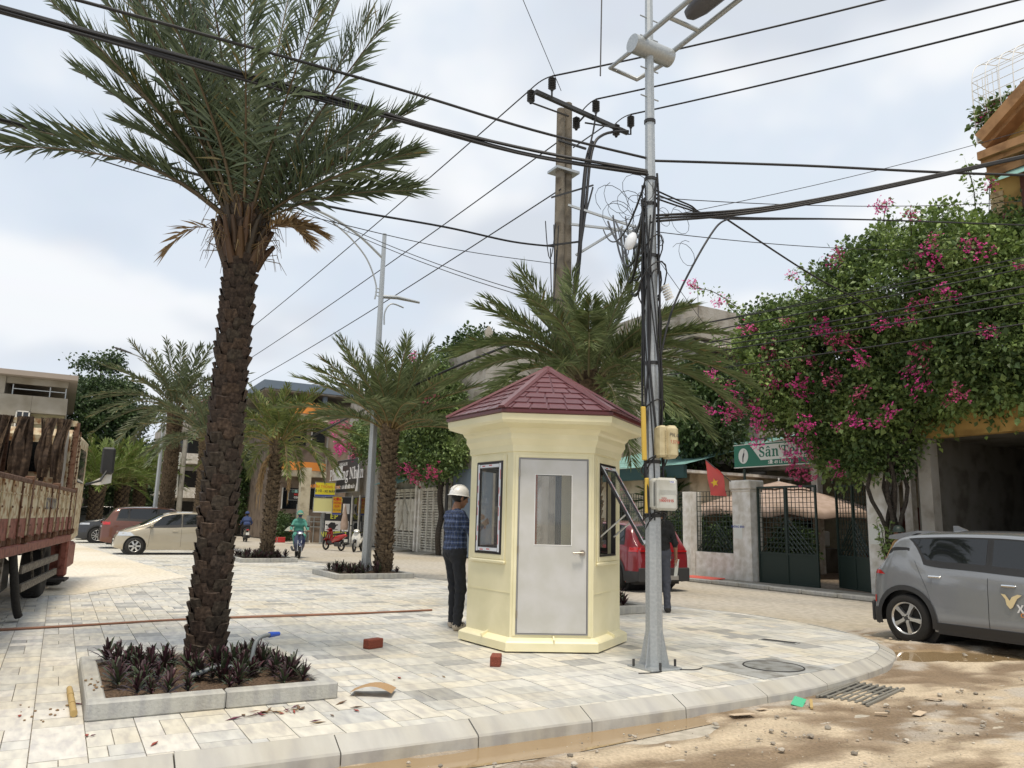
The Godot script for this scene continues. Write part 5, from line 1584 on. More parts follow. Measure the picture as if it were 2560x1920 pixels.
	for q in [Vector3(13.72, 2.4, -46.1), Vector3(13.4, 1.0, -45.3), Vector3(13.2, 1.6, -50.1)]:
		solo("sign_post", bx(q + Vector3(-0.04, -q.y - 0.1, -0.06), q + Vector3(0.04, 0.6, -0.0)), M.galvanised, "thin grey steel post carrying a roadside sign", "post", "sign posts")
	# gate posts and rubble wall below the yellow signs
	var wall := thing("yard_wall", "stained low yard wall with white steel gate below the yellow signs", "wall", Vector3(12.9, -0.1, -46.3), 0)
	rect_part(wall, "pillar", Vector3(-0.25, 0, -1.7), Vector3(0.35, 4.5, -1.2), M.cream_plaster)
	rect_part(wall, "wall", Vector3(0.2, 0, 0), Vector3(1.6, 1.35, 0.15), M.brown_wall)
	rect_part(wall, "post", Vector3(-0.1, 0, 0), Vector3(0.1, 1.6, 0.1), M.grey_plaster)
	for x in [0.0, 0.28, 1.2, 1.5]: rect_part(wall, "gate_bar", Vector3(x, 0, 0.16), Vector3(x + 0.05, 1.5, 0.2), M.galvanised)
	for y in [0.9, 1.2, 1.48]: rect_part(wall, "gate_bar", Vector3(-0.1, y, 0.2), Vector3(1.55, y + 0.05, 0.24), M.galvanised)
	# orange balcony house
	var O := thing("balcony_house", "house with orange curved balconies and a slate-blue roof slab", "house", Vector3(12.2, -0.1, -64), 0)
	rect_part(O, "wall", Vector3(0, 0, 0), Vector3(8, 9.2, 11.5), M.brown_wall)
	rect_part(O, "roof_slab", Vector3(-1.3, 9.95, -2.0), Vector3(6.5, 10.5, 12.0), M.slate_blue)
	rect_part(O, "slab_soffit", Vector3(-1.2, 9.85, -1.9), Vector3(6.4, 9.94, 11.9), M.grey_plaster)
	for x in [0.0, 2.9]: rect_part(O, "column", Vector3(x, 9.21, 11.2), Vector3(x + 0.3, 9.84, 11.49), M.slate_blue)
	for q in [[8.35, 9.1], [4.55, 5.1]]:
		var rws := []
		for i in 2:
			var row := []
			for k in 13:
				var a := PI * k / 12
				row.append(Vector3(1.75 - 1.6 * cos(a), q[i], 11.5 + 1.3 * sin(a)))
			rws.append(row)
		var b := MB.new()
		b.sheet(rws)
		part(O, "balcony", b, M.orange_paint)
		rect_part(O, "balcony_floor", Vector3(0.3, q[0] - 0.4, 11.501), Vector3(3.2, q[0] - 0.01, 12.4), M.cream_plaster)
	for q in [[6.3, 0.6, 1.9], [6.3, 2.3, 3.2], [2.0, 0.6, 2.0], [2.0, 2.3, 3.2]]:
		var w := rect_part(O, "window", Vector3(q[1], q[0], 11.501), Vector3(q[2], q[0] + 1.4, 11.52), M.tinted_glass)
		rect_part(w, "frame", Vector3(q[1] - 0.08, q[0], 11.521), Vector3(q[1], q[0] + 1.4, 11.56), M.white_plaster)
	rect_part(O, "drainpipe", Vector3(3.3, 0, 11.51), Vector3(3.42, 9.0, 11.62), M.concrete)
	var R := thing("brown_house", "brown house with red roof edge and white window far along the street", "house", Vector3(10.6, -0.1, -84), 0)
	rect_part(R, "wall", Vector3(0, 0, 0), Vector3(7, 11.0, 20), M.brown_wall)
	rect_part(R, "roof", Vector3(-0.8, 11.01, -1), Vector3(7.5, 11.35, 20.8), mat("red_roof", 0.28, 0.07, 0.06, 0.7))
	for q in [[9.0, 1.9], [5.2, 1.9], [5.2, 0.3], [1.4, 1.2]]:
		var w := rect_part(R, "window", Vector3(q[1], q[0], 20.001), Vector3(q[1] + 1.2, q[0] + 1.1, 20.02), M.tinted_glass)
		for xx in [0.0, 0.56, 1.12]: rect_part(w, "frame", Vector3(q[1] + xx, q[0], 20.021), Vector3(q[1] + xx + 0.08, q[0] + 1.1, 20.06), M.white_plaster)
	# house beyond the truck
	var Lh := thing("terrace_house", "grey-beige house with open roof terrace behind the truck", "house", Vector3(-16, 0, -60), 0)
	rect_part(Lh, "wall", Vector3(0, 0, 0), Vector3(14.2, 7.05, 15), M.lh) if M.has("lh") else rect_part(Lh, "wall", Vector3(0, 0, 0), Vector3(14.2, 7.05, 15), mat("lh", 0.34, 0.315, 0.27, 0.85, {"t": "stain", "s": 0.2}))
	rect_part(Lh, "wing", Vector3(14.21, 0, 0), Vector3(15.7, 6.2, 14.6), mat("moss_plaster", 0.33, 0.30, 0.19, 0.85, {"t": "plaster", "s": 0.4}))
	rect_part(Lh, "parapet", Vector3(14.21, 6.21, 0), Vector3(15.75, 7.05, 15), M.lh)
	rect_part(Lh, "roof", Vector3(-1, 7.95, -1), Vector3(16.1, 8.2, 15.6), mat("roof_sheet", 0.32, 0.27, 0.23, 0.7))
	rect_part(Lh, "upper_wall", Vector3(0, 7.06, 5), Vector3(13.0, 7.94, 15), M.lh)
	rect_part(Lh, "terrace_back", Vector3(13.01, 7.06, 4.8), Vector3(15.6, 7.94, 5.0), M.room_plaster)
	rect_part(Lh, "eave_beam", Vector3(13.01, 7.62, 14.7), Vector3(15.7, 7.94, 14.9), M.lh)
	for x in [13.3, 14.9, 15.6]: rect_part(Lh, "post", Vector3(x, 7.06, 14.7), Vector3(x + 0.05, 7.6, 14.75), M.galvanised)
	rect_part(Lh, "rail", Vector3(13.3, 7.35, 14.76), Vector3(15.6, 7.39, 14.8), M.galvanised)
	var lw := rect_part(Lh, "window", Vector3(13.65, 5.3, 15.001), Vector3(14.15, 6.2, 15.02), M.tinted_glass)
	for q in [[13.6, 5.3, 13.66, 6.25], [14.14, 5.3, 14.2, 6.25], [13.6, 6.2, 14.2, 6.26], [13.87, 5.3, 13.92, 6.2]]: rect_part(lw, "frame", Vector3(q[0], q[1], 15.021), Vector3(q[2], q[3], 15.05), M.white_plaster)
	var ac := thing("air_conditioner", "white air conditioner unit under the terrace of the house behind the truck", "air conditioner", Vector3(-0.95, 6.35, -45.25), 0)
	rect_part(ac, "case", Vector3(-0.4, 0, -0.15), Vector3(0.4, 0.55, 0.15), M.white_paint, 0.03)
	var fn := MB.new()
	fn.drum(0.2, 0.02, 20, rot(90, 0, 0, Vector3(-0.1, 0.27, 0.16)))
	part(ac, "fan_grille", fn, M.dark_metal)
	# end of the boulevard: walls and low buildings
	var E := thing("yard_wall", "beige yard wall with white posts at the end of the boulevard", "wall", Vector3(-4, 0, -76), 0)
	rect_part(E, "wall", Vector3(0, 0, 0), Vector3(9.5, 3.0, 0.3), mat("end_beige", 0.33, 0.28, 0.22, 0.85, {"t": "plaster", "s": 0.2}))
	for x in [3.0, 5.4, 8.0]: rect_part(E, "post", Vector3(x, 0, 0.301), Vector3(x + 0.12, 3.3, 0.42), M.white_paint)
	rect_part(E, "rail", Vector3(3.0, 3.31, 0.301), Vector3(8.1, 3.42, 0.42), M.white_paint)
	var E2 := thing("row_house", "greyish terraced house with white balconies far down the street", "house", Vector3(7.6, 0, -86), 0)
	rect_part(E2, "wall", Vector3(0, 0, 0), Vector3(5.5, 9.5, 12), M.grey_plaster)
	for y in [2.8, 5.8]:
		rect_part(E2, "balcony", Vector3(-0.9, y, 8), Vector3(4.5, y + 0.9, 12.9), M.white_plaster)
		rect_part(E2, "window", Vector3(0.8, y + 0.95, 12.0), Vector3(3.2, y + 2.4, 12.02), M.tinted_glass)
	rect_part(E2, "shop", Vector3(0.4, 0.1, 12.0), Vector3(5.0, 2.5, 12.02), M.tinted_glass)
	rect_part(E2, "shop_post", Vector3(-0.1, 0, 12.03), Vector3(0.35, 2.8, 12.4), mat("post_red", 0.22, 0.05, 0.045, 0.7))
	var gs := board("small green lit shop sign low down behind the palms", Vector3(4.6, 0.95, -74.8), 2.2, 0.4, M.sign_green)
	text(gs, "NHÀ THUỐC", 0.22, M.teal_paint, off(Vector3(0, 0, 0.004)), 700)

# ---------------------------------------------------------------- shrubs and trees
func sprig(n: int, size: float, leaf: float, sd: int, fold := 0.25) -> ArrayMesh:   # a twig with leaves, about `size` across
	var r := RandomNumberGenerator.new(); r.seed = sd
	var m := MB.new()
	for i in n:
		var p := Vector3(r.randfn(0, 0.33), r.randfn(0, 0.33), r.randfn(0, 0.33)) * size
		var d := (p.normalized() + Vector3(r.randf_range(-1, 1), r.randf_range(-1.2, 0.4), r.randf_range(-1, 1)) * 0.8).normalized()
		var u := Vector3(r.randf_range(-1, 1), r.randf_range(0.2, 1.6), r.randf_range(-1, 1)).normalized()
		var s := d.cross(u).normalized()
		u = s.cross(d).normalized()
		var l := leaf * r.randf_range(0.7, 1.25)
		var st := p.cross(Vector3(0.3, 1, 0.2)).normalized() * 0.004
		m.tri(st, -st, p)
		var w := l * 0.36
		m.col = Color(1, 1, 1) * r.randf_range(0.75, 1.2)
		var a := p; var b := p + d * l * 0.4 + s * w + u * w * fold; var c := p + d * l; var e := p + d * l * 0.4 - s * w + u * w * fold
		m.tri(a, b, c); m.tri(a, c, e)
	return m.mesh()

func leaf_mass(parent: Node3D, called: String, blobs: Array, count: int, mesh: ArrayMesh, c0: Color, c1: Color, sc := 1.0) -> MeshInstance3D:
	var vol := []
	var tot := 0.0
	for b in blobs:
		var v: float = pow(b[3] * b[4] * b[5], 0.667)
		tot += v
		vol.append(tot)
	var src := mesh.surface_get_arrays(0)
	var vs: PackedVector3Array = src[Mesh.ARRAY_VERTEX]; var ns: PackedVector3Array = src[Mesh.ARRAY_NORMAL]; var cs: PackedColorArray = src[Mesh.ARRAY_COLOR]; var ix: PackedInt32Array = src[Mesh.ARRAY_INDEX]
	var tints := []
	for k in 10:
		var t := c0.lerp(c1, pow((k + 0.5) / 10.0, 1.4))
		var cc := PackedColorArray()
		for c in cs: cc.append(Color(c.r * t.r, c.g * t.g, c.b * t.b))
		tints.append(cc)
	var m := MB.new()
	var tone := FastNoiseLite.new()
	tone.frequency = 0.9
	for i in count:
		var pick := rng.randf() * tot
		var k := 0
		while vol[k] < pick: k += 1
		var b: Array = blobs[k]
		var d := Vector3(rng.randfn(), rng.randfn(), rng.randfn()).normalized()
		var rad := pow(rng.randf(), 0.16) * (1.0 + 0.14 * sin(d.x * 7 + k) * sin(d.y * 6 + k * 2) + 0.10 * sin(d.z * 13 + d.y * 9))
		var p := Vector3(b[0] + d.x * b[3] * rad, b[1] + d.y * b[4] * rad, b[2] + d.z * b[5] * rad)
		var s := sc * rr(0.7, 1.3)
		var bs := Basis.from_euler(Vector3(rr(-0.6, 0.6), rr(0, TAU), rr(-0.6, 0.6)))
		var base := m.v.size()
		m.v.append_array(Transform3D(bs.scaled(Vector3(s, s, s)), p) * vs)
		m.n.append_array(Transform3D(bs, Vector3.ZERO) * ns)
		m.c.append_array(tints[clampi(int(4.5 + 9.0 * tone.get_noise_3dv(p * 0.7) + 2.0 * rng.randfn()), 0, 9)])
		for q in ix: m.idx.append(q + base)
	m.uv.resize(m.v.size())
	return part(parent, called, m, M.leaf)

func flower_mesh(sd: int, n: int, size: float) -> ArrayMesh:
	var r := RandomNumberGenerator.new(); r.seed = sd
	var m := MB.new()
	for i in n:
		var p := Vector3(r.randfn(0, 0.42), r.randfn(0, 0.30), r.randfn(0, 0.42)) * size
		var q := p.cross(Vector3(0.3, 1, 0.2)).normalized() * 0.004
		m.col = Color(0.3, 0.6, 0.2)
		m.tri(q, -q, p); m.tri(-q, q, p)
		for k in 3:
			var a := TAU * k / 3 + r.randf()
			var d := Vector3(cos(a), r.randf_range(-0.5, 0.6), sin(a)).normalized() * 0.05
			var s := d.cross(Vector3(r.randf_range(-1, 1), 1, r.randf_range(-1, 1))).normalized() * 0.024
			m.col = Color(1, 1, 1) * r.randf_range(0.65, 1.3)
			m.tri(p, p + d * 0.6 + s, p + d); m.tri(p, p + d, p + d * 0.6 - s)
	return m.mesh()

func build_green() -> void:
	mat("leaf", 1, 1, 1, 0.5, {"vc": true, "back": 0.35})
	mat("flower", 0.80, 0.07, 0.36, 0.6, {"vc": true, "back": 0.5})
	mat("flower_dull", 0.55, 0.07, 0.20, 0.6, {"vc": true, "back": 0.5})
	mat("trunk_bark", 0.085, 0.07, 0.055, 0.9, {"t": "bark", "s": 2.0})
	var sp := []
	for i in 3: sp.append(sprig(16, 0.36, [0.105, 0.12, 0.09][i], 300 + i))
	var fl := []
	for i in 3: fl.append(flower_mesh(400 + i, 22, 0.28))
	var lo := Color(0.065, 0.115, 0.035); var hi := Color(0.33, 0.45, 0.13)
	# big bougainvillea over the gate
	var B := thing("bougainvillea", "huge bougainvillea with magenta flowers arching over the gate", "shrub", Vector3(16.5, -0.06, -11.0), 0)
	var blobs := [[-0.2, 5.7, -1.7, 1.4, 1.7, 2.1], [-0.1, 6.9, 0.7, 1.5, 1.6, 2.2], [0.0, 5.6, 2.6, 1.4, 1.6, 2.2], [-0.3, 4.9, -2.6, 1.0, 1.0, 1.2], [0.0, 4.5, -0.3, 1.1, 1.0, 1.8], [0.0, 3.7, -1.1, 0.7, 1.0, 1.1], [0.1, 7.0, 2.4, 1.4, 1.1, 1.6], [-0.4, 6.3, -2.6, 1.0, 1.1, 1.2], [0.2, 4.7, 1.5, 1.1, 0.8, 2.6], [0.1, 3.5, -0.3, 0.7, 0.8, 1.0], [0.1, 5.9, 4.4, 1.3, 1.5, 1.6]]
	for i in 3: leaf_mass(B, "foliage", blobs, 3300, sp[i], lo, hi)
	var tk := MB.new()
	for k in 6:
		var a := rr(0, TAU)
		tk.tube(smooth([Vector3(rr(-0.2, 0.2), 0, rr(-0.3, 0.3)), Vector3(rr(-0.2, 0.2), 1.5, rr(-0.3, 0.2)), Vector3(rr(-0.3, 0.3), 2.8, rr(-0.5, 0.4)), Vector3(rr(-0.4, 0.4), 4.6, rr(-1.6, 1.6))], 4), [0.07, 0.065, 0.06, 0.055, 0.05, 0.05, 0.05, 0.05, 0.045, 0.04, 0.035, 0.03, 0.02], 6)
	part(B, "trunk", tk, M.trunk_bark)
	for q in [[Vector3(-0.6, 6.8, -3.0), Vector3(-1.0, 8.0, -4.3), Vector3(-1.1, 8.35, -5.1)], [Vector3(-0.6, 6.6, -2.9), Vector3(-0.9, 7.4, -3.8), Vector3(-0.9, 7.7, -4.0)], [Vector3(0, 7.9, 0.2), Vector3(-0.1, 8.7, 0.3), Vector3(-0.2, 9.2, 0.5)], [Vector3(0, 8.2, 2.4), Vector3(0, 8.9, 2.4), Vector3(-0.1, 9.4, 2.35)], [Vector3(0, 8.2, 1.8), Vector3(-0.2, 8.7, 1.7)], [Vector3(-0.7, 5.2, -3.2), Vector3(-1.0, 5.5, -4.1), Vector3(-1.1, 5.6, -4.7)], [Vector3(-0.6, 6.3, -3.4), Vector3(-0.8, 6.6, -4.2), Vector3(-0.9, 6.65, -4.6)], [Vector3(0, 8.0, -0.6), Vector3(-0.1, 8.4, -1.0)]]:
		var pts := smooth(q, 5)
		part(B, "shoot", tb(pts, 0.012, 4), M.trunk_bark)
		for p in pts:
			var o := part(B, "shoot_leaves", sprig(9, 0.22, 0.10, rng.randi()), M.leaf, Transform3D(Basis.from_euler(Vector3(0, rr(0, 6), 0)), p))
			o.material_override = M.leaf_tip if M.has("leaf_tip") else mat("leaf_tip", 0.20, 0.29, 0.08, 0.5, {"vc": true, "back": 0.35})
	var spots := [[-2.6, 6.5, 1], [-4.6, 5.7, 1], [-4.1, 4.6, 1], [-3.5, 5.0, 1], [-3.0, 4.6, 0], [-2.3, 4.35, 1], [-2.1, 4.9, 1], [-1.2, 4.8, 1], [-0.4, 4.9, 0], [-2.4, 3.7, 1], [-1.7, 3.5, 1], [-0.9, 3.75, 1], [0.2, 3.9, 1], [0.9, 3.9, 1], [0.6, 5.2, 1], [1.2, 5.9, 1], [-0.1, 5.8, 0], [-1.1, 5.6, 0], [-1.9, 5.7, 0], [-2.8, 5.6, 0], [-3.2, 4.5, 0], [-2.0, 3.2, 1], [-1.9, 2.9, 0], [-2.4, 4.0, 1], [0.0, 7.8, 1], [-5.1, 8.35, 1], [-4.0, 7.7, 1], [1.9, 6.3, 1], [2.6, 6.2, 1], [2.1, 7.1, 1], [3.0, 5.3, 1], [1.5, 4.6, 1], [2.4, 4.2, 0], [0.9, 8.7, 1], [-0.8, 2.9, 1], [-1.6, 2.9, 0], [-0.4, 6.2, 1], [1.8, 5.0, 0], [-3.6, 4.5, 1], [3.2, 6.9, 1], [-2.2, 3.5, 1], [-2.2, 5.3, 0], [0.3, 4.5, 0]]
	for q in spots:
		var z: float = q[0]
		var y: float = q[1]
		var x := -1.25 if y > 3.6 else -0.75
		if y > 8.2 or z < -4.4: x = -0.95
		for j in 2:
			part(B, "flower_cluster", fl[rng.randi() % 3], M.flower if q[2] == 1 else M.flower_dull, Transform3D(Basis.from_euler(Vector3(rr(-1, 1), rr(0, 6), rr(-1, 1))).scaled(Vector3.ONE * rr(0.6, 1.2)), Vector3(x - 0.2 + rr(-0.12, 0.12), y + rr(-0.2, 0.2), z + rr(-0.22, 0.22))))
	for k in 26:   # arching sprays with a flower tuft at the end
		var b: Array = blobs[[0, 1, 2, 3, 6, 7, 0, 1, 9][k % 9]]
		var d := Vector3(-absf(rng.randfn(0.5, 0.5)), rr(-0.1, 1.0), rng.randfn()).normalized()
		var p0 := Vector3(b[0] + d.x * b[3] * 0.85, b[1] + d.y * b[4] * 0.85, b[2] + d.z * b[5] * 0.85)
		var p1 := p0 + d * rr(0.35, 0.7) + Vector3(0, 0.12, 0); var p2 := p1 + d * Vector3(1, 0.2, 1) * rr(0.2, 0.5) - Vector3(0, rr(0.0, 0.25), 0)
		var pts := smooth([p0, p1, p2], 4)
		part(B, "shoot", tb(pts, 0.009, 4), M.trunk_bark)
		for p in pts: part(B, "shoot_leaves", sprig(8, 0.20, 0.085, rng.randi()), M.leaf_tip, Transform3D(Basis.from_euler(Vector3(0, rr(0, 6), 0)), p))
		part(B, "flower_cluster", fl[k % 3], M.flower if k % 3 else M.flower_dull, Transform3D(Basis.from_euler(Vector3(rr(-1, 1), rr(0, 6), 0)).scaled(Vector3.ONE * rr(0.4, 0.8)), p2))
	# second bougainvillea over the white doors
	var B2 := thing("bougainvillea", "dark bougainvillea spilling over the white house doors", "shrub", Vector3(14.6, -0.1, -31.4), 0)
	var bl2 := [[-0.2, 6.0, -0.8, 1.1, 2.4, 2.4], [-0.2, 5.4, -4.2, 1.1, 1.7, 2.8], [-0.4, 7.6, -1.5, 1.0, 1.5, 2.4], [-0.3, 5.6, -8.0, 0.9, 1.0, 2.0], [-0.1, 4.3, -0.5, 0.9, 1.0, 2.6], [-0.4, 6.1, -9.5, 0.6, 0.7, 1.6]]
	for i in 3: leaf_mass(B2, "foliage", bl2, 1100, sp[i], lo, hi * 0.8, 1.25)
	part(B2, "trunk", tb(smooth([Vector3(0, 0, 0), Vector3(-0.1, 0.9, 0.1), Vector3(0.12, 1.7, -0.1), Vector3(-0.08, 2.6, 0.1), Vector3(0.1, 4.0, 0)], 4), 0.13, 7), M.trunk_bark)
	for q in [[-13.0, 6.9, 1], [-12.4, 6.4, 1], [-11.5, 6.9, 0], [-11.6, 5.6, 1], [-11.3, 5.3, 1], [-10.6, 5.2, 1], [-10.0, 6.6, 0], [-9.5, 5.5, 0], [-8.5, 5.0, 0], [-5.0, 4.8, 0], [-3.0, 6.5, 0], [-1.0, 3.6, 1], [-0.4, 3.3, 0], [-2.6, 3.9, 0], [1.0, 7.0, 0], [1.6, 3.4, 0], [-1.2, 9.0, 1], [-4.0, 6.9, 0]]:
		for j in 2: part(B2, "flower_cluster", fl[rng.randi() % 3], M.flower if q[2] == 1 else M.flower_dull, Transform3D(Basis.from_euler(Vector3(rr(-1, 1), rr(0, 6), 0)).scaled(Vector3.ONE * rr(1.0, 1.7)), Vector3(-1.2 + rr(-0.1, 0.1), q[1] + rr(-0.25, 0.25), q[0] + rr(-0.3, 0.3))))
	part(B2, "shoot", tb(smooth([Vector3(-0.6, 6.4, -10.5), Vector3(-1.0, 7.1, -12), Vector3(-1.2, 6.9, -13.2)], 4), 0.03, 4), M.trunk_bark)
	# spreading tree at the end of the boulevard
	var T := thing("spreading_tree", "dark layered spreading tree rising behind the truck", "tree", Vector3(1.6, 0, -62), 0)
	part(T, "trunk", tb(smooth([Vector3.ZERO, Vector3(0.1, 4, 0), Vector3(-0.1, 8, 0), Vector3(-0.1, 11.8, 0)], 4), [0.35, 0.34, 0.33, 0.31, 0.29, 0.26, 0.23, 0.2, 0.17, 0.13, 0.09, 0.06, 0.04], 8), M.trunk_bark)
	var tiers := [[-0.4, 11.9, 0, 1.7, 0.3, 1.2], [0.6, 12.3, 0, 0.8, 0.35, 0.8], [0.2, 10.2, 0, 2.2, 0.7, 2], [-0.5, 9.0, 0, 2.4, 0.7, 2.2], [1.6, 8.6, 0, 2.2, 0.6, 2], [0.2, 7.6, 0, 3.0, 0.7, 2.4], [-0.2, 6.3, 0, 2.7, 0.8, 2.2], [1.6, 5.6, 0, 2.6, 0.9, 2.2], [0.4, 4.4, 0, 2.8, 1.2, 2], [1.8, 3.2, 0, 2.4, 1.3, 2], [2.0, 10.3, 0, 0.9, 0.3, 0.8]]
	var bigsp := sprig(16, 0.55, 0.19, 310)
	leaf_mass(T, "crown", tiers, 2600, bigsp, Color(0.03, 0.062, 0.022), Color(0.10, 0.16, 0.05), 1.1)
	for q in tiers:
		part(T, "limb", tb([Vector3(0, q[1] - 0.6, 0), Vector3(q[0] + 0.6 * signf(q[0]), q[1], 0)], 0.06, 5), M.trunk_bark)
	# smaller greenery
	for q in [["leafy mango tree between the concrete house and the gate", Vector3(20, 0, -21.0), [[0, 5.6, 0, 1.6, 1.7, 1.6], [-0.6, 4.7, 1.2, 1.3, 1.0, 1.3], [0, 6.4, 0.8, 1.1, 1.0, 1.2]], 900, 1.3, 5.0], ["dark garden shrub behind the barred fence", Vector3(17.6, 0, -17.0), [[0, 0.9, 0, 0.45, 0.8, 0.8]], 260, 0.8, 0.8], ["garden shrub behind the fence near the slim pillar", Vector3(17.6, 0, -18.9), [[0, 1.0, 0, 0.45, 0.9, 1.0]], 300, 0.8, 0.8], ["shrub behind the closed iron gate", Vector3(18.6, 0, -15.6), [[0, 0.8, 0, 0.5, 0.7, 0.7]], 220, 0.8, 0.7], ["leafy shrubs in front of the orange balcony house", Vector3(12.6, 0, -51.5), [[0, 0.8, 0, 0.9, 0.8, 1.1], [-0.4, 0.6, 1.6, 0.6, 0.6, 0.8]], 420, 1.0, 0.8], ["climbing green shrub on the balcony house wall", Vector3(13.6, 0, -54.0), [[0, 3.6, 0, 0.6, 2.6, 1.0], [0, 5.6, 0.4, 0.6, 1.0, 0.8]], 620, 1.2, 4.0], ["dark green tree beside the brown house", Vector3(12.0, 0, -62.0), [[0, 3.2, 0, 1.6, 2.2, 1.8], [-0.6, 5.0, 0, 1.2, 1.2, 1.4]], 900, 1.5, 3.5], ["dark tree mass at the end of the boulevard", Vector3(-0.5, 0, -78.0), [[0, 3.4, 0, 3.2, 2.4, 1.6], [3.6, 3.0, 0, 2.6, 1.8, 1.6], [7.0, 2.6, 0, 2.2, 1.8, 1.6]], 1500, 2.0, 2.4], ["bushy tree behind the grey house roof", Vector3(17.0, 0, -33.0), [[0, 9.4, 0, 1.6, 1.2, 2.2]], 420, 1.4, 8.6]]:
		var S := thing("garden_tree" if q[5] > 2 else "garden_shrub", q[0], "tree" if q[5] > 2 else "shrub", q[1], 0)
		part(S, "trunk", tb([Vector3.ZERO, Vector3(0.05, q[5], 0)], [0.12 if q[5] > 2 else 0.04, 0.05 if q[5] > 2 else 0.02], 6), M.trunk_bark)
		leaf_mass(S, "crown", q[2], q[3], sp[1], Color(0.03, 0.06, 0.02), Color(0.10, 0.165, 0.045), q[4])
	# fan palm behind the fence
	var fp := thing("fan_palm", "spiky dark fan palm behind the lamp post boxes", "palm tree", Vector3(17.6, -0.06, -20.0), 0)
	part(fp, "trunk", tb([Vector3.ZERO, Vector3(0, 2.2, 0)], [0.12, 0.1], 8), M.trunk_bark)
	for k in 26:
		var az := k * 2.4; var el := deg_to_rad(lerpf(75, -20, k / 26.0))
		var d := Vector3(cos(az) * cos(el), sin(el), sin(az) * cos(el))
		part(fp, "frond", frond(d * rr(0.9, 1.2), 0.05, 26, 0.4, [Color(0.03, 0.06, 0.02), Color(0.08, 0.13, 0.04), Color(0.1, 0.1, 0.04)], 0.6, 0.025), M.frond, off(Vector3(0, 2.2, 0)))
	# flowering plants in the roof cage
	for k in 3:
		var cp := thing("potted_flower", "pink flowering pot plant inside the white roof cage", "plant", Vector3(17.75 + 0.1 * k, 10.6, -8.75 + k * 0.35), 0, "plants in the roof cage")
		part(cp, "stem", tb([Vector3.ZERO, Vector3(0, 0.4, 0)], 0.02, 5), M.trunk_bark)
		leaf_mass(cp, "foliage", [[0, 0.3, 0, 0.16, 0.28, 0.16]], 34, sp[0], lo, hi)
		for j in 3: part(cp, "flower_cluster", fl[j], M.flower, Transform3D(Basis().scaled(Vector3.ONE * 0.6), Vector3(rr(-0.2, -0.1), rr(0.2, 0.6), rr(-0.15, 0.15))))
	# twiggy pot plant behind the grey car
	var tp := thing("pot_plant", "twiggy plant in a clay pot beside the open gate leaf", "plant", Vector3(16.05, -0.06, -10.85), 0)
	var pot := MB.new()
	pot.lathe([Vector2(0.14, 0), Vector2(0.19, 0.05), Vector2(0.22, 0.3), Vector2(0.25, 0.34), Vector2(0.2, 0.34)], 14)
	part(tp, "pot", pot, M.brick)
	for k in 9:
		var d := Vector3(rr(-0.35, 0.35), rr(0.9, 1.5), rr(-0.4, 0.4))
		part(tp, "stem", tb([Vector3(0, 0.3, 0), d * 0.6 + Vector3(0, 0.3, 0), d + Vector3(0, 0.25, 0)], [0.014, 0.01, 0.005], 4), M.trunk_bark)
		for j in 3: part(tp, "leaf_tuft", sprig(7, 0.18, 0.09, rng.randi()), M.leaf_tip, off(Vector3(0, 0.3, 0) + d * rr(0.5, 1.0)))

# ---------------------------------------------------------------- vehicles
func curve_at(a: Array, x: float) -> float:   # a: [[x, y] ...] rising in x
	if x <= a[0][0]: return a[0][1]
	for i in a.size() - 1:
		if x <= a[i + 1][0]:
			var t: float = (x - a[i][0]) / (a[i + 1][0] - a[i][0])
			var y0: float = a[maxi(i - 1, 0)][1]; var y3: float = a[mini(i + 2, a.size() - 1)][1]
			var x0: float = a[maxi(i - 1, 0)][0]; var x3: float = a[mini(i + 2, a.size() - 1)][0]
			var h: float = a[i + 1][0] - a[i][0]
			var m0: float = (a[i + 1][1] - y0) / maxf(a[i + 1][0] - x0, 1e-4) * h; var m1: float = (y3 - a[i][1]) / maxf(x3 - a[i][0], 1e-4) * h
			var d: float = a[i + 1][1] - a[i][1]
			m0 = clampf(m0, -absf(d) * 3, absf(d) * 3); m1 = clampf(m1, -absf(d) * 3, absf(d) * 3)
			if m0 * d < 0: m0 = 0
			if m1 * d < 0: m1 = 0
			var t2 := t * t; var t3 := t2 * t
			return a[i][1] * (2 * t3 - 3 * t2 + 1) + m0 * (t3 - 2 * t2 + t) + a[i + 1][1] * (-2 * t3 + 3 * t2) + m1 * (t3 - t2)
	return a[-1][1]

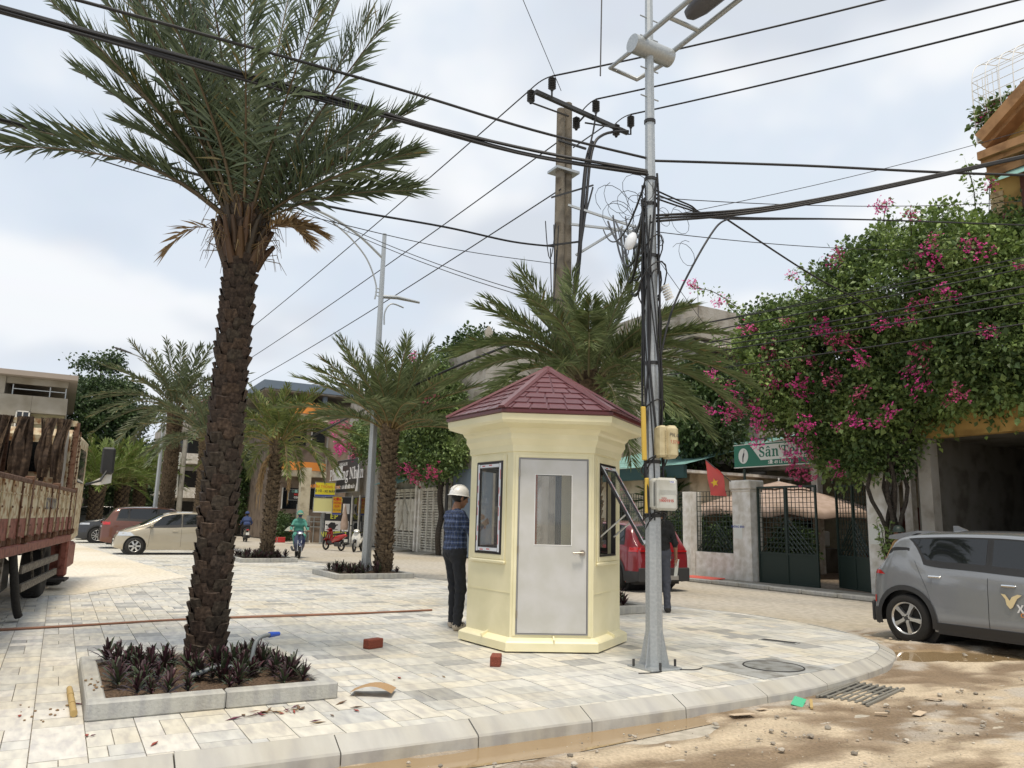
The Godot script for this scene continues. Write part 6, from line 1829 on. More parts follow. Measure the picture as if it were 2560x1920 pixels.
class CarShape:
	var host
	var s: Dictionary
	func top(x: float) -> float: return host.curve_at(s.top, x)
	func belt(x: float) -> float: return minf(host.curve_at(s.belt, x), top(x) - 0.03)
	func hw(x: float) -> float: return host.curve_at(s.plan, x)
	func low(x: float) -> float:
		var y: float = host.curve_at(s.low, x)
		for c in [s.xr, s.xf]:
			var d: float = absf(x - c)
			if d < s.arch: y = maxf(y, s.r + sqrt(s.arch * s.arch - d * d) * 0.98)
		return y
	func z_at(x: float, y: float) -> float:
		var w := hw(x); var b := belt(x)
		if y <= b:
			var f := clampf((y - 0.2) / maxf(b - 0.2, 0.05), 0, 1)
			return w * (0.93 + 0.07 * sin(PI * clampf(f * 0.9 + 0.1, 0, 1)) + 0.012 * sin(f * 9.0)) * (1.0 - 0.02 * f)
		var z0 := z_at(x, b)
		return z0 - (y - b) * s.get("tumble", 0.30) - 0.015
	func roof_z(x: float) -> float:
		var t := top(x)
		var e := t - 0.055 * smoothstep(0.03, 0.3, t - belt(x)) - 0.02
		return maxf(z_at(x, e), 0.1)
	func section(x: float) -> Array:
		var p := []
		var lo := low(x); var b := belt(x); var t := top(x)
		lo = minf(lo, b - 0.02)
		for j in 8:
			var y := lerpf(lo, b, j / 7.0)
			p.append(Vector3(x, y, z_at(x, y)))
		var e := t - 0.055 * smoothstep(0.03, 0.3, t - b) - 0.02
		var zr := roof_z(x)
		for j in range(1, 5): p.append(Vector3(x, lerpf(b, e, j / 4.0), lerpf(z_at(x, b) - 0.015 * minf(1.0, (e - b) * 10), zr, j / 4.0)))
		for j in range(1, 6):
			var f := j / 5.0
			p.append(Vector3(x, lerpf(e, t, sin(f * PI / 2)), zr * (1.0 - f * f * 0.25 - f * 0.75)))
		var full := p.duplicate()
		for j in range(p.size() - 2, -1, -1): full.append(Vector3(p[j].x, p[j].y, -p[j].z))
		return full
	func top_pt(x: float, z: float, up := 0.008) -> Vector3:
		var t := top(x); var zr := roof_z(x)
		var e := t - 0.055 * smoothstep(0.03, 0.3, t - belt(x)) - 0.02
		var f := clampf(1.0 - absf(z) / zr, 0, 1)
		return Vector3(x, lerpf(e, t, sin(minf(f * 1.05, 1.0) * PI / 2)) + up, z)

func side_panel(c: CarShape, xa: Array, ya, yb, sides: Array, up := 0.006, nx := 10, ny := 4) -> MB:   # xa: x at [low start, low end, high start, high end]; ya, yb: callables of x
	var m := MB.new()
	for s in sides:
		var rows := []
		for j in ny + 1:
			var v := float(j) / ny
			var row := []
			for i in nx + 1:
				var u := float(i) / nx
				var x := lerpf(lerpf(xa[0], xa[1], u), lerpf(xa[2], xa[3], u), v)
				var y := lerpf(ya.call(x), yb.call(x), v)
				row.append(Vector3(x, y, s * (c.z_at(x, y) + up)))
			if s < 0: row.reverse()
			rows.append(row)
		m.sheet(rows)
	return m

func wheel(parent: Node3D, at: Vector3, r: float, rim: float, w: float, side: float, spokes: int, style := 0) -> void:
	var W := Node3D.new()
	W.name = "wheel"
	parent.add_child(W, true)
	W.position = at
	W.rotation.x = PI / 2 * side
	var t := MB.new()
	t.lathe([Vector2(rim * 0.98, -w / 2), Vector2(rim + 0.02, -w / 2 - 0.004), Vector2(r - 0.03, -w / 2), Vector2(r - 0.006, -w / 2 + 0.03), Vector2(r, -w / 4), Vector2(r, w / 4), Vector2(r - 0.006, w / 2 - 0.03), Vector2(r - 0.03, w / 2), Vector2(rim + 0.02, w / 2 + 0.004), Vector2(rim * 0.98, w / 2 - 0.005), Vector2(rim * 0.9, w / 2 - 0.06), Vector2(0.01, w / 2 - 0.08)], 36)
	part(W, "tyre", t, M.rubber)
	var d := MB.new()
	d.lathe([Vector2(rim * 0.9, w / 2 - 0.02), Vector2(rim * 0.97, w / 2 + 0.002), Vector2(rim, w / 2 - 0.001), Vector2(rim * 1.0, w / 2 - 0.02)], 36)
	for k in spokes:
		var a := TAU * k / spokes
		var wd: float = [0.032, 0.016, 0.045][style] * rim / 0.2
		var tw := 0.25 if style == 0 else 0.0
		var b := Transform3D(Basis(Vector3.UP, a), Vector3.ZERO)
		var rows := []
		for q in [[0.03, wd * 0.8, 0.0], [rim * 0.55, wd * 0.75, -0.006], [rim * 0.93, wd * (1.15 if style == 0 else 0.9), -0.012]]:
			var z0: float = tw * q[0] * 0.5
			rows.append([b * Vector3(q[0], w / 2 - 0.055, z0 - q[1]), b * Vector3(q[0], w / 2 + q[2], z0 - q[1] * 0.8), b * Vector3(q[0], w / 2 + q[2], z0 + q[1] * 0.8), b * Vector3(q[0], w / 2 - 0.055, z0 + q[1])])
		rows.reverse()
		d.sheet(rows, false, true)
	d.drum(rim * 0.24, 0.02, 18, off(Vector3(0, w / 2 - 0.008, 0)))
	part(W, "rim", d, M.alloy)
	var h := MB.new()
	h.drum(rim * 0.13, 0.006, 14, off(Vector3(0, w / 2 + 0.006, 0)))
	for k in 4: h.drum(0.011, 0.008, 8, off(Vector3(cos(TAU * k / 4 + 0.4) * rim * 0.19, w / 2 + 0.003, sin(TAU * k / 4 + 0.4) * rim * 0.19)))
	part(W, "hub_cap", h, M.dark_metal)

func car(label: String, at: Vector3, turn: float, s: Dictionary) -> Node3D:
	var C := thing("parked_car", label, "car", at, turn, s.get("group", "cars parked on the paved square"))
	var c := CarShape.new()
	c.host = self
	c.s = s
	var L: float = s.top[-1][0]
	var L0: float = s.top[0][0]
	var xs := []
	var x := L0
	while x < L - 0.001:
		xs.append(x)
		var near := minf(x - L0, L - x)
		x += 0.02 if near < 0.14 else 0.05
	xs.append(L)
	for a in [s.xr, s.xf]:
		for e in [-s.arch, s.arch]: xs.append(a + e * 1.0005); xs.append(a + e * 0.999); xs.append(a + e * 0.96)
	xs.sort()
	var rows := []
	for q in xs: rows.append(c.section(q))
	var b := MB.new()
	b.sheet(rows)
	var f: Array = rows[-1].duplicate(); var r: Array = rows[0].duplicate()
	var cf := Vector3(L, 0.5, 0); var cr := Vector3(L0, 0.5, 0)
	for i in f.size() - 1:
		b.tri(cf, f[i], f[i + 1]); b.tri(cr, r[i + 1], r[i])
	b.tri(cf, f[-1], f[0]); b.tri(cr, r[0], r[-1])
	var body := part(C, "body", b, s.paint)
	var un := MB.new()
	un.bar(Vector3(L0 + 0.25, 0.16, -c.hw(0) + 0.22), Vector3(L - 0.25, 0.42, c.hw(0) - 0.22))
	for a in [s.xr, s.xf]:
		un.drum(s.arch + 0.02, c.hw(a) * 2 - 0.36, 28, rot(90, 0, 0, Vector3(a, s.r, 0)))
	part(C, "underbody", un, M.black_plastic)
	for a in [s.xr, s.xf]:
		for e in [-1.0, 1.0]:
			wheel(C, Vector3(a, s.r, e * (c.hw(a) - 0.115)), s.r, s.rim, 0.2, e, s.get("spokes", 5), s.get("style", 0))
	# glass
	var hi := func(q: float) -> float: return c.top(q) - s.get("head", 0.105)
	var lo := func(q: float) -> float: return minf(c.belt(q) + 0.025, c.top(q) - s.get("head", 0.105) - 0.01)
	for w in s.windows:
		var fr := [w[0] - 0.045, w[1] + 0.045, w[2] - 0.045, w[3] + 0.045]
		for e in [-1.0, 1.0]: part(C, "window_frame", side_panel(c, fr, func(q): return lo.call(q) - 0.025, func(q): return hi.call(q) + 0.02, [e], 0.003), M.black_plastic)
		for e in [-1.0, 1.0]: part(C, "side_window", side_panel(c, w, lo, hi, [e], 0.006), M.tinted_glass)
	for w in s.screens:   # windscreen and rear window: [x0, x1, inset]
		var g := []
		for i in 9:
			var q := lerpf(w[0], w[1], i / 8.0)
			var row := []
			for j in 11:
				var z: float = lerpf(-1, 1, j / 10.0) * (c.roof_z(q) - w[2])
				row.append(c.top_pt(q, z, 0.008))
			g.append(row)
		if w[1] > w[0]: g.reverse()
		var m := MB.new()
		m.sheet(g)
		part(C, "windscreen" if w[0] > 0 else "rear_window", m, M.tinted_glass)
	for l in s.get("lights", []):   # [xa, ylo, yhi, material]
		part(C, "headlight" if l[0][0] > 0 else "tail_light", side_panel(c, l[0], func(_q): return l[1], func(_q): return l[2], [1.0], 0.008, 8, 3), l[3])
		part(C, "headlight" if l[0][0] > 0 else "tail_light", side_panel(c, l[0], func(_q): return l[1], func(_q): return l[2], [-1.0], 0.008, 8, 3), l[3])
	if s.get("clad", 0.0) > 0.0:
		for e in [-1.0, 1.0]:
			for a in [s.xr, s.xf]:
				var ring := []
				for k in 25:
					var g := PI * (k / 24.0) * 1.16 - 0.08 * PI
					var row := []
					for rr_ in [s.arch - 0.01, s.arch + 0.06]:
						var px: float = a + cos(g) * rr_; var py: float = maxf(s.r + sin(g) * rr_, 0.2)
						row.append(Vector3(px, py, e * (c.z_at(px, py) + 0.014)))
					if e > 0: row.reverse()
					ring.append(row)
				var m := MB.new()
				m.sheet(ring)
				part(C, "arch_trim", m, M.cladding)
			part(C, "sill_trim", side_panel(c, [s.xr + s.arch + 0.05, s.xf - s.arch - 0.05, s.xr + s.arch + 0.05, s.xf - s.arch - 0.05], func(q): return c.low(q) - 0.02, func(_q): return s.clad, [e], 0.012), M.cladding)
			part(C, "bumper_trim", side_panel(c, [L0 + 0.01, s.xr - s.arch - 0.05, L0 + 0.01, s.xr - s.arch - 0.05], func(q): return c.low(q) - 0.02, func(_q): return s.clad + 0.12, [e], 0.012, 6), M.cladding)
			part(C, "bumper_trim", side_panel(c, [s.xf + s.arch + 0.05, L - 0.01, s.xf + s.arch + 0.05, L - 0.01], func(q): return c.low(q) - 0.02, func(_q): return s.clad + 0.12, [e], 0.012, 6), M.cladding)
		rect_part(C, "rear_bumper", Vector3(L0 - 0.03, 0.24, -c.hw(L0 + 0.05) + 0.02), Vector3(L0 + 0.02, s.clad + 0.2, c.hw(L0 + 0.05) - 0.02), M.cladding, 0.02)
	for q in s.get("gaps", []):
		for e in [-1.0, 1.0]:
			part(C, "door_gap", side_panel(c, [q[0], q[0] + 0.007, q[1], q[1] + 0.007], func(y): return c.low(y) + 0.06, func(y): return c.belt(y) + 0.01, [e], 0.002, 1, 8), M.black_plastic)
	for q in s.get("handles", []):
		for e in [-1.0, 1.0]:
			part(C, "door_handle", bx(Vector3(q[0] - 0.09, q[1] - 0.014, -0.02), Vector3(q[0] + 0.09, q[1] + 0.014, 0.018), 0.012), s.get("handle_mat", s.paint), off(Vector3(0, 0, e * (c.z_at(q[0], q[1]) + 0.012))))
	for e in [-1.0, 1.0]:
		var mx: float = s.mirror
		var mz := c.z_at(mx, c.belt(mx))
		var mm := MB.new()
		mm.bbox(Vector3(0.11, 0.13, 0.17), 0.04, off(Vector3(mx, c.belt(mx) + 0.09, e * (mz + 0.10))))
		part(C, "mirror", mm, s.get("mirror_mat", s.paint))
	if s.has("plate"):
		var pw := rect_part(C, "number_plate", Vector3(s.plate[0] - 0.012, s.plate[1] - 0.06, -0.18), Vector3(s.plate[0], s.plate[1] + 0.1, 0.18), M.sign_white)
		text(pw, s.plate[2], 0.07, M.ink_dark, rot(0, -90 if s.plate[0] < 0 else 90, 0, Vector3(s.plate[0] + (-0.014 if s.plate[0] < 0 else 0.002), s.plate[1] + 0.02, 0)), 700, false, 0.002)
	return C

func build_vehicles() -> void:
	mat("alloy", 0.60, 0.60, 0.59, 0.28, {"metal": 0.85})
	mat("cladding", 0.035, 0.036, 0.038, 0.6)
	mat("paint_grey", 0.235, 0.25, 0.27, 0.22, {"coat": 1.0, "metal": 0.25})
	mat("paint_red", 0.20, 0.012, 0.018, 0.3, {"coat": 1.0})
	mat("paint_beige", 0.40, 0.355, 0.27, 0.32, {"coat": 1.0, "metal": 0.3})
	mat("paint_brown", 0.13, 0.045, 0.026, 0.3, {"coat": 1.0, "metal": 0.3})
	mat("paint_black", 0.012, 0.012, 0.014, 0.25, {"coat": 1.0})
	mat("paint_white", 0.72, 0.71, 0.66, 0.3, {"coat": 1.0})
	mat("paint_dark", 0.06, 0.063, 0.07, 0.3, {"coat": 1.0, "metal": 0.3})
	mat("lamp_clear", 0.60, 0.62, 0.64, 0.1, {"metal": 0.5, "coat": 1.0})
	var low := [[-2.2, 0.3], [-1.8, 0.22], [-1.2, 0.2], [1.2, 0.2], [1.8, 0.2], [2.2, 0.26]]
	# grey hatchback at the right
	var grey_spec := {"group": "cars on the street", "paint": M.paint_grey, "xr": -1.42, "xf": 1.17, "r": 0.335, "rim": 0.225, "arch": 0.40, "spokes": 5, "style": 0, "clad": 0.33, "head": 0.12, "tumble": 0.34,
		"top": [[-1.99, 0.72], [-1.97, 0.86], [-1.92, 1.0], [-1.80, 1.09], [-1.70, 1.22], [-1.60, 1.44], [-1.5, 1.53], [-1.1, 1.575], [-0.5, 1.59], [0.1, 1.575], [0.5, 1.51], [0.85, 1.30], [1.15, 1.08], [1.3, 1.03], [1.7, 0.95], [1.92, 0.80], [1.98, 0.6]],
		"belt": [[-1.9, 1.0], [-1.6, 1.24], [-1.38, 1.24], [-1.12, 1.09], [-0.5, 1.05], [0.4, 1.0], [1.1, 0.96], [1.9, 0.8]], "low": low, "plan": [[-1.99, 0.70], [-1.93, 0.78], [-1.7, 0.845], [-1.2, 0.865], [0, 0.86], [1.2, 0.86], [1.7, 0.80], [1.92, 0.66], [1.98, 0.55]],
		"windows": [[-1.10, -0.32, -1.34, -0.32], [-0.24, 0.75, -0.24, 0.45]], "screens": [[1.1, 0.5, 0.06], [-1.76, -1.60, 0.08]], "lights": [[[-1.97, -1.72, -1.97, -1.82], 0.93, 0.985, M.red_light], [[-1.97, -1.90, -1.97, -1.9], 0.52, 0.62, M.red_light], [[1.6, 1.93, 1.6, 1.9], 0.72, 0.8, M.lamp_clear]],
		"gaps": [[-0.28, -0.28], [0.85, 0.8], [-1.02, -1.30]], "handles": [[-0.98, 0.94], [-0.02, 0.89]], "handle_mat": M.chrome, "mirror": 0.72}
	var g := car("pale grey hatchback with dark lower trim parked beside the puddle", Vector3(11.46, ST, -5.54), -89.0, grey_spec)
	var spo := MB.new()
	spo.prism(PackedVector2Array([Vector2(-1.80, 1.44), Vector2(-1.60, 1.43), Vector2(-1.35, 1.53), Vector2(-1.35, 1.565), Vector2(-1.78, 1.49)]), 1.14, off(Vector3(0, 0, -0.57)))
	part(g, "spoiler", spo, M.paint_grey)
	var fin := MB.new()
	fin.prism(PackedVector2Array([Vector2(-1.12, 1.57), Vector2(-0.9, 1.58), Vector2(-1.06, 1.65), Vector2(-1.12, 1.65)]), 0.03, off(Vector3(0, 0, -0.015)))
	part(g, "antenna", fin, M.paint_grey)
	var cs := CarShape.new()
	cs.host = self
	cs.s = grey_spec
	for e in [-1.0, 1.0]: part(g, "pillar_trim", side_panel(cs, [-1.72, -1.36, -1.66, -1.36], func(q): return cs.belt(q) + 0.015, func(q): return cs.belt(q) + 0.085, [e], 0.004, 6, 2), M.black_plastic)
	mat("decal_gold", 0.75, 0.62, 0.36, 0.5)
	var em := MB.new()
	em.prism(PackedVector2Array([Vector2(0, 0.13), Vector2(0.05, 0.125), Vector2(0.1, 0.05), Vector2(0.13, 0.1), Vector2(0.2, 0.135), Vector2(0.25, 0.13), Vector2(0.19, 0.08), Vector2(0.13, -0.03), Vector2(0.1, -0.05), Vector2(0.06, 0.0), Vector2(0.05, 0.07)]), 0.004, off(Vector3(-0.10, 0.66, 0.862)))
	part(g, "emblem", em, M.decal_gold)
	text(g, "XANH", 0.10, M.letter_white if M.has("letter_white") else M.sign_white, off(Vector3(0.27, 0.62, 0.862)), 900)
	text(g, "CAR", 0.05, M.orange_paint, off(Vector3(0.18, 0.545, 0.862)), 700)
	# red suv
	var suv := [[-2.15, 0.75], [-2.12, 0.95], [-2.06, 1.06], [-1.9, 1.30], [-1.78, 1.5], [-1.6, 1.60], [-1.0, 1.65], [-0.2, 1.655], [0.4, 1.60], [0.8, 1.40], [1.15, 1.12], [1.3, 1.08], [1.8, 1.0], [2.08, 0.85], [2.15, 0.65]]
	var sbelt := [[-2.1, 0.98], [-1.6, 1.08], [0, 1.02], [1.2, 1.0], [2.1, 0.85]]
	var splan := [[-2.15, 0.74], [-2.08, 0.82], [-1.8, 0.885], [-1.2, 0.90], [1.2, 0.90], [1.8, 0.83], [2.08, 0.7], [2.15, 0.6]]
	var swin := [[-1.62, -1.25, -1.5, -1.25], [-1.18, -0.2, -1.18, -0.2], [-0.12, 0.95, -0.12, 0.6]]
	var base := {"xr": -1.32, "xf": 1.30, "r": 0.35, "rim": 0.235, "arch": 0.41, "spokes": 6, "style": 1, "clad": 0.36, "top": suv, "belt": sbelt, "low": low, "plan": splan, "windows": swin, "screens": [[1.12, 0.5, 0.07], [-2.0, -1.72, 0.12]], "lights": [[[-2.12, -1.85, -2.12, -1.85], 0.92, 1.03, M.red_light], [[1.65, 2.05, 1.65, 2.0], 0.82, 0.9, M.lamp_clear]], "gaps": [[-0.16, -0.16], [0.95, 0.9], [-1.0, -1.2]], "handles": [[-0.98, 0.92], [0.05, 0.90]], "mirror": 0.85}
	var s1 := base.duplicate(); s1.paint = M.paint_red; s1.group = "cars on the street"; s1.plate = [-2.17, 0.78, "36A-567.60"]
	var red := car("dark red SUV on the street behind the kiosk, seen from behind", Vector3(12.6, ST, -16.5), 90, s1)
	rect_part(red, "light_bar", Vector3(-2.145, 0.93, -0.72), Vector3(-2.125, 0.97, 0.72), M.red_light)
	rect_part(red, "skid_plate", Vector3(-2.2, 0.28, -0.4), Vector3(-2.18, 0.38, 0.4), M.alloy)
	var s2 := base.duplicate(); s2.paint = M.paint_brown; s2.clad = 0.0
	car("metallic brown SUV with red tail lamp, parked tail outward", Vector3(3.62, 0, -34.9), 0, s2)
	var s3 := base.duplicate(); s3.paint = M.paint_black; s3.spokes = 10
	car("black SUV parked nose outward behind the brown one", Vector3(2.9, 0, -40.9), 180, s3)
	var hatch := {"xr": -1.2, "xf": 1.18, "r": 0.29, "rim": 0.19, "arch": 0.35, "spokes": 6, "style": 2, "paint": M.paint_beige,
		"top": [[-1.80, 0.75], [-1.77, 0.95], [-1.7, 1.1], [-1.55, 1.36], [-1.3, 1.44], [-0.7, 1.485], [-0.1, 1.475], [0.3, 1.40], [0.7, 1.2], [1.1, 0.99], [1.3, 0.92], [1.6, 0.80], [1.75, 0.66], [1.80, 0.5]], "belt": [[-1.75, 1.0], [-1.2, 0.98], [0, 0.92], [0.9, 0.88], [1.75, 0.66]], "low": [[-1.8, 0.3], [-1.5, 0.2], [-1.0, 0.17], [1.1, 0.17], [1.5, 0.17], [1.8, 0.24]], "plan": [[-1.8, 0.64], [-1.74, 0.73], [-1.5, 0.785], [-1.0, 0.80], [1.1, 0.80], [1.5, 0.74], [1.74, 0.6], [1.8, 0.5]],
		"windows": [[-1.1, -0.3, -1.1, -0.3], [-0.2, 0.88, -0.2, 0.35]], "screens": [[1.05, 0.35, 0.05], [-1.68, -1.5, 0.1]], "lights": [[[-1.78, -1.6, -1.75, -1.6], 0.85, 1.05, M.red_light], [[1.2, 1.74, 1.35, 1.68], 0.63, 0.76, M.lamp_clear]], "gaps": [[-0.25, -0.25], [0.78, 0.72], [-1.0, -1.15]], "handles": [[-0.95, 0.82], [-0.05, 0.80]], "mirror": 0.72, "mirror_mat": M.paint_beige, "plate": [1.81, 0.42, "36A-218.07"]}
	car("beige metallic small hatchback parked nose toward the truck", Vector3(3.5, 0, -29.95), 180, hatch)
	var sedan := base.duplicate(); sedan.paint = M.paint_white; sedan.clad = 0.0
	sedan.top = [[-2.25, 0.7], [-2.2, 0.95], [-1.9, 1.05], [-1.6, 1.1], [-1.0, 1.38], [-0.5, 1.45], [0.1, 1.44], [0.5, 1.32], [1.05, 0.98], [1.3, 0.92], [1.9, 0.8], [2.2, 0.68], [2.27, 0.5]]
	sedan.belt = [[-2.2, 0.93], [-1.0, 0.96], [0, 0.92], [1.0, 0.88], [2.2, 0.66]]
	sedan.plan = [[-2.25, 0.7], [-2.15, 0.8], [-1.8, 0.87], [1.4, 0.88], [1.9, 0.8], [2.2, 0.64], [2.27, 0.5]]
	sedan.r = 0.31; sedan.rim = 0.2; sedan.arch = 0.37; sedan.xr = -1.35; sedan.xf = 1.32
	sedan.windows = [[-1.3, -0.3, -0.95, -0.3], [-0.2, 0.9, -0.2, 0.4]]; sedan.screens = [[0.95, 0.4, 0.06], [-1.5, -0.95, 0.1]]
	sedan.lights = [[[-2.22, -1.95, -2.22, -1.95], 0.8, 0.9, M.red_light], [[1.75, 2.15, 1.75, 2.1], 0.62, 0.7, M.lamp_clear]]
	car("white sedan parked nose outward behind the black SUV", Vector3(3.1, 0, -45.0), 180, sedan)
	var van := base.duplicate(); van.paint = M.paint_dark; van.clad = 0.0
	van.top = [[-2.3, 0.8], [-2.27, 1.2], [-2.15, 1.6], [-1.9, 1.74], [-1.0, 1.80], [0.2, 1.78], [0.7, 1.62], [1.3, 1.2], [1.5, 1.1], [2.0, 0.95], [2.25, 0.75], [2.3, 0.6]]
	van.belt = [[-2.2, 1.05], [1.3, 1.05], [2.2, 0.75]]
	van.windows = [[-2.0, -1.1, -1.95, -1.1], [-1.0, 0.0, -1.0, 0.0], [0.1, 1.15, 0.1, 0.75]]; van.screens = [[1.25, 0.65, 0.06], [-2.22, -1.95, 0.1]]
	van.plan = [[-2.3, 0.75], [-2.2, 0.84], [-1.8, 0.9], [1.4, 0.9], [2.0, 0.8], [2.25, 0.65], [2.3, 0.55]]
	car("dark grey van parked beyond the white sedan", Vector3(1.75, 0, -54.5), 172, van)
	build_truck()
	scooters()

func build_truck() -> void:
	mat("truck_white", 0.56, 0.51, 0.38, 0.6, {"t": "rust", "s": 1.1, "world": false})
	mat("truck_red", 0.25, 0.085, 0.065, 0.6, {"t": "rust", "s": 1.3, "world": false})
	mat("truck_rust", 0.15, 0.085, 0.055, 0.85, {"t": "rust", "s": 2.0, "world": false})
	mat("truck_dark", 0.03, 0.028, 0.026, 0.8, {"t": "rough_dirt", "s": 2.0, "world": false})
	mat("tarp", 0.105, 0.068, 0.043, 0.9, {"t": "bark", "s": 1.2, "world": false})
	mat("tarp_pale", 0.17, 0.115, 0.07, 0.9, {"t": "bark", "s": 2.2, "world": false})
	mat("plank", 0.30, 0.27, 0.22, 0.85, {"t": "bark", "s": 2.0, "world": false})
	var T := thing("cargo_truck", "old dropside cargo truck with cream and red rusty sides", "truck", Vector3(0.13, 0, -15.6), 83.3)
	# local: x forward, z to the right; right side plane at z = 0
	var bed := part(T, "cargo_bed", bx(Vector3(-9.6, 0.98, -2.4), Vector3(0.9, 1.06, -0.06)), M.truck_rust)
	var ends := [-9.6, -6.45, -3.95, -1.48, 0.88]
	for i in ends.size() - 1:
		var a: float = ends[i] + 0.05; var b: float = ends[i + 1] - 0.05
		var pn := part(bed, "side_panel", bx(Vector3(a, 1.30, -0.05), Vector3(b, 1.73, -0.01)), M.truck_white)
		rect_part(pn, "lower_panel", Vector3(a, 1.06, -0.05), Vector3(b, 1.298, -0.008), M.truck_red)
		rect_part(pn, "top_rail", Vector3(a, 1.732, -0.06), Vector3(b, 1.79, 0.005), M.truck_rust, 0.01)
		rect_part(pn, "crease", Vector3(a, 1.58, -0.009), Vector3(b, 1.595, 0.0), M.truck_white)
		var n := 4 if i != 0 else 5
		for k in n + 1:
			var x := lerpf(a + 0.03, b - 0.03, float(k) / n)
			rect_part(pn, "rib", Vector3(x - 0.012, 1.08, -0.008), Vector3(x + 0.012, 1.73, 0.012), M.truck_white if k % 3 else M.truck_rust, 0.004)
			rect_part(pn, "latch", Vector3(x - 0.03, 1.00, 0.0), Vector3(x + 0.03, 1.09, 0.05), M.truck_rust, 0.012)
			for y in [1.2, 1.42, 1.66]: rect_part(pn, "hinge_knob", Vector3(x - 0.018, y, 0.012), Vector3(x + 0.018, y + 0.025, 0.024), M.truck_rust, 0.006)
		rect_part(bed, "post", Vector3(ends[i + 1] - 0.045, 0.98, -0.09), Vector3(ends[i + 1] + 0.04, 1.83, 0.02), M.truck_rust, 0.01)
	rect_part(bed, "side_rail", Vector3(-9.6, 0.86, -0.12), Vector3(0.9, 0.977, -0.005), M.truck_red, 0.01)
	for q in [[-2.55, "36C"], [-1.95, "140.11"]]: text(bed, q[1], 0.17, mat("stencil", 0.16, 0.15, 0.15, 0.8), off(Vector3(q[0], 1.5, 0.001)), 700)
	rect_part(bed, "far_side", Vector3(-9.6, 1.06, -2.4), Vector3(0.88, 1.75, -2.35), M.truck_white)
	# headboard frame with webbing straps hung over it
	for z in [-2.35, -1.2, -0.1]: rect_part(bed, "headboard_post", Vector3(0.72, 1.06, z - 0.04), Vector3(0.82, 3.02, z + 0.04), M.truck_rust)
	rect_part(bed, "headboard_rail", Vector3(0.70, 2.95, -2.38), Vector3(0.84, 3.05, -0.1), M.truck_white)
	for k in 34:
		var z := -2.32 + k * 0.064 + rr(-0.03, 0.03)
		if absf(z + 0.75) < 0.07: continue
		var w := rr(0.06, 0.14)
		var rows := []
		var sway := rr(-0.16, 0.16)
		var wob := rr(0.3, 1.3)
		var drop := rr(0.95, 1.3)
		for i in 12:
			var f := i / 11.0
			var y := 3.07 - f * drop
			var row := []
			for j in 5:
				var u := (j / 4.0 - 0.5)
				row.append(Vector3(0.64 - 0.16 * sin(f * 2.4) * wob + 0.05 * cos(u * 7.0 + k * 1.7 + f * 2.0) + 0.03 * sin(f * 9 + k), y, z + u * w * (0.75 + 0.7 * sin(f * 2.6)) + sway * sin(f * 2.2)))
			rows.append(row)
		rows.reverse()
		var m := MB.new()
		m.sheet(rows)
		solo("webbing_strap", m, M.tarp if k % 3 else M.tarp_pale, "dirty brown webbing strap hung over the truck headboard", "strap", "straps on the truck headboard", T.transform)
	# cab
	var cab := MB.new()
	cab.bbox(Vector3(1.85, 2.15, 2.25), 0.14, off(Vector3(1.98, 1.85, -1.2)))
	var cb := part(T, "cab", cab, M.truck_white)
	rect_part(cb, "rear_window", Vector3(1.045, 2.1, -1.9), Vector3(1.053, 2.65, -0.6), M.tinted_glass)
	rect_part(cb, "side_window", Vector3(1.5, 1.95, -0.078), Vector3(2.5, 2.6, -0.07), M.tinted_glass)
	rect_part(cb, "pale_pillar", Vector3(0.95, 1.75, -0.36), Vector3(1.04, 2.9, -0.24), M.paint_white, 0.03)
	rect_part(T, "cab_lower", Vector3(0.92, 0.22, -0.16), Vector3(1.15, 1.02, -0.02), M.truck_red, 0.03)
	rect_part(T, "cab_step", Vector3(0.55, 0.16, -0.3), Vector3(1.18, 0.2, 0.02), M.truck_dark)
	rect_part(T, "mudguard", Vector3(1.15, 0.3, -0.5), Vector3(2.9, 0.8, -0.1), M.truck_red, 0.05)
	rect_part(T, "mirror", Vector3(3.15, 2.2, 0.16), Vector3(3.28, 2.78, 0.42), M.black_plastic, 0.04)
	part(T, "mirror_arm", tb([Vector3(2.8, 1.95, -0.05), Vector3(3.0, 2.05, 0.2), Vector3(3.2, 2.3, 0.3)], 0.025, 6), M.black_plastic)
	var ma := MB.new()
	ma.prism(PackedVector2Array([Vector2(0, 0), Vector2(0.45, 0.28), Vector2(0.45, 0.04), Vector2(0.2, -0.02)]), 0.02, rot(0, -90, 0, Vector3(3.3, 1.98, -0.06)))
	part(T, "mirror_bracket", ma, M.paint_white)
	for k in 3:   # chains down the cab corner
		for i in 22:
			var ch := MB.new()
			ch.box(Vector3(0.035, 0.045, 0.018), rot(0, 90 * (i % 2), 8, Vector3(0.93 + 0.03 * sin(i * 0.9 + k), 2.85 - i * 0.05, -0.17 + 0.06 * k)))
			part(T, "chain_link", ch, M.truck_rust)
	# chassis
	for z in [-0.75, -1.65]: rect_part(T, "chassis_rail", Vector3(-9.5, 0.68, z - 0.06), Vector3(2.6, 0.86, z + 0.06), M.truck_dark)
	for x in [-8.0, -6.2, -4.9, -3.2, -1.6, 0.4]: rect_part(T, "cross_member", Vector3(x - 0.06, 0.80, -2.3), Vector3(x + 0.06, 0.9, -0.14), M.truck_dark)
	rect_part(T, "fuel_tank", Vector3(-4.1, 0.3, -0.75), Vector3(-3.1, 0.78, -0.25), M.truck_dark, 0.08)
	rect_part(T, "tool_box", Vector3(-7.4, 0.35, -0.6), Vector3(-5.3, 0.84, -0.12), M.truck_dark, 0.03)
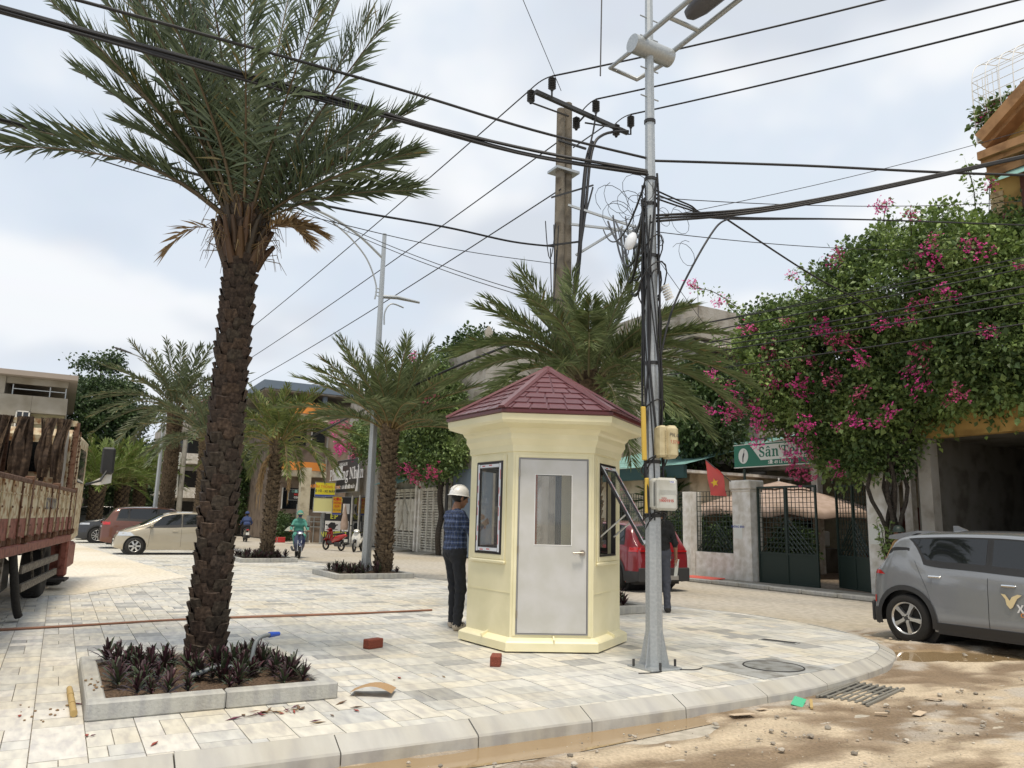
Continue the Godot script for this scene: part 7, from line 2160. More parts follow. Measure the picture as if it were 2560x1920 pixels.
	for q in [[-0.5], [1.9], [-6.0], [-7.3]]:
		for z in [-0.32, -2.1]:
			var w := MB.new()
			var r := 0.5
			w.lathe([Vector2(0.26, -0.14), Vector2(0.46, -0.15), Vector2(0.5, -0.11), Vector2(0.5, 0.11), Vector2(0.46, 0.15), Vector2(0.26, 0.14), Vector2(0.22, 0.08), Vector2(0.01, 0.06)], 30, rot(90, 0, 0, Vector3(q[0], r, z)))
			for k in 30:
				var a := TAU * k / 30
				w.box(Vector3(0.05, 0.025, 0.2), Transform3D(Basis.from_euler(Vector3(0, 0, a)) * Basis.from_euler(Vector3(0, 0.5 if k % 2 else -0.5, 0)), Vector3(q[0] + cos(a + PI / 2) * r, r + sin(a + PI / 2) * r, z)))
			part(T, "wheel", w, M.rubber)
	for q in [[0.58, -3.6, -0.2], [0.34, -3.5, -0.15]]:
		rect_part(T, "side_guard", Vector3(q[1], q[0], -0.08), Vector3(q[2], q[0] + 0.1, -0.04), M.plank)
	for x in [-3.3, -2.0, -1.0]:
		part(T, "guard_bracket", tb([Vector3(x, 0.86, -0.2), Vector3(x - 0.05, 0.35, -0.11)], 0.018, 5), M.plank)
	rect_part(T, "prop", Vector3(-5.0, 0.25, -0.1), Vector3(-4.93, 0.9, -0.04), M.plank)
	# mud flap and dangling straps
	var fl := MB.new()
	for k in 3:
		var pts := [Vector3(-4.15 + 0.05 * k, 0.95, -0.1), Vector3(-4.0 + 0.06 * k, 0.5, -0.05), Vector3(-3.8 + 0.05 * k, 0.2, -0.03), Vector3(-3.72 + 0.08 * k, 0.06, 0.0)]
		fl.tube(smooth(pts, 4), 0.05 - 0.012 * k, 6)
	part(T, "mud_flap", fl, M.truck_dark)

# ---------------------------------------------------------------- motor scooters
func scooter(label: String, at: Vector3, turn: float, m1: Material, m2: Material, called := "parked_scooter") -> Node3D:   # forward is +x, wheels touch y = 0
	var S := thing(called, label, "motor scooter", at, turn, "motor scooters on the street")
	for x in [-0.62, 0.62]:
		var W := Node3D.new(); W.name = "wheel"; S.add_child(W, true); W.position = Vector3(x, 0.27, 0)
		var t := MB.new()
		var rows := []
		for i in 29:
			var a := TAU * i / 28
			rows.append(Vector3(cos(a) * 0.225, sin(a) * 0.225, 0))
		t.tube(rows, 0.045, 8, false)
		part(W, "tyre", t, M.rubber)
		var r := MB.new()
		for k in 5: r.tube([Vector3.ZERO, Vector3(cos(TAU * k / 5), sin(TAU * k / 5), 0) * 0.2], 0.014, 5)
		r.drum(0.05, 0.08, 12, rot(90, 0, 0))
		part(W, "rim", r, M.alloy)
	var body := func(prof: Array, mt: Material, called2: String) -> void:   # prof: [x, y, half height, half width]
		var rows := []
		for q in prof:
			var ring := []
			for k in 12:
				var a := TAU * k / 12
				ring.append(Vector3(q[0], q[1] + sin(a) * q[2], cos(a) * q[3]))
			rows.append(ring)
		if prof[0][0] > prof[-1][0]: rows.reverse()
		rows.reverse()
		var mm := MB.new()
		mm.sheet(rows, true)
		part(S, called2, mm, mt)
	body.call([[-0.95, 0.74, 0.01, 0.02], [-0.88, 0.73, 0.07, 0.09], [-0.5, 0.62, 0.17, 0.16], [-0.2, 0.55, 0.16, 0.15], [0.0, 0.42, 0.1, 0.13], [0.05, 0.40, 0.02, 0.05]], m1, "tail_body")
	body.call([[-0.82, 0.82, 0.01, 0.05], [-0.7, 0.82, 0.05, 0.12], [-0.3, 0.78, 0.055, 0.14], [0.0, 0.74, 0.045, 0.10], [0.08, 0.72, 0.01, 0.04]], M.black_plastic, "seat")
	body.call([[-0.1, 0.33, 0.05, 0.12], [0.2, 0.33, 0.05, 0.13], [0.4, 0.38, 0.09, 0.15]], M.black_plastic, "floor_board")
	var sh := MB.new()
	var rows := []
	for q in [[0.33, 0.25, 0.13], [0.38, 0.45, 0.2], [0.36, 0.65, 0.22], [0.31, 0.82, 0.17], [0.27, 0.93, 0.1]]:
		var row := []
		for j in 7:
			var u := j / 6.0 * 2 - 1
			row.append(Vector3(q[0] + 0.10 * (1 - u * u) + 0.03, q[1], u * q[2]))
		row.reverse()
		rows.append(row)
	sh.sheet(rows)
	part(S, "leg_shield", sh, m1)
	body.call([[0.30, 0.93, 0.05, 0.12], [0.37, 0.97, 0.075, 0.14], [0.45, 0.95, 0.06, 0.12], [0.50, 0.92, 0.01, 0.03]], m1, "handlebar_cowl")
	body.call([[0.44, 0.93, 0.045, 0.1], [0.49, 0.925, 0.05, 0.1], [0.525, 0.90, 0.01, 0.03]], M.lamp_clear, "headlight")
	part(S, "handlebar", tb([Vector3(0.22, 0.98, -0.33), Vector3(0.32, 1.0, -0.12), Vector3(0.32, 1.0, 0.12), Vector3(0.22, 0.98, 0.33)], 0.016, 6), M.black_plastic)
	for e in [-1, 1]:
		part(S, "mirror_stalk", tb([Vector3(0.28, 1.0, e * 0.2), Vector3(0.25, 1.18, e * 0.28)], 0.007, 5), M.black_plastic)
		var mr := MB.new()
		mr.bbox(Vector3(0.03, 0.07, 0.11), 0.014, off(Vector3(0.25, 1.2, e * 0.3)))
		part(S, "mirror", mr, M.black_plastic)
		part(S, "fork", tb([Vector3(0.42, 0.75, e * 0.06), Vector3(0.62, 0.27, e * 0.07)], 0.022, 6), M.steel)
	body.call([[0.42, 0.52, 0.03, 0.06], [0.6, 0.56, 0.03, 0.075], [0.78, 0.50, 0.02, 0.06], [0.84, 0.44, 0.005, 0.02]], m2, "front_mudguard")
	part(S, "engine", bx(Vector3(-0.65, 0.2, -0.13), Vector3(-0.15, 0.42, 0.1), 0.05), M.dark_metal)
	part(S, "exhaust", tb([Vector3(-0.3, 0.25, 0.13), Vector3(-0.55, 0.27, 0.16), Vector3(-0.95, 0.36, 0.17)], [0.025, 0.045, 0.05], 8), M.dark_metal)
	rect_part(S, "tail_light", Vector3(-0.955, 0.68, -0.07), Vector3(-0.92, 0.75, 0.07), M.red_light, 0.01)
	rect_part(S, "number_plate", Vector3(-0.95, 0.42, -0.1), Vector3(-0.94, 0.56, 0.1), M.sign_white)
	return S

func scooters() -> void:
	mat("scooter_red", 0.45, 0.018, 0.02, 0.3, {"coat": 1.0})
	mat("scooter_blue", 0.014, 0.022, 0.07, 0.25, {"coat": 1.0})
	scooter("red scooter parked in front of the black sign column", Vector3(11.5, ST, -36.6), 108, M.scooter_red, M.scooter_red)
	scooter("white and black scooter parked beside the salon front", Vector3(12.3, ST, -35.4), 235, M.paint_white, M.black_plastic)
	scooter("dark blue scooter ridden toward the square by a person in green", Vector3(8.1, ST, -30.2), -100, M.scooter_blue, M.scooter_blue, "ridden_scooter")
	scooter("distant black scooter ridden away down the street", Vector3(9.8, ST, -48.5), 85, M.paint_black, M.paint_black, "ridden_scooter")

# ---------------------------------------------------------------- people
func nets(out: Dictionary, bones: Array, cell: float, k := 0.035, fold := 0.0) -> void:   # bones: [a, b, ra, rb, region]; adds the skin of their smooth union to out[region]
	var lo := Vector3(1e9, 1e9, 1e9); var hi := -lo
	for b in bones:
		var r: float = maxf(b[2], b[3]) + cell * 2 + 0.01
		lo = lo.min((b[0] as Vector3).min(b[1]) - Vector3(r, r, r)); hi = hi.max((b[0] as Vector3).max(b[1]) + Vector3(r, r, r))
	var nx := int((hi.x - lo.x) / cell) + 2; var ny := int((hi.y - lo.y) / cell) + 2; var nz := int((hi.z - lo.z) / cell) + 2
	var f := PackedFloat32Array(); f.resize(nx * ny * nz); f.fill(1.0)
	var best := PackedFloat32Array(); best.resize(f.size()); best.fill(1.0)
	var reg := PackedByteArray(); reg.resize(f.size())
	for b in bones:
		var a: Vector3 = b[0]; var ba: Vector3 = b[1] - a
		var ra: float = b[2]; var rb: float = b[3]; var rg: int = b[4]
		var ll := maxf(ba.length_squared(), 1e-9)
		var m := maxf(ra, rb) + k + cell * 2
		var p0 := a.min(b[1]) - Vector3(m, m, m) - lo; var p1 := a.max(b[1]) + Vector3(m, m, m) - lo
		for i in range(maxi(0, int(p0.x / cell)), mini(nx, int(p1.x / cell) + 2)):
			for j in range(maxi(0, int(p0.y / cell)), mini(ny, int(p1.y / cell) + 2)):
				var q := (i * ny + j) * nz
				for l in range(maxi(0, int(p0.z / cell)), mini(nz, int(p1.z / cell) + 2)):
					var pa := lo + Vector3(i, j, l) * cell - a
					var h := clampf(pa.dot(ba) / ll, 0, 1)
					var d := (pa - ba * h).length() - lerpf(ra, rb, h)
					var o := f[q + l]
					if o < 0.9:
						var t := maxf(k - absf(o - d), 0.0) / k
						f[q + l] = minf(o, d) - t * t * k * 0.25
					else: f[q + l] = d
					if d < best[q + l]:
						best[q + l] = d; reg[q + l] = rg
	if fold > 0.0:   # creases of the cloth
		var cr := FastNoiseLite.new()
		cr.frequency = 7.0; cr.fractal_octaves = 2; cr.noise_type = FastNoiseLite.TYPE_SIMPLEX
		for i in nx:
			for j in ny:
				for l in nz:
					var q := (i * ny + j) * nz + l
					if absf(f[q]) < cell * 3.0 and reg[q] in [1, 2]:
						var p := lo + Vector3(i, j, l) * cell
						f[q] += fold * (1.0 - 2.0 * absf(cr.get_noise_3d(p.x + p.y * 0.35, p.y * 0.8, p.z + p.y * 0.2)))
	var id := PackedInt32Array(); id.resize(f.size()); id.fill(-1)
	var vs := PackedVector3Array(); var ns := PackedVector3Array(); var rs := PackedByteArray()
	var sx := ny * nz
	for i in nx - 1:
		for j in ny - 1:
			for l in nz - 1:
				var q := (i * ny + j) * nz + l
				var c := [f[q], f[q + 1], f[q + nz], f[q + nz + 1], f[q + sx], f[q + sx + 1], f[q + sx + nz], f[q + sx + nz + 1]]
				var inn := 0
				for e in 8:
					if c[e] < 0: inn += 1
				if inn == 0 or inn == 8: continue
				var p := Vector3.ZERO; var n := 0
				for e in [[0, 1], [2, 3], [4, 5], [6, 7], [0, 2], [1, 3], [4, 6], [5, 7], [0, 4], [1, 5], [2, 6], [3, 7]]:
					var u: float = c[e[0]]; var v: float = c[e[1]]
					if (u < 0) != (v < 0):
						var t := u / (u - v)
						var A := Vector3(e[0] >> 2 & 1, e[0] >> 1 & 1, e[0] & 1); var B := Vector3(e[1] >> 2 & 1, e[1] >> 1 & 1, e[1] & 1)
						p += A.lerp(B, t); n += 1
				id[q] = vs.size()
				vs.append(lo + (Vector3(i, j, l) + p / n) * cell)
				ns.append(Vector3(c[4] + c[5] + c[6] + c[7] - c[0] - c[1] - c[2] - c[3], c[2] + c[3] + c[6] + c[7] - c[0] - c[1] - c[4] - c[5], c[1] + c[3] + c[5] + c[7] - c[0] - c[2] - c[4] - c[6]).normalized())
				rs.append(reg[q])
	var map := {}
	for i in range(1, nx - 1):
		for j in range(1, ny - 1):
			for l in range(1, nz - 1):
				var q := (i * ny + j) * nz + l
				var s := f[q] < 0
				for e in [[sx, nz, 1], [nz, 1, sx], [1, sx, nz]]:
					if (f[q + e[0]] < 0) == s: continue
					var w := [id[q], id[q - e[1]], id[q - e[1] - e[2]], id[q - e[2]]]
					if w.min() < 0: continue
					if s: w.reverse()
					var r := rs[w[0]]
					if not out.has(r): out[r] = MB.new()
					var m: MB = out[r]
					var ids := []
					for g in w:
						var key: int = g * 8 + r
						if not map.has(key): map[key] = m.vert(vs[g], ns[g])
						ids.append(map[key])
					m.idx.append_array(PackedInt32Array([ids[0], ids[1], ids[2], ids[0], ids[2], ids[3]]))

func skin_mesh(out: Dictionary, mats: Array) -> ArrayMesh:
	var mesh := ArrayMesh.new()
	for r in out:
		var m: MB = out[r]
		var arr := []
		arr.resize(Mesh.ARRAY_MAX)
		arr[Mesh.ARRAY_VERTEX] = m.v; arr[Mesh.ARRAY_NORMAL] = m.n; arr[Mesh.ARRAY_INDEX] = m.idx
		mesh.add_surface_from_arrays(Mesh.PRIMITIVE_TRIANGLES, arr)
		mesh.surface_set_material(mesh.get_surface_count() - 1, mats[r])
	return mesh

func hand_bones(w: Vector3, dir: Vector3, palm_n: Vector3, curl: float, side: float) -> Array:   # wrist, along the fingers, out of the palm
	var x := dir.normalized(); var n := (palm_n - x * palm_n.dot(x)).normalized(); var y := n.cross(x) * side
	var b := [[w, w + x * 0.045, 0.026, 0.03, 0], [w + x * 0.05 - y * 0.02, w + x * 0.08 - y * 0.024, 0.02, 0.016, 0], [w + x * 0.05 + y * 0.018, w + x * 0.08 + y * 0.024, 0.02, 0.016, 0]]
	for k in 4:
		var o := w + x * 0.085 + y * (0.032 - 0.021 * k)
		var l: float = [0.072, 0.08, 0.074, 0.058][k]
		var d := x
		for s in 3:
			var e: Vector3 = o + d * l * [0.45, 0.32, 0.26][s]
			b.append([o, e, 0.0095, 0.0085, 0])
			o = e
			d = (d + n * curl).normalized()
	var o2 := w + x * 0.03 + y * 0.03
	var e2 := o2 + (x * 0.5 + y * 0.7 + n * 0.3).normalized() * 0.045
	b.append([o2, e2, 0.013, 0.011, 0]); b.append([e2, e2 + (x * 0.9 + y * 0.2 + n * 0.4).normalized() * 0.035, 0.011, 0.009, 0])
	return b

func head_bones(c: Vector3, fwd: Vector3, hair := true) -> Array:   # c: centre of the skull
	var x := fwd.normalized(); var z := x.cross(Vector3.UP).normalized()
	var y := z.cross(x)
	var b := [[c + x * 0.005 + y * 0.02, c - x * 0.025 + y * 0.02, 0.088, 0.088, 4 if hair else 0], [c + x * 0.035 - y * 0.03, c + x * 0.03 + y * 0.03, 0.068, 0.07, 0], [c + x * 0.05 - y * 0.095, c + x * 0.03 - y * 0.06, 0.038, 0.05, 0], [c + x * 0.10 + y * 0.0, c + x * 0.118 - y * 0.035, 0.009, 0.014, 0], [c + x * 0.09 - y * 0.068, c + x * 0.095 - y * 0.068, 0.016, 0.014, 0]]
	for s in [-1.0, 1.0]:
		b.append([c + z * s * 0.078 - x * 0.01, c + z * s * 0.086 - x * 0.012 - y * 0.035, 0.016, 0.011, 0])
		b.append([c + z * s * 0.032 + x * 0.086 + y * 0.012, c + z * s * 0.04 + x * 0.084 + y * 0.012, 0.012, 0.011, 0])
		b.append([c + z * s * 0.05 + x * 0.07 - y * 0.025, c + z * s * 0.045 + x * 0.07 - y * 0.03, 0.022, 0.022, 0])
	return b

func stand(j: Dictionary) -> Array:   # bones of a dressed body; j may move joints
	var b := []
	var hipz := 0.09
	b.append([Vector3(0, 0.95, -0.07), Vector3(0, 0.95, 0.07), 0.125, 0.125, 2])
	b.append([Vector3(0, 1.03, -0.06), Vector3(0, 1.03, 0.06), 0.125, 0.125, 1])
	b.append([Vector3(0.005, 1.15, -0.06), Vector3(0.005, 1.15, 0.06), 0.118, 0.118, 1])
	b.append([Vector3(0.0, 1.30, -0.085), Vector3(0.0, 1.30, 0.085), 0.122, 0.122, 1])
	b.append([Vector3(-0.01, 1.42, -0.12), Vector3(-0.01, 1.42, 0.12), 0.085, 0.085, 1])
	b.append([Vector3(-0.005, 1.46, 0), Vector3(0.015, 1.56, 0), 0.062, 0.055, 0])
	for s in [-1.0, 1.0]:
		var key := "r" if s > 0 else "l"
		var kn: Vector3 = j.get(key + "knee", Vector3(0.03, 0.51, s * 0.11)); var an: Vector3 = j.get(key + "ankle", Vector3(-0.02, 0.09, s * 0.12))
		b.append([Vector3(0, 0.92, s * hipz), kn, 0.098, 0.075, 2])
		b.append([kn, an, 0.072, 0.062, 2])
		b.append([an + Vector3(-0.02, -0.045, 0), an + Vector3(0.06, -0.05, s * 0.01), 0.045, 0.045, 3])
		b.append([an + Vector3(0.06, -0.052, s * 0.01), an + Vector3(0.17, -0.06, s * 0.025), 0.045, 0.034, 3])
		var sh := Vector3(-0.01, 1.40, s * 0.185)
		var el: Vector3 = j.get(key + "elbow", Vector3(-0.03, 1.13, s * 0.25)); var wr: Vector3 = j.get(key + "wrist", Vector3(0.05, 0.90, s * 0.25))
		b.append([sh, el, 0.062, 0.05, 1])
		b.append([el, el.lerp(wr, j.get("sleeve", 0.9)), 0.05, 0.04, 1])
		b.append([el.lerp(wr, 0.3), wr, 0.036, 0.026, 0])
	return b

func person(label: String, at: Vector3, turn: float, bones: Array, head: Array, hands: Array, mats: Array, cell := 0.016, fine := 0.006) -> Node3D:
	var P := thing("person", label, "person", at, turn)
	var out := {}
	nets(out, bones, cell, 0.035, 0.010 if cell < 0.02 else 0.0)
	nets(out, head, fine * 1.3, 0.02)
	for h in hands: nets(out, h, fine, 0.008)
	var o := MeshInstance3D.new()
	o.mesh = skin_mesh(out, mats)
	o.name = "body"
	P.add_child(o)
	return P

func helmet(P: Node3D, c: Vector3, turn: float, m: Material, r := 0.125) -> void:
	var h := MB.new()
	var rows := []
	for i in 9:
		var a := PI / 2 * i / 8
		var ring := []
		for k in 24:
			var g := -TAU * k / 24
			ring.append(Vector3(cos(g) * r * 1.12 * cos(a), sin(a) * r * 1.08, sin(g) * r * 0.95 * cos(a)))
		rows.append(ring)
	h.sheet(rows, true)
	var br := []
	for q in [[1.0, -0.012], [1.0, 0.0], [1.13, -0.008], [1.12, -0.014]]:
		var ring := []
		for k in 24:
			var g := -TAU * k / 24
			var f: float = q[0] + (0.16 * maxf(0, cos(g)) if q[0] > 1.05 else 0.0)
			ring.append(Vector3(cos(g) * r * 1.12 * f, q[1], sin(g) * r * 0.95 * q[0]))
		br.append(ring)
	br.reverse()
	h.sheet(br, true)
	for s in [-0.03, 0.0, 0.03]:
		var pts := []
		for i in 9:
			var a := lerpf(0.5, PI - 0.5, i / 8.0)
			pts.append(Vector3(cos(a) * r * 1.12, sin(a) * r * 1.085, s))
		h.tube(pts, 0.006, 5)
	part(P, "hard_hat", h, m, Transform3D(Basis.from_euler(Vector3(0, deg_to_rad(turn), -0.10)), c))

func build_people() -> void:
	mat("skin", 0.30, 0.155, 0.095, 0.6)
	mat("skin_dark", 0.17, 0.09, 0.06, 0.6)
	mat("jeans", 0.018, 0.02, 0.027, 0.85, {"t": "grain", "s": 5.0, "world": false})
	mat("trousers_grey", 0.065, 0.07, 0.09, 0.85)
	mat("shoe", 0.48, 0.42, 0.35, 0.7)
	mat("shoe_dark", 0.03, 0.028, 0.026, 0.7)
	mat("hair", 0.012, 0.011, 0.01, 0.7)
	var im := Image.create(128, 128, false, Image.FORMAT_RGB8)
	for y in 128:
		for x in 128:
			var c := Color(0.20, 0.27, 0.42)
			for q in [x, y]:
				if q % 64 < 26: c = c.darkened(0.30)
				if q % 64 > 44 and q % 64 < 49: c = c.lerp(Color(0.72, 0.75, 0.82), 0.55)
				if q % 64 == 12: c = c.lerp(Color(0.6, 0.65, 0.75), 0.5)
			im.set_pixel(x, y, c)
	tex["plaid"] = ImageTexture.create_from_image(im)
	mat("plaid_shirt", 1, 1, 1, 0.85, {"t": "plaid", "s": 7.5, "world": false})
	mat("shirt_black", 0.012, 0.012, 0.013, 0.85)
	mat("rain_green", 0.07, 0.27, 0.22, 0.6)
	mat("jacket_blue", 0.035, 0.06, 0.16, 0.8)
	mat("shirt_tan", 0.36, 0.22, 0.09, 0.8)
	mat("helmet_white", 0.70, 0.70, 0.70, 0.3)
	# man with the hard hat, working at the far window of the kiosk
	var b := stand({"relbow": Vector3(0.10, 1.17, 0.27), "rwrist": Vector3(0.30, 1.30, 0.15), "lelbow": Vector3(0.16, 1.2, -0.26), "lwrist": Vector3(0.36, 1.36, -0.12), "rknee": Vector3(0.03, 0.51, 0.13), "rankle": Vector3(-0.02, 0.09, 0.15), "lknee": Vector3(0.07, 0.51, -0.1), "lankle": Vector3(0.08, 0.09, -0.12), "sleeve": 0.92})
	var P := person("man in blue plaid shirt and white hard hat working beside the kiosk", Vector3(4.60, 0, -9.38), 6, b, head_bones(Vector3(0.05, 1.655, 0), Vector3(1, -0.15, 0.05)), [hand_bones(Vector3(0.30, 1.30, 0.15), Vector3(0.8, 0.45, -0.1), Vector3(0, 0.2, -1), 0.4, 1.0), hand_bones(Vector3(0.36, 1.36, -0.12), Vector3(0.8, 0.4, 0.1), Vector3(0, 0.2, 1), 0.4, -1.0)], [M.skin, M.plaid_shirt, M.jeans, M.shoe, M.hair], 0.015, 0.006)
	P.scale = Vector3.ONE * 1.03
	helmet(P, Vector3(0.035, 1.685, 0), 0, M.helmet_white, 0.124)
	# man in black seen from behind, by the road
	b = stand({"relbow": Vector3(-0.02, 1.12, 0.26), "rwrist": Vector3(0.10, 0.88, 0.27), "lelbow": Vector3(0.02, 1.14, -0.26), "lwrist": Vector3(0.16, 1.0, -0.2), "sleeve": 0.15})
	P = person("man in black shirt and grey trousers standing behind the lamp post", Vector3(8.70, 0, -10.03), 48, b, head_bones(Vector3(0.04, 1.655, 0), Vector3(1, -0.1, 0)), [hand_bones(Vector3(0.10, 0.88, 0.27), Vector3(0.25, -1, 0), Vector3(0, 0, -1), 0.45, 1.0), hand_bones(Vector3(0.16, 1.0, -0.2), Vector3(0.8, -0.5, 0.1), Vector3(0, 0, 1), 0.45, -1.0)], [M.skin, M.shirt_black, M.trousers_grey, M.shoe_dark, M.hair], 0.018, 0.007)
	solo("paper_sheet", bx(Vector3(-0.002, -0.26, -0.07), Vector3(0.002, 0.02, 0.09)), M.sign_white, "white paper sheet held by the man in black", "paper", "", P.transform * rot(0, 70, 8, Vector3(0.14, 0.83, 0.29)))
	# riders
	var ride := [[Vector3(-0.27, 0.92, -0.06), Vector3(-0.27, 0.92, 0.06), 0.135, 0.135, 2], [Vector3(-0.25, 1.05, -0.06), Vector3(-0.25, 1.05, 0.06), 0.14, 0.14, 1], [Vector3(-0.20, 1.25, -0.09), Vector3(-0.20, 1.25, 0.09), 0.135, 0.135, 1], [Vector3(-0.17, 1.38, -0.12), Vector3(-0.17, 1.38, 0.12), 0.1, 0.1, 1], [Vector3(-0.16, 1.42, 0), Vector3(-0.12, 1.52, 0), 0.075, 0.07, 1]]
	for s in [-1.0, 1.0]:
		ride.append([Vector3(-0.24, 0.9, s * 0.1), Vector3(0.13, 0.82, s * 0.19), 0.1, 0.075, 2])
		ride.append([Vector3(0.13, 0.82, s * 0.19), Vector3(0.14, 0.46, s * 0.14), 0.072, 0.055, 2])
		ride.append([Vector3(0.12, 0.42, s * 0.14), Vector3(0.27, 0.41, s * 0.15), 0.045, 0.035, 3])
		ride.append([Vector3(-0.17, 1.36, s * 0.19), Vector3(-0.06, 1.12, s * 0.30), 0.07, 0.055, 1])
		ride.append([Vector3(-0.06, 1.12, s * 0.30), Vector3(0.18, 1.02, s * 0.31), 0.055, 0.04, 1])
		ride.append([Vector3(0.18, 1.02, s * 0.31), Vector3(0.24, 1.0, s * 0.31), 0.035, 0.03, 0])
	var gr := func(s: float) -> Array: return hand_bones(Vector3(0.17, 1.02, s * 0.29), Vector3(0.6, 0.0, s * 0.5), Vector3(0.3, -1, 0), 0.9, s)
	P = person("rider in a green hooded coat and mask on the dark blue scooter", Vector3(8.1, ST, -30.2), -100, ride, head_bones(Vector3(-0.1, 1.62, 0), Vector3(1, 0, 0)), [gr.call(-1.0), gr.call(1.0)], [M.skin, M.rain_green, M.rain_green, M.shoe_dark, M.rain_green], 0.022, 0.012)
	helmet(P, Vector3(-0.11, 1.665, 0), 0, M.rain_green, 0.13)
	part(P, "visor", bx(Vector3(0.0, 1.655, -0.09), Vector3(0.05, 1.69, 0.09), 0.012), M.box_cream)
	part(P, "mask", bx(Vector3(-0.03, 1.53, -0.065), Vector3(0.025, 1.61, 0.065), 0.03), M.jacket_blue)
	P = person("distant rider in a dark blue jacket seen from behind", Vector3(9.8, ST, -48.5), 85, ride, head_bones(Vector3(-0.1, 1.62, 0), Vector3(1, 0, 0)), [gr.call(-1.0), gr.call(1.0)], [M.skin, M.jacket_blue, M.jeans, M.shoe_dark, M.hair], 0.028, 0.014)
	helmet(P, Vector3(-0.11, 1.665, 0), 0, M.jacket_blue, 0.13)
	# man in tan shirt behind the grey car
	b = stand({"relbow": Vector3(0.08, 1.14, 0.27), "rwrist": Vector3(0.25, 1.1, 0.12), "lelbow": Vector3(0.08, 1.14, -0.27), "lwrist": Vector3(0.25, 1.1, -0.12), "sleeve": 0.9})
	P = person("man in tan shirt and dark cap standing behind the grey hatchback", Vector3(15.3, ST, -10.05), 165, b, head_bones(Vector3(0.04, 1.655, 0), Vector3(1, -0.2, 0)), [hand_bones(Vector3(0.25, 1.1, 0.12), Vector3(0.6, 0, -0.6), Vector3(0, -1, 0), 0.4, 1.0), hand_bones(Vector3(0.25, 1.1, -0.12), Vector3(0.6, 0, 0.6), Vector3(0, -1, 0), 0.4, -1.0)], [M.skin_dark, M.shirt_tan, M.trousers_grey, M.shoe_dark, M.hair], 0.022, 0.01)
	P.scale = Vector3.ONE * 0.92
	helmet(P, Vector3(0.04, 1.695, 0), 0, M.gate_green, 0.115)

# ---------------------------------------------------------------- overhead wires
func wire(label: String, pts: Array, r: float, sag := 0.0, called := "overhead_wire", n := 14) -> void:
	var p := []
	if pts.size() == 2:
		for i in n + 1:
			var f := float(i) / n
			p.append((pts[0] as Vector3).lerp(pts[1], f) - Vector3(0, 4 * sag * f * (1 - f), 0))
	else: p = smooth(pts, 7)
	solo(called, tb(p, r, 6), M.black_cable, label, "cable", "overhead wires")

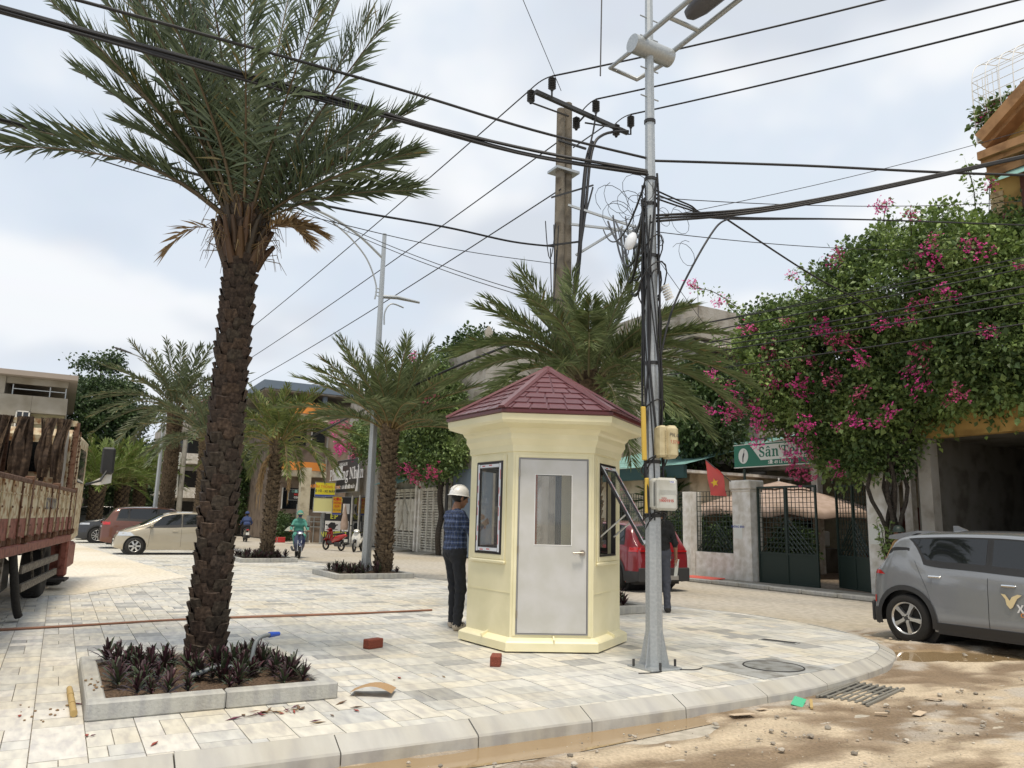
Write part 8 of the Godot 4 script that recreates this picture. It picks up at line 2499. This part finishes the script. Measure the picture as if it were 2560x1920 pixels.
func build_wires() -> void:
	var P := Vector3(5.3, 0, -6.2); var C := Vector3(9.46, ST, -14.13)
	# heavy bundle across the palm
	for k in 5:
		var d := Vector3(0, 0.022 * (k % 3) - 0.02, 0.02 * (k / 3))
		var w: float = [0.0, 0.012, -0.02, 0.015, -0.03][k]
		wire("heavy bundled telecom cable crossing in front of the tall palm", [Vector3(-2.6, 4.0, -4.6) + d, Vector3(-0.76, 4.93 + w, -6.15) + d, Vector3(1.83, 5.52 + w * 2, -7.05) + d, Vector3(3.9, 5.42 - w, -6.8) + d, Vector3(5.25, 5.27, -6.2) + d], 0.018 if k < 3 else 0.012)
	wire("single black cable above the heavy bundle", [Vector3(-1.9, 4.75, -5.6), Vector3(-0.34, 5.33, -6.39), Vector3(2.36, 5.70, -6.8), Vector3(4.0, 5.60, -6.6), Vector3(5.3, 5.45, -6.2)], 0.014)
	wire("black cable leaving the lamp post toward the yellow house", [Vector3(5.3, 5.43, -6.2), Vector3(6.6, 5.33, -5.25), Vector3(8.63, 5.23, -3.96), Vector3(12, 5.2, -1.8)], 0.014)
	wire("wavy black cable ending on the concrete power pole", [Vector3(-3.5, 4.6, -7.2), Vector3(-0.96, 5.33, -8.95), Vector3(0.99, 6.09, -10.96), Vector3(3.4, 6.75, -12.6), Vector3(6.19, 7.33, -13.66), Vector3(8.0, 7.5, -14.0), Vector3(9.34, 7.72, -14.2)], 0.022)
	wire("thin wire just below the wavy cable", [Vector3(-3.5, 4.5, -7.2), Vector3(-0.96, 5.22, -8.95), Vector3(0.99, 5.9, -10.96), Vector3(6.0, 6.9, -13.7), Vector3(9.34, 7.3, -14.2)], 0.008)
	# bundles to the right
	for k in 3:
		wire("thick cable bundle running from the lamp post toward the yellow house", [P + Vector3(0.05, 4.72 + 0.035 * k, 0), Vector3(6.56, 4.88 + 0.02 * k, -5.4), Vector3(8.46, 5.35 + 0.01 * k, -3.87), Vector3(11.5, 6.2, -1.6)], 0.014)
	for k in 3:
		wire("twisted cable bundle from the lamp post over the bougainvillea", [P + Vector3(0.04, 5.1 - 0.05 * k, 0), Vector3(6.0, 5.13 - 0.03 * k, -6.35), Vector3(6.68, 5.17 - 0.015 * k, -6.45), Vector3(9.0, 5.5, -6.0), Vector3(13.5, 6.0, -4.9)], 0.010)
	wire("cable branching down into the bougainvillea", [Vector3(6.68, 5.16, -6.45), Vector3(8.84, 4.95, -6.9), Vector3(11.85, 5.35, -8.2), Vector3(15.2, 5.6, -9.6)], 0.012)
	wire("slack cable hanging from the bundle back to the lamp post", [Vector3(6.75, 5.15, -6.43), Vector3(6.45, 4.95, -6.35), Vector3(6.0, 4.4, -6.25), Vector3(5.6, 3.75, -6.2), Vector3(5.38, 3.1, -6.18)], 0.012)
	for q in [[Vector3(5.34, 4.75, -6.2), Vector3(12, 7.3, -4.0), 0.004], [Vector3(5.34, 4.6, -6.2), Vector3(13, 6.1, -6.5), 0.005], [Vector3(5.34, 4.35, -6.2), Vector3(14, 4.0, -12.0), 0.004], [Vector3(5.34, 5.0, -6.2), Vector3(13, 6.6, -5.5), 0.005]]:
		wire("thin grey telephone wire fanning out from the lamp post", [q[0], q[1]], q[2], 0.12)
	# tangle between the two poles
	for k in 14:
		var a := P + Vector3(rr(-0.06, 0.06), rr(4.4, 5.3), rr(-0.06, 0.06)); var b := C + Vector3(rr(0.6, 1.6), rr(8.1, 8.6), rr(0.6, 1.0))
		wire("slack black cable slung between the lamp post and the power pole", [a, b], rr(0.010, 0.024), rr(0.2, 1.1))
	for k in 6:
		var c := P + Vector3(rr(-0.45, -0.1), rr(4.7, 5.1), rr(-0.3, 0.2)); var pts := []
		var rad := rr(0.08, 0.22); var ph := rr(0, 6)
		for i in 17:
			var a := TAU * 1.3 * i / 16 + ph
			pts.append(c + Vector3(cos(a) * rad, sin(a) * rad * 0.9 + 0.02 * i / 16.0, sin(a * 0.5) * 0.08))
		solo("wire_coil", tb(pts, 0.0035, 4), M.black_cable, "thin coil of spare wire at the top of the lamp post", "wire", "wire coils")
	for k in 5:
		var c := P + Vector3(rr(0.1, 0.4), rr(4.0, 4.8), rr(-0.1, 0.2)); var pts := []
		var rad := rr(0.07, 0.16); var ph := rr(0, 6)
		for i in 17:
			var a := TAU * 1.2 * i / 16 + ph
			pts.append(c + Vector3(cos(a) * rad, sin(a) * rad, sin(a * 0.5) * 0.06))
		solo("wire_coil", tb(pts, 0.003, 4), M.black_cable, "loose thin wire curl beside the lamp post strap", "wire", "wire curls")
	# high-voltage conductors
	var ins := [C + Vector3(-0.75, 11.68, 0.55), C + Vector3(0.68, 11.68, 0.3), C + Vector3(1.83, 11.68, 0.2)]
	var far := [Vector3(6.0, 10.05, -55), Vector3(6.75, 9.3, -55), Vector3(7.5, 8.5, -55)]
	var start := [C + Vector3(-1.1, 11.42, 0.2), C + Vector3(-0.2, 10.45, 0.15), C + Vector3(-0.2, 9.2, 0.15)]
	var right := [Vector3(14.5, 11.65, -5.47), Vector3(15.27, 10.5, -2.7), Vector3(14.9, 9.8, -2.1)]
	for k in 3:
		wire("high-voltage conductor running down the boulevard from the power pole", [start[k], far[k]], 0.016, 0.3, "power_line", 20)
		wire("high-voltage conductor passing over the bougainvillea", [ins[k], right[k]], 0.02, 0.1, "power_line", 16)
		wire("short jumper wire between two insulators", [start[k] if k == 0 else C + Vector3(0.42 + 1.03 * (k - 1), 11.36, 0.0), ins[k]], 0.014, -0.05, "jumper_wire", 6)
	wire("thick cable dropping from the power pole behind the bushy palm", [C + Vector3(-0.2, 5.9, 0.2), Vector3(7.6, 4.9, -16.5), Vector3(6.6, 3.9, -24)], 0.03)
	for k in 2: wire("thin twin wire from the street lamp to the power pole", [Vector3(4.6, 9.6 - 0.1 * k, -19.6), C + Vector3(-0.2, 6.5 - 0.1 * k, 0.1)], 0.01, 0.2)
	wire("guy wire rising from the insulators", [C + Vector3(-0.4, 11.5, 0.4), Vector3(3.6, 14.0, -10.0)], 0.008)
	wire("bent steel rod hanging beside the lamp bracket", [Vector3(5.15, 8.6, -6.9), Vector3(4.9, 6.55, -6.6)], 0.008)
	# parallel street wires in front of the bougainvillea
	var left := Vector3(10.6, 0, -15.6); var rt := Vector3(15.2, 0, -5.2)
	for q in [[5.75, 6.45], [5.68, 6.3], [5.6, 6.25], [5.35, 5.9], [5.2, 5.75], [5.05, 5.55], [4.75, 5.2]]:
		wire("black street wire strung in front of the bougainvillea", [left + Vector3(rr(-0.2, 0.2), q[0], 0), rt + Vector3(0, q[1], 0)], rr(0.009, 0.016), rr(0.0, 0.1))

# ---------------------------------------------------------------- small things
func build_small() -> void:
	# bricks
	for q in [["red hollow brick lying on its side on the bare paving", Vector3(3.14, 0.0, -8.35), 22, true], ["red hollow brick with its holes facing out, before the kiosk", Vector3(3.9, 0.0, -6.94), 56, false]]:
		var B := thing("brick", q[0], "brick", q[1], q[2])
		part(B, "block", bx(Vector3(-0.105, 0.001, -0.05), Vector3(0.105, 0.10, 0.05), 0.006), M.brick)
		for i in 3:
			for j in 2:
				var h := MB.new()
				h.drum(0.012, 0.006, 10, rot(0, 0, 90, Vector3(-0.105, 0.03 + 0.04 * j, -0.03 + 0.03 * i)))
				part(B, "hole", h, M.brick)
		for i in 3: part(B, "groove", bx(Vector3(-0.1, 0.02 + 0.027 * i, 0.0495), Vector3(0.1, 0.026 + 0.027 * i, 0.053)), M.brick)
	# cardboard
	var cb := MB.new()
	var rows := []
	for i in 9:
		var f := i / 8.0
		var y := 0.02 + 0.06 * sin(f * PI * 0.9) - 0.01 * f
		rows.append([Vector3(f * 0.34 - 0.17, y, -0.12 + 0.02 * sin(f * 5)), Vector3(f * 0.34 - 0.17, y + 0.01, 0.10 + 0.03 * f)])
	cb.sheet(rows)
	solo("cardboard", cb, mat("cardboard", 0.45, 0.29, 0.15, 0.85, {"t": "grain", "s": 4.0}), "bent brown piece of cardboard lying on the paving", "cardboard", "", rot(0, -30, 0, Vector3(2.35, 0.0, -6.2)))
	# hose across the square
	for k in 2:
		var pts := []
		for i in 25:
			var f := i / 24.0
			pts.append(Vector3(lerpf(-1.2, 5.2, f), 0.014 + 0.002, -11.1 - 0.25 * smoothstep(0.0, 0.5, f) + 0.05 * sin(f * 9 + k) + (0.06 * k if f < 0.35 else 0.024 * k)))
		solo("water_hose", tb(pts, 0.013, 7), mat("hose", 0.26, 0.125, 0.075, 0.6) if k == 0 else M.hose, "reddish brown hose stretched across the square toward the kiosk", "hose", "hoses on the paving")
	# irrigation pipe in the bed
	var ip := thing("irrigation_pipe", "grey bent irrigation pipe with blue valve in the palm bed", "pipe", Vector3(1.55, 0.09, -6.95), 0)
	part(ip, "pipe", tb(smooth([Vector3(-0.5, 0.04, 0.14), Vector3(-0.3, 0.09, 0.12), Vector3(-0.05, 0.05, 0.05), Vector3(-0.02, 0.04, 0.02)], 5), 0.02, 8), mat("pipe_grey", 0.16, 0.18, 0.19, 0.5))
	part(ip, "riser", tb(smooth([Vector3(-0.02, 0.04, 0.02), Vector3(0.01, 0.22, -0.02), Vector3(0.06, 0.28, -0.06), Vector3(0.15, 0.29, -0.12)], 5), 0.018, 8), M.pipe_grey)
	part(ip, "valve", tb([Vector3(0.15, 0.29, -0.12), Vector3(0.25, 0.285, -0.19)], [0.025, 0.018], 8), mat("valve_blue", 0.02, 0.08, 0.45, 0.5))
	# bamboo stick
	var bm := thing("bamboo_stick", "yellow bamboo stick leaning on the bed edging", "stick", Vector3(0.24, 0.025, -6.35), 0)
	for k in 3: part(bm, "joint", tb([Vector3(-0.006 * k, 0, -0.30 * k), Vector3(-0.006 * k - 0.006, 0, -0.30 * k - 0.292)], [0.024, 0.021], 9), mat("bamboo", 0.45, 0.32, 0.13, 0.7) if k == 0 else M.bamboo)
	# purple cuttings and litter
	var cols := [Color(0.13, 0.03, 0.055), Color(0.30, 0.07, 0.05), Color(0.30, 0.2, 0.1), Color(0.16, 0.1, 0.06)]
	mat("litter", 1, 1, 1, 0.8, {"vc": true})
	for i in 40:
		var c: Vector2 = Vector2(1.5, -5.95) + Vector2(rng.randfn(0, 0.16), rng.randfn(0, 0.05)) if i < 26 else [Vector2(0.05, -6.5), Vector2(2.3, -5.75), Vector2(1.9, -5.6), Vector2(0.6, -5.6), Vector2(2.9, -6.6)][i % 5] + Vector2(rr(-0.3, 0.3), rr(-0.25, 0.25))
		var m := MB.new()
		m.col = cols[rng.randi() % 4]
		var l := rr(0.04, 0.15); var w := rr(0.006, 0.014)
		m.quad(Vector3(-l / 2, 0.004, 0), Vector3(0, 0.008, w), Vector3(l / 2, 0.004, 0), Vector3(0, 0.008, -w))
		m.quad(Vector3(-l / 2, 0.003, 0), Vector3(0, 0.0035, -w), Vector3(l / 2, 0.003, 0), Vector3(0, 0.0035, w))
		solo("fallen_leaf", m, M.litter, "shrivelled purple or brown leaf fallen on the paving", "leaf", "fallen leaves on the paving", rot(rr(-6, 6), rr(0, 360), rr(-6, 6), Vector3(c.x, 0.004, c.y)))
	for i in 26:
		var p: Vector2 = Vector2(-0.0, -6.55) + Vector2(rng.randfn(0, 0.10), rng.randfn(0, 0.16)) if i < 14 else Vector2(0.36, -6.75) + Vector2(rng.randfn(0, 0.03), rng.randfn(0, 0.16))
		var s := rr(0.005, 0.014)
		solo("clod", rock_mesh(i), mat("clod", 0.24, 0.16, 0.09, 0.95) if i == 0 else M.clod, "small crumb of ochre clay by the bed edging", "clod", "clay crumbs", Transform3D(Basis.from_euler(Vector3(rr(0, 3), rr(0, 3), 0)).scaled(Vector3(s, s * 0.6, s)), Vector3(p.x, (0.13 if p.x > 0.3 else 0.003) + s * 0.3, p.y)))
	# manhole in the paving
	var mh := thing("manhole", "dark slate manhole cover set in the paving near the kerb", "manhole", Vector3(6.42, 0.0, -5.75), 4)
	part(mh, "frame", bx(Vector3(-0.56, -0.01, -0.38), Vector3(0.56, 0.005, 0.38)), mat("slate", 0.36, 0.37, 0.37, 0.7, {"t": "plaster", "s": 1.5, "n": "n_fine", "ns": 0.5}))
	var lid := MB.new()
	lid.drum(0.29, 0.008, 36, off(Vector3(0.08, 0.006, 0)))
	part(mh, "lid", lid, mat("slate_dark", 0.25, 0.26, 0.26, 0.75, {"t": "plaster", "s": 2.0, "n": "n_fine", "ns": 0.6}))
	var rg := MB.new()
	var pts := []
	for i in 37: pts.append(Vector3(0.08 + cos(TAU * i / 36) * 0.30, 0.007, sin(TAU * i / 36) * 0.30))
	rg.tube(pts, 0.008, 6, false)
	part(mh, "rim", rg, M.dark_metal)
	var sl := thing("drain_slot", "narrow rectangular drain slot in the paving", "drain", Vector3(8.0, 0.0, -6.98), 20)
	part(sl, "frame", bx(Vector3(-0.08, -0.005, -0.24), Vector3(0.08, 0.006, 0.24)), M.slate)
	part(sl, "hole_shade", bx(Vector3(-0.055, 0.0, -0.21), Vector3(0.055, 0.0085, 0.21)), M.dark_metal)  # solid dark inset; its colour stands in for the shade in the slot
	# kerb drain grate
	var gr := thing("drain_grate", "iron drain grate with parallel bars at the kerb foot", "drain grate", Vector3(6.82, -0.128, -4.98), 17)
	part(gr, "pit_shade", bx(Vector3(-0.5, -0.02, -0.22), Vector3(0.5, -0.004, 0.22)), M.dark_metal)  # shallow slab, painted dark for the shade below the bars
	mat("grate_iron", 0.24, 0.23, 0.20, 0.7, {"metal": 0.3})
	for k in 7: part(gr, "bar", bx(Vector3(-0.5, -0.004, -0.205 + k * 0.062), Vector3(0.5, 0.014, -0.185 + k * 0.062), 0.004), M.grate_iron)
	for k in 4: part(gr, "cross_bar", bx(Vector3(-0.42 + k * 0.27, -0.004, -0.21), Vector3(-0.4 + k * 0.27, 0.008, 0.21)), M.grate_iron)
	for z in [-0.235, 0.21]: part(gr, "frame", bx(Vector3(-0.53, -0.01, z), Vector3(0.53, 0.016, z + 0.025), 0.004), M.grate_iron)
	# rubbish at the kerb
	solo("green_wrapper", bx(Vector3(-0.09, 0, -0.05), Vector3(0.09, 0.006, 0.05)), mat("wrapper", 0.08, 0.45, 0.25, 0.4), "crumpled bright green wrapper at the kerb foot", "wrapper", "", rot(10, 30, 12, Vector3(5.86, -0.115, -4.92)))
	solo("wood_strip", bx(Vector3(-0.12, 0, -0.012), Vector3(0.12, 0.015, 0.012)), M.bamboo, "thin yellow wood strip beside the green wrapper", "wood", "", rot(0, 40, 5, Vector3(5.88, -0.115, -4.80)))
	for q in [[5.05, -4.82, 0.1, 0.62], [5.35, -4.88, 0.05, 0.5], [6.5, -4.2, 0.07, 0.6], [7.2, -4.5, 0.08, 0.55], [6.2, -4.35, 0.05, 0.5]]:
		solo("paper_scrap", bx(Vector3(-q[2], 0, -q[2] * 0.5), Vector3(q[2], 0.004, q[2] * 0.5)), mat("scrap", 0.55, 0.44, 0.32, 0.8) if q[0] == 5.05 else M.scrap, "torn pale scrap of board on the mud", "scrap", "scraps on the mud", rot(rr(-8, 8), rr(0, 180), rr(-8, 8), Vector3(q[0], -0.118, q[1])))
	solo("loose_cord", tb(smooth([Vector3(4.95, 0.006, -6.02), Vector3(5.15, 0.006, -5.98), Vector3(5.35, 0.006, -6.05), Vector3(5.6, 0.006, -5.95), Vector3(5.75, 0.006, -6.0)], 6), 0.005, 5), M.black_cable, "thin black cord lying at the foot of the lamp post", "cord")
	# conduit behind the kiosk glass
	var cd := MB.new()
	var pr := []
	for i in 60:
		pr.append(Vector2(0.052, i * 0.036)); pr.append(Vector2(0.060, i * 0.036 + 0.012)); pr.append(Vector2(0.052, i * 0.036 + 0.024))
	cd.lathe(pr, 16)
	solo("corrugated_conduit", cd, mat("conduit", 0.55, 0.13, 0.035, 0.5), "orange corrugated conduit standing inside the kiosk", "conduit", "", off(Vector3(5.33, 0.03, -8.6)))
	# insulator-like lamp and coil hung on the post
	var lb := MB.new()
	lb.lathe([Vector2(0.03, 0.1), Vector2(0.055, 0.05), Vector2(0.06, 0.0), Vector2(0.05, -0.08), Vector2(0.01, -0.12)], 14)
	solo("hanging_lamp", lb, M.plastic_film, "milky glass bulb lamp hanging by the lamp post wires", "lamp", "", rot(0, 0, -25, Vector3(5.02, 4.42, -6.2)))
	var cl := MB.new()
	for k in 6: cl.drum(0.05, 0.018, 12, rot(0, 0, 30, Vector3(5.45 + 0.013 * k, 3.98 - 0.026 * k, -6.15)))
	solo("cable_splice", cl, M.white_paint, "black and white ringed cable splice strapped to the lamp post", "cable splice")
	# low sunshade and crates across the road
	var us := thing("street_umbrella", "low grey-green street umbrella in front of the drinks sign", "umbrella", Vector3(12.2, ST, -46.0), 0)
	part(us, "pole", tb([Vector3.ZERO, Vector3(0, 1.15, 0)], 0.02, 6), M.dark_metal)
	var um := MB.new()
	um.lathe([Vector2(0.72, 0.72), Vector2(0.55, 0.92), Vector2(0.3, 1.05), Vector2(0.0, 1.13)], 16)
	part(us, "canopy", um, mat("umbrella_green", 0.30, 0.32, 0.26, 0.8, {"back": 0.3}))
	for k in 2: solo("red_crate", bx(Vector3(-0.22, 0, -0.18), Vector3(0.22, 0.32, 0.18), 0.02), M.scooter_red, "red plastic crate standing by the far kerb", "crate", "red crates by the far kerb", off(Vector3(11.2 + 0.5 * k, ST, -47.6)))
	var fo := thing("folded_parasol", "folded dusty pink parasol standing beside the salon front", "parasol", Vector3(13.6, ST, -41.6), 0)
	part(fo, "pole", tb([Vector3.ZERO, Vector3(0, 2.3, 0)], 0.025, 6), M.galvanised)
	part(fo, "canopy", tb([Vector3(0, 0.9, 0), Vector3(0, 1.2, 0), Vector3(0, 2.3, 0)], [0.2, 0.22, 0.02], 9), M.canvas)
	for q in [[13.8, -36.4, 8], [14.2, -33.2, -6], [13.9, -43.0, 4]]:
		var rp := MB.new()
		rp.prism(PackedVector2Array([Vector2(0, 0), Vector2(1.2, 0), Vector2(1.2, 0.16)]), 2.2, Transform3D(Basis(Vector3(1, 0, 0), Vector3(0, 1, 0), Vector3(0, 0, 1)), Vector3(0, 0, -1.1)))
		solo("ramp", rp, M.concrete, "concrete ramp leading up to a house door", "ramp", "door ramps", rot(0, q[2], 0, Vector3(q[0], ST, q[1])))
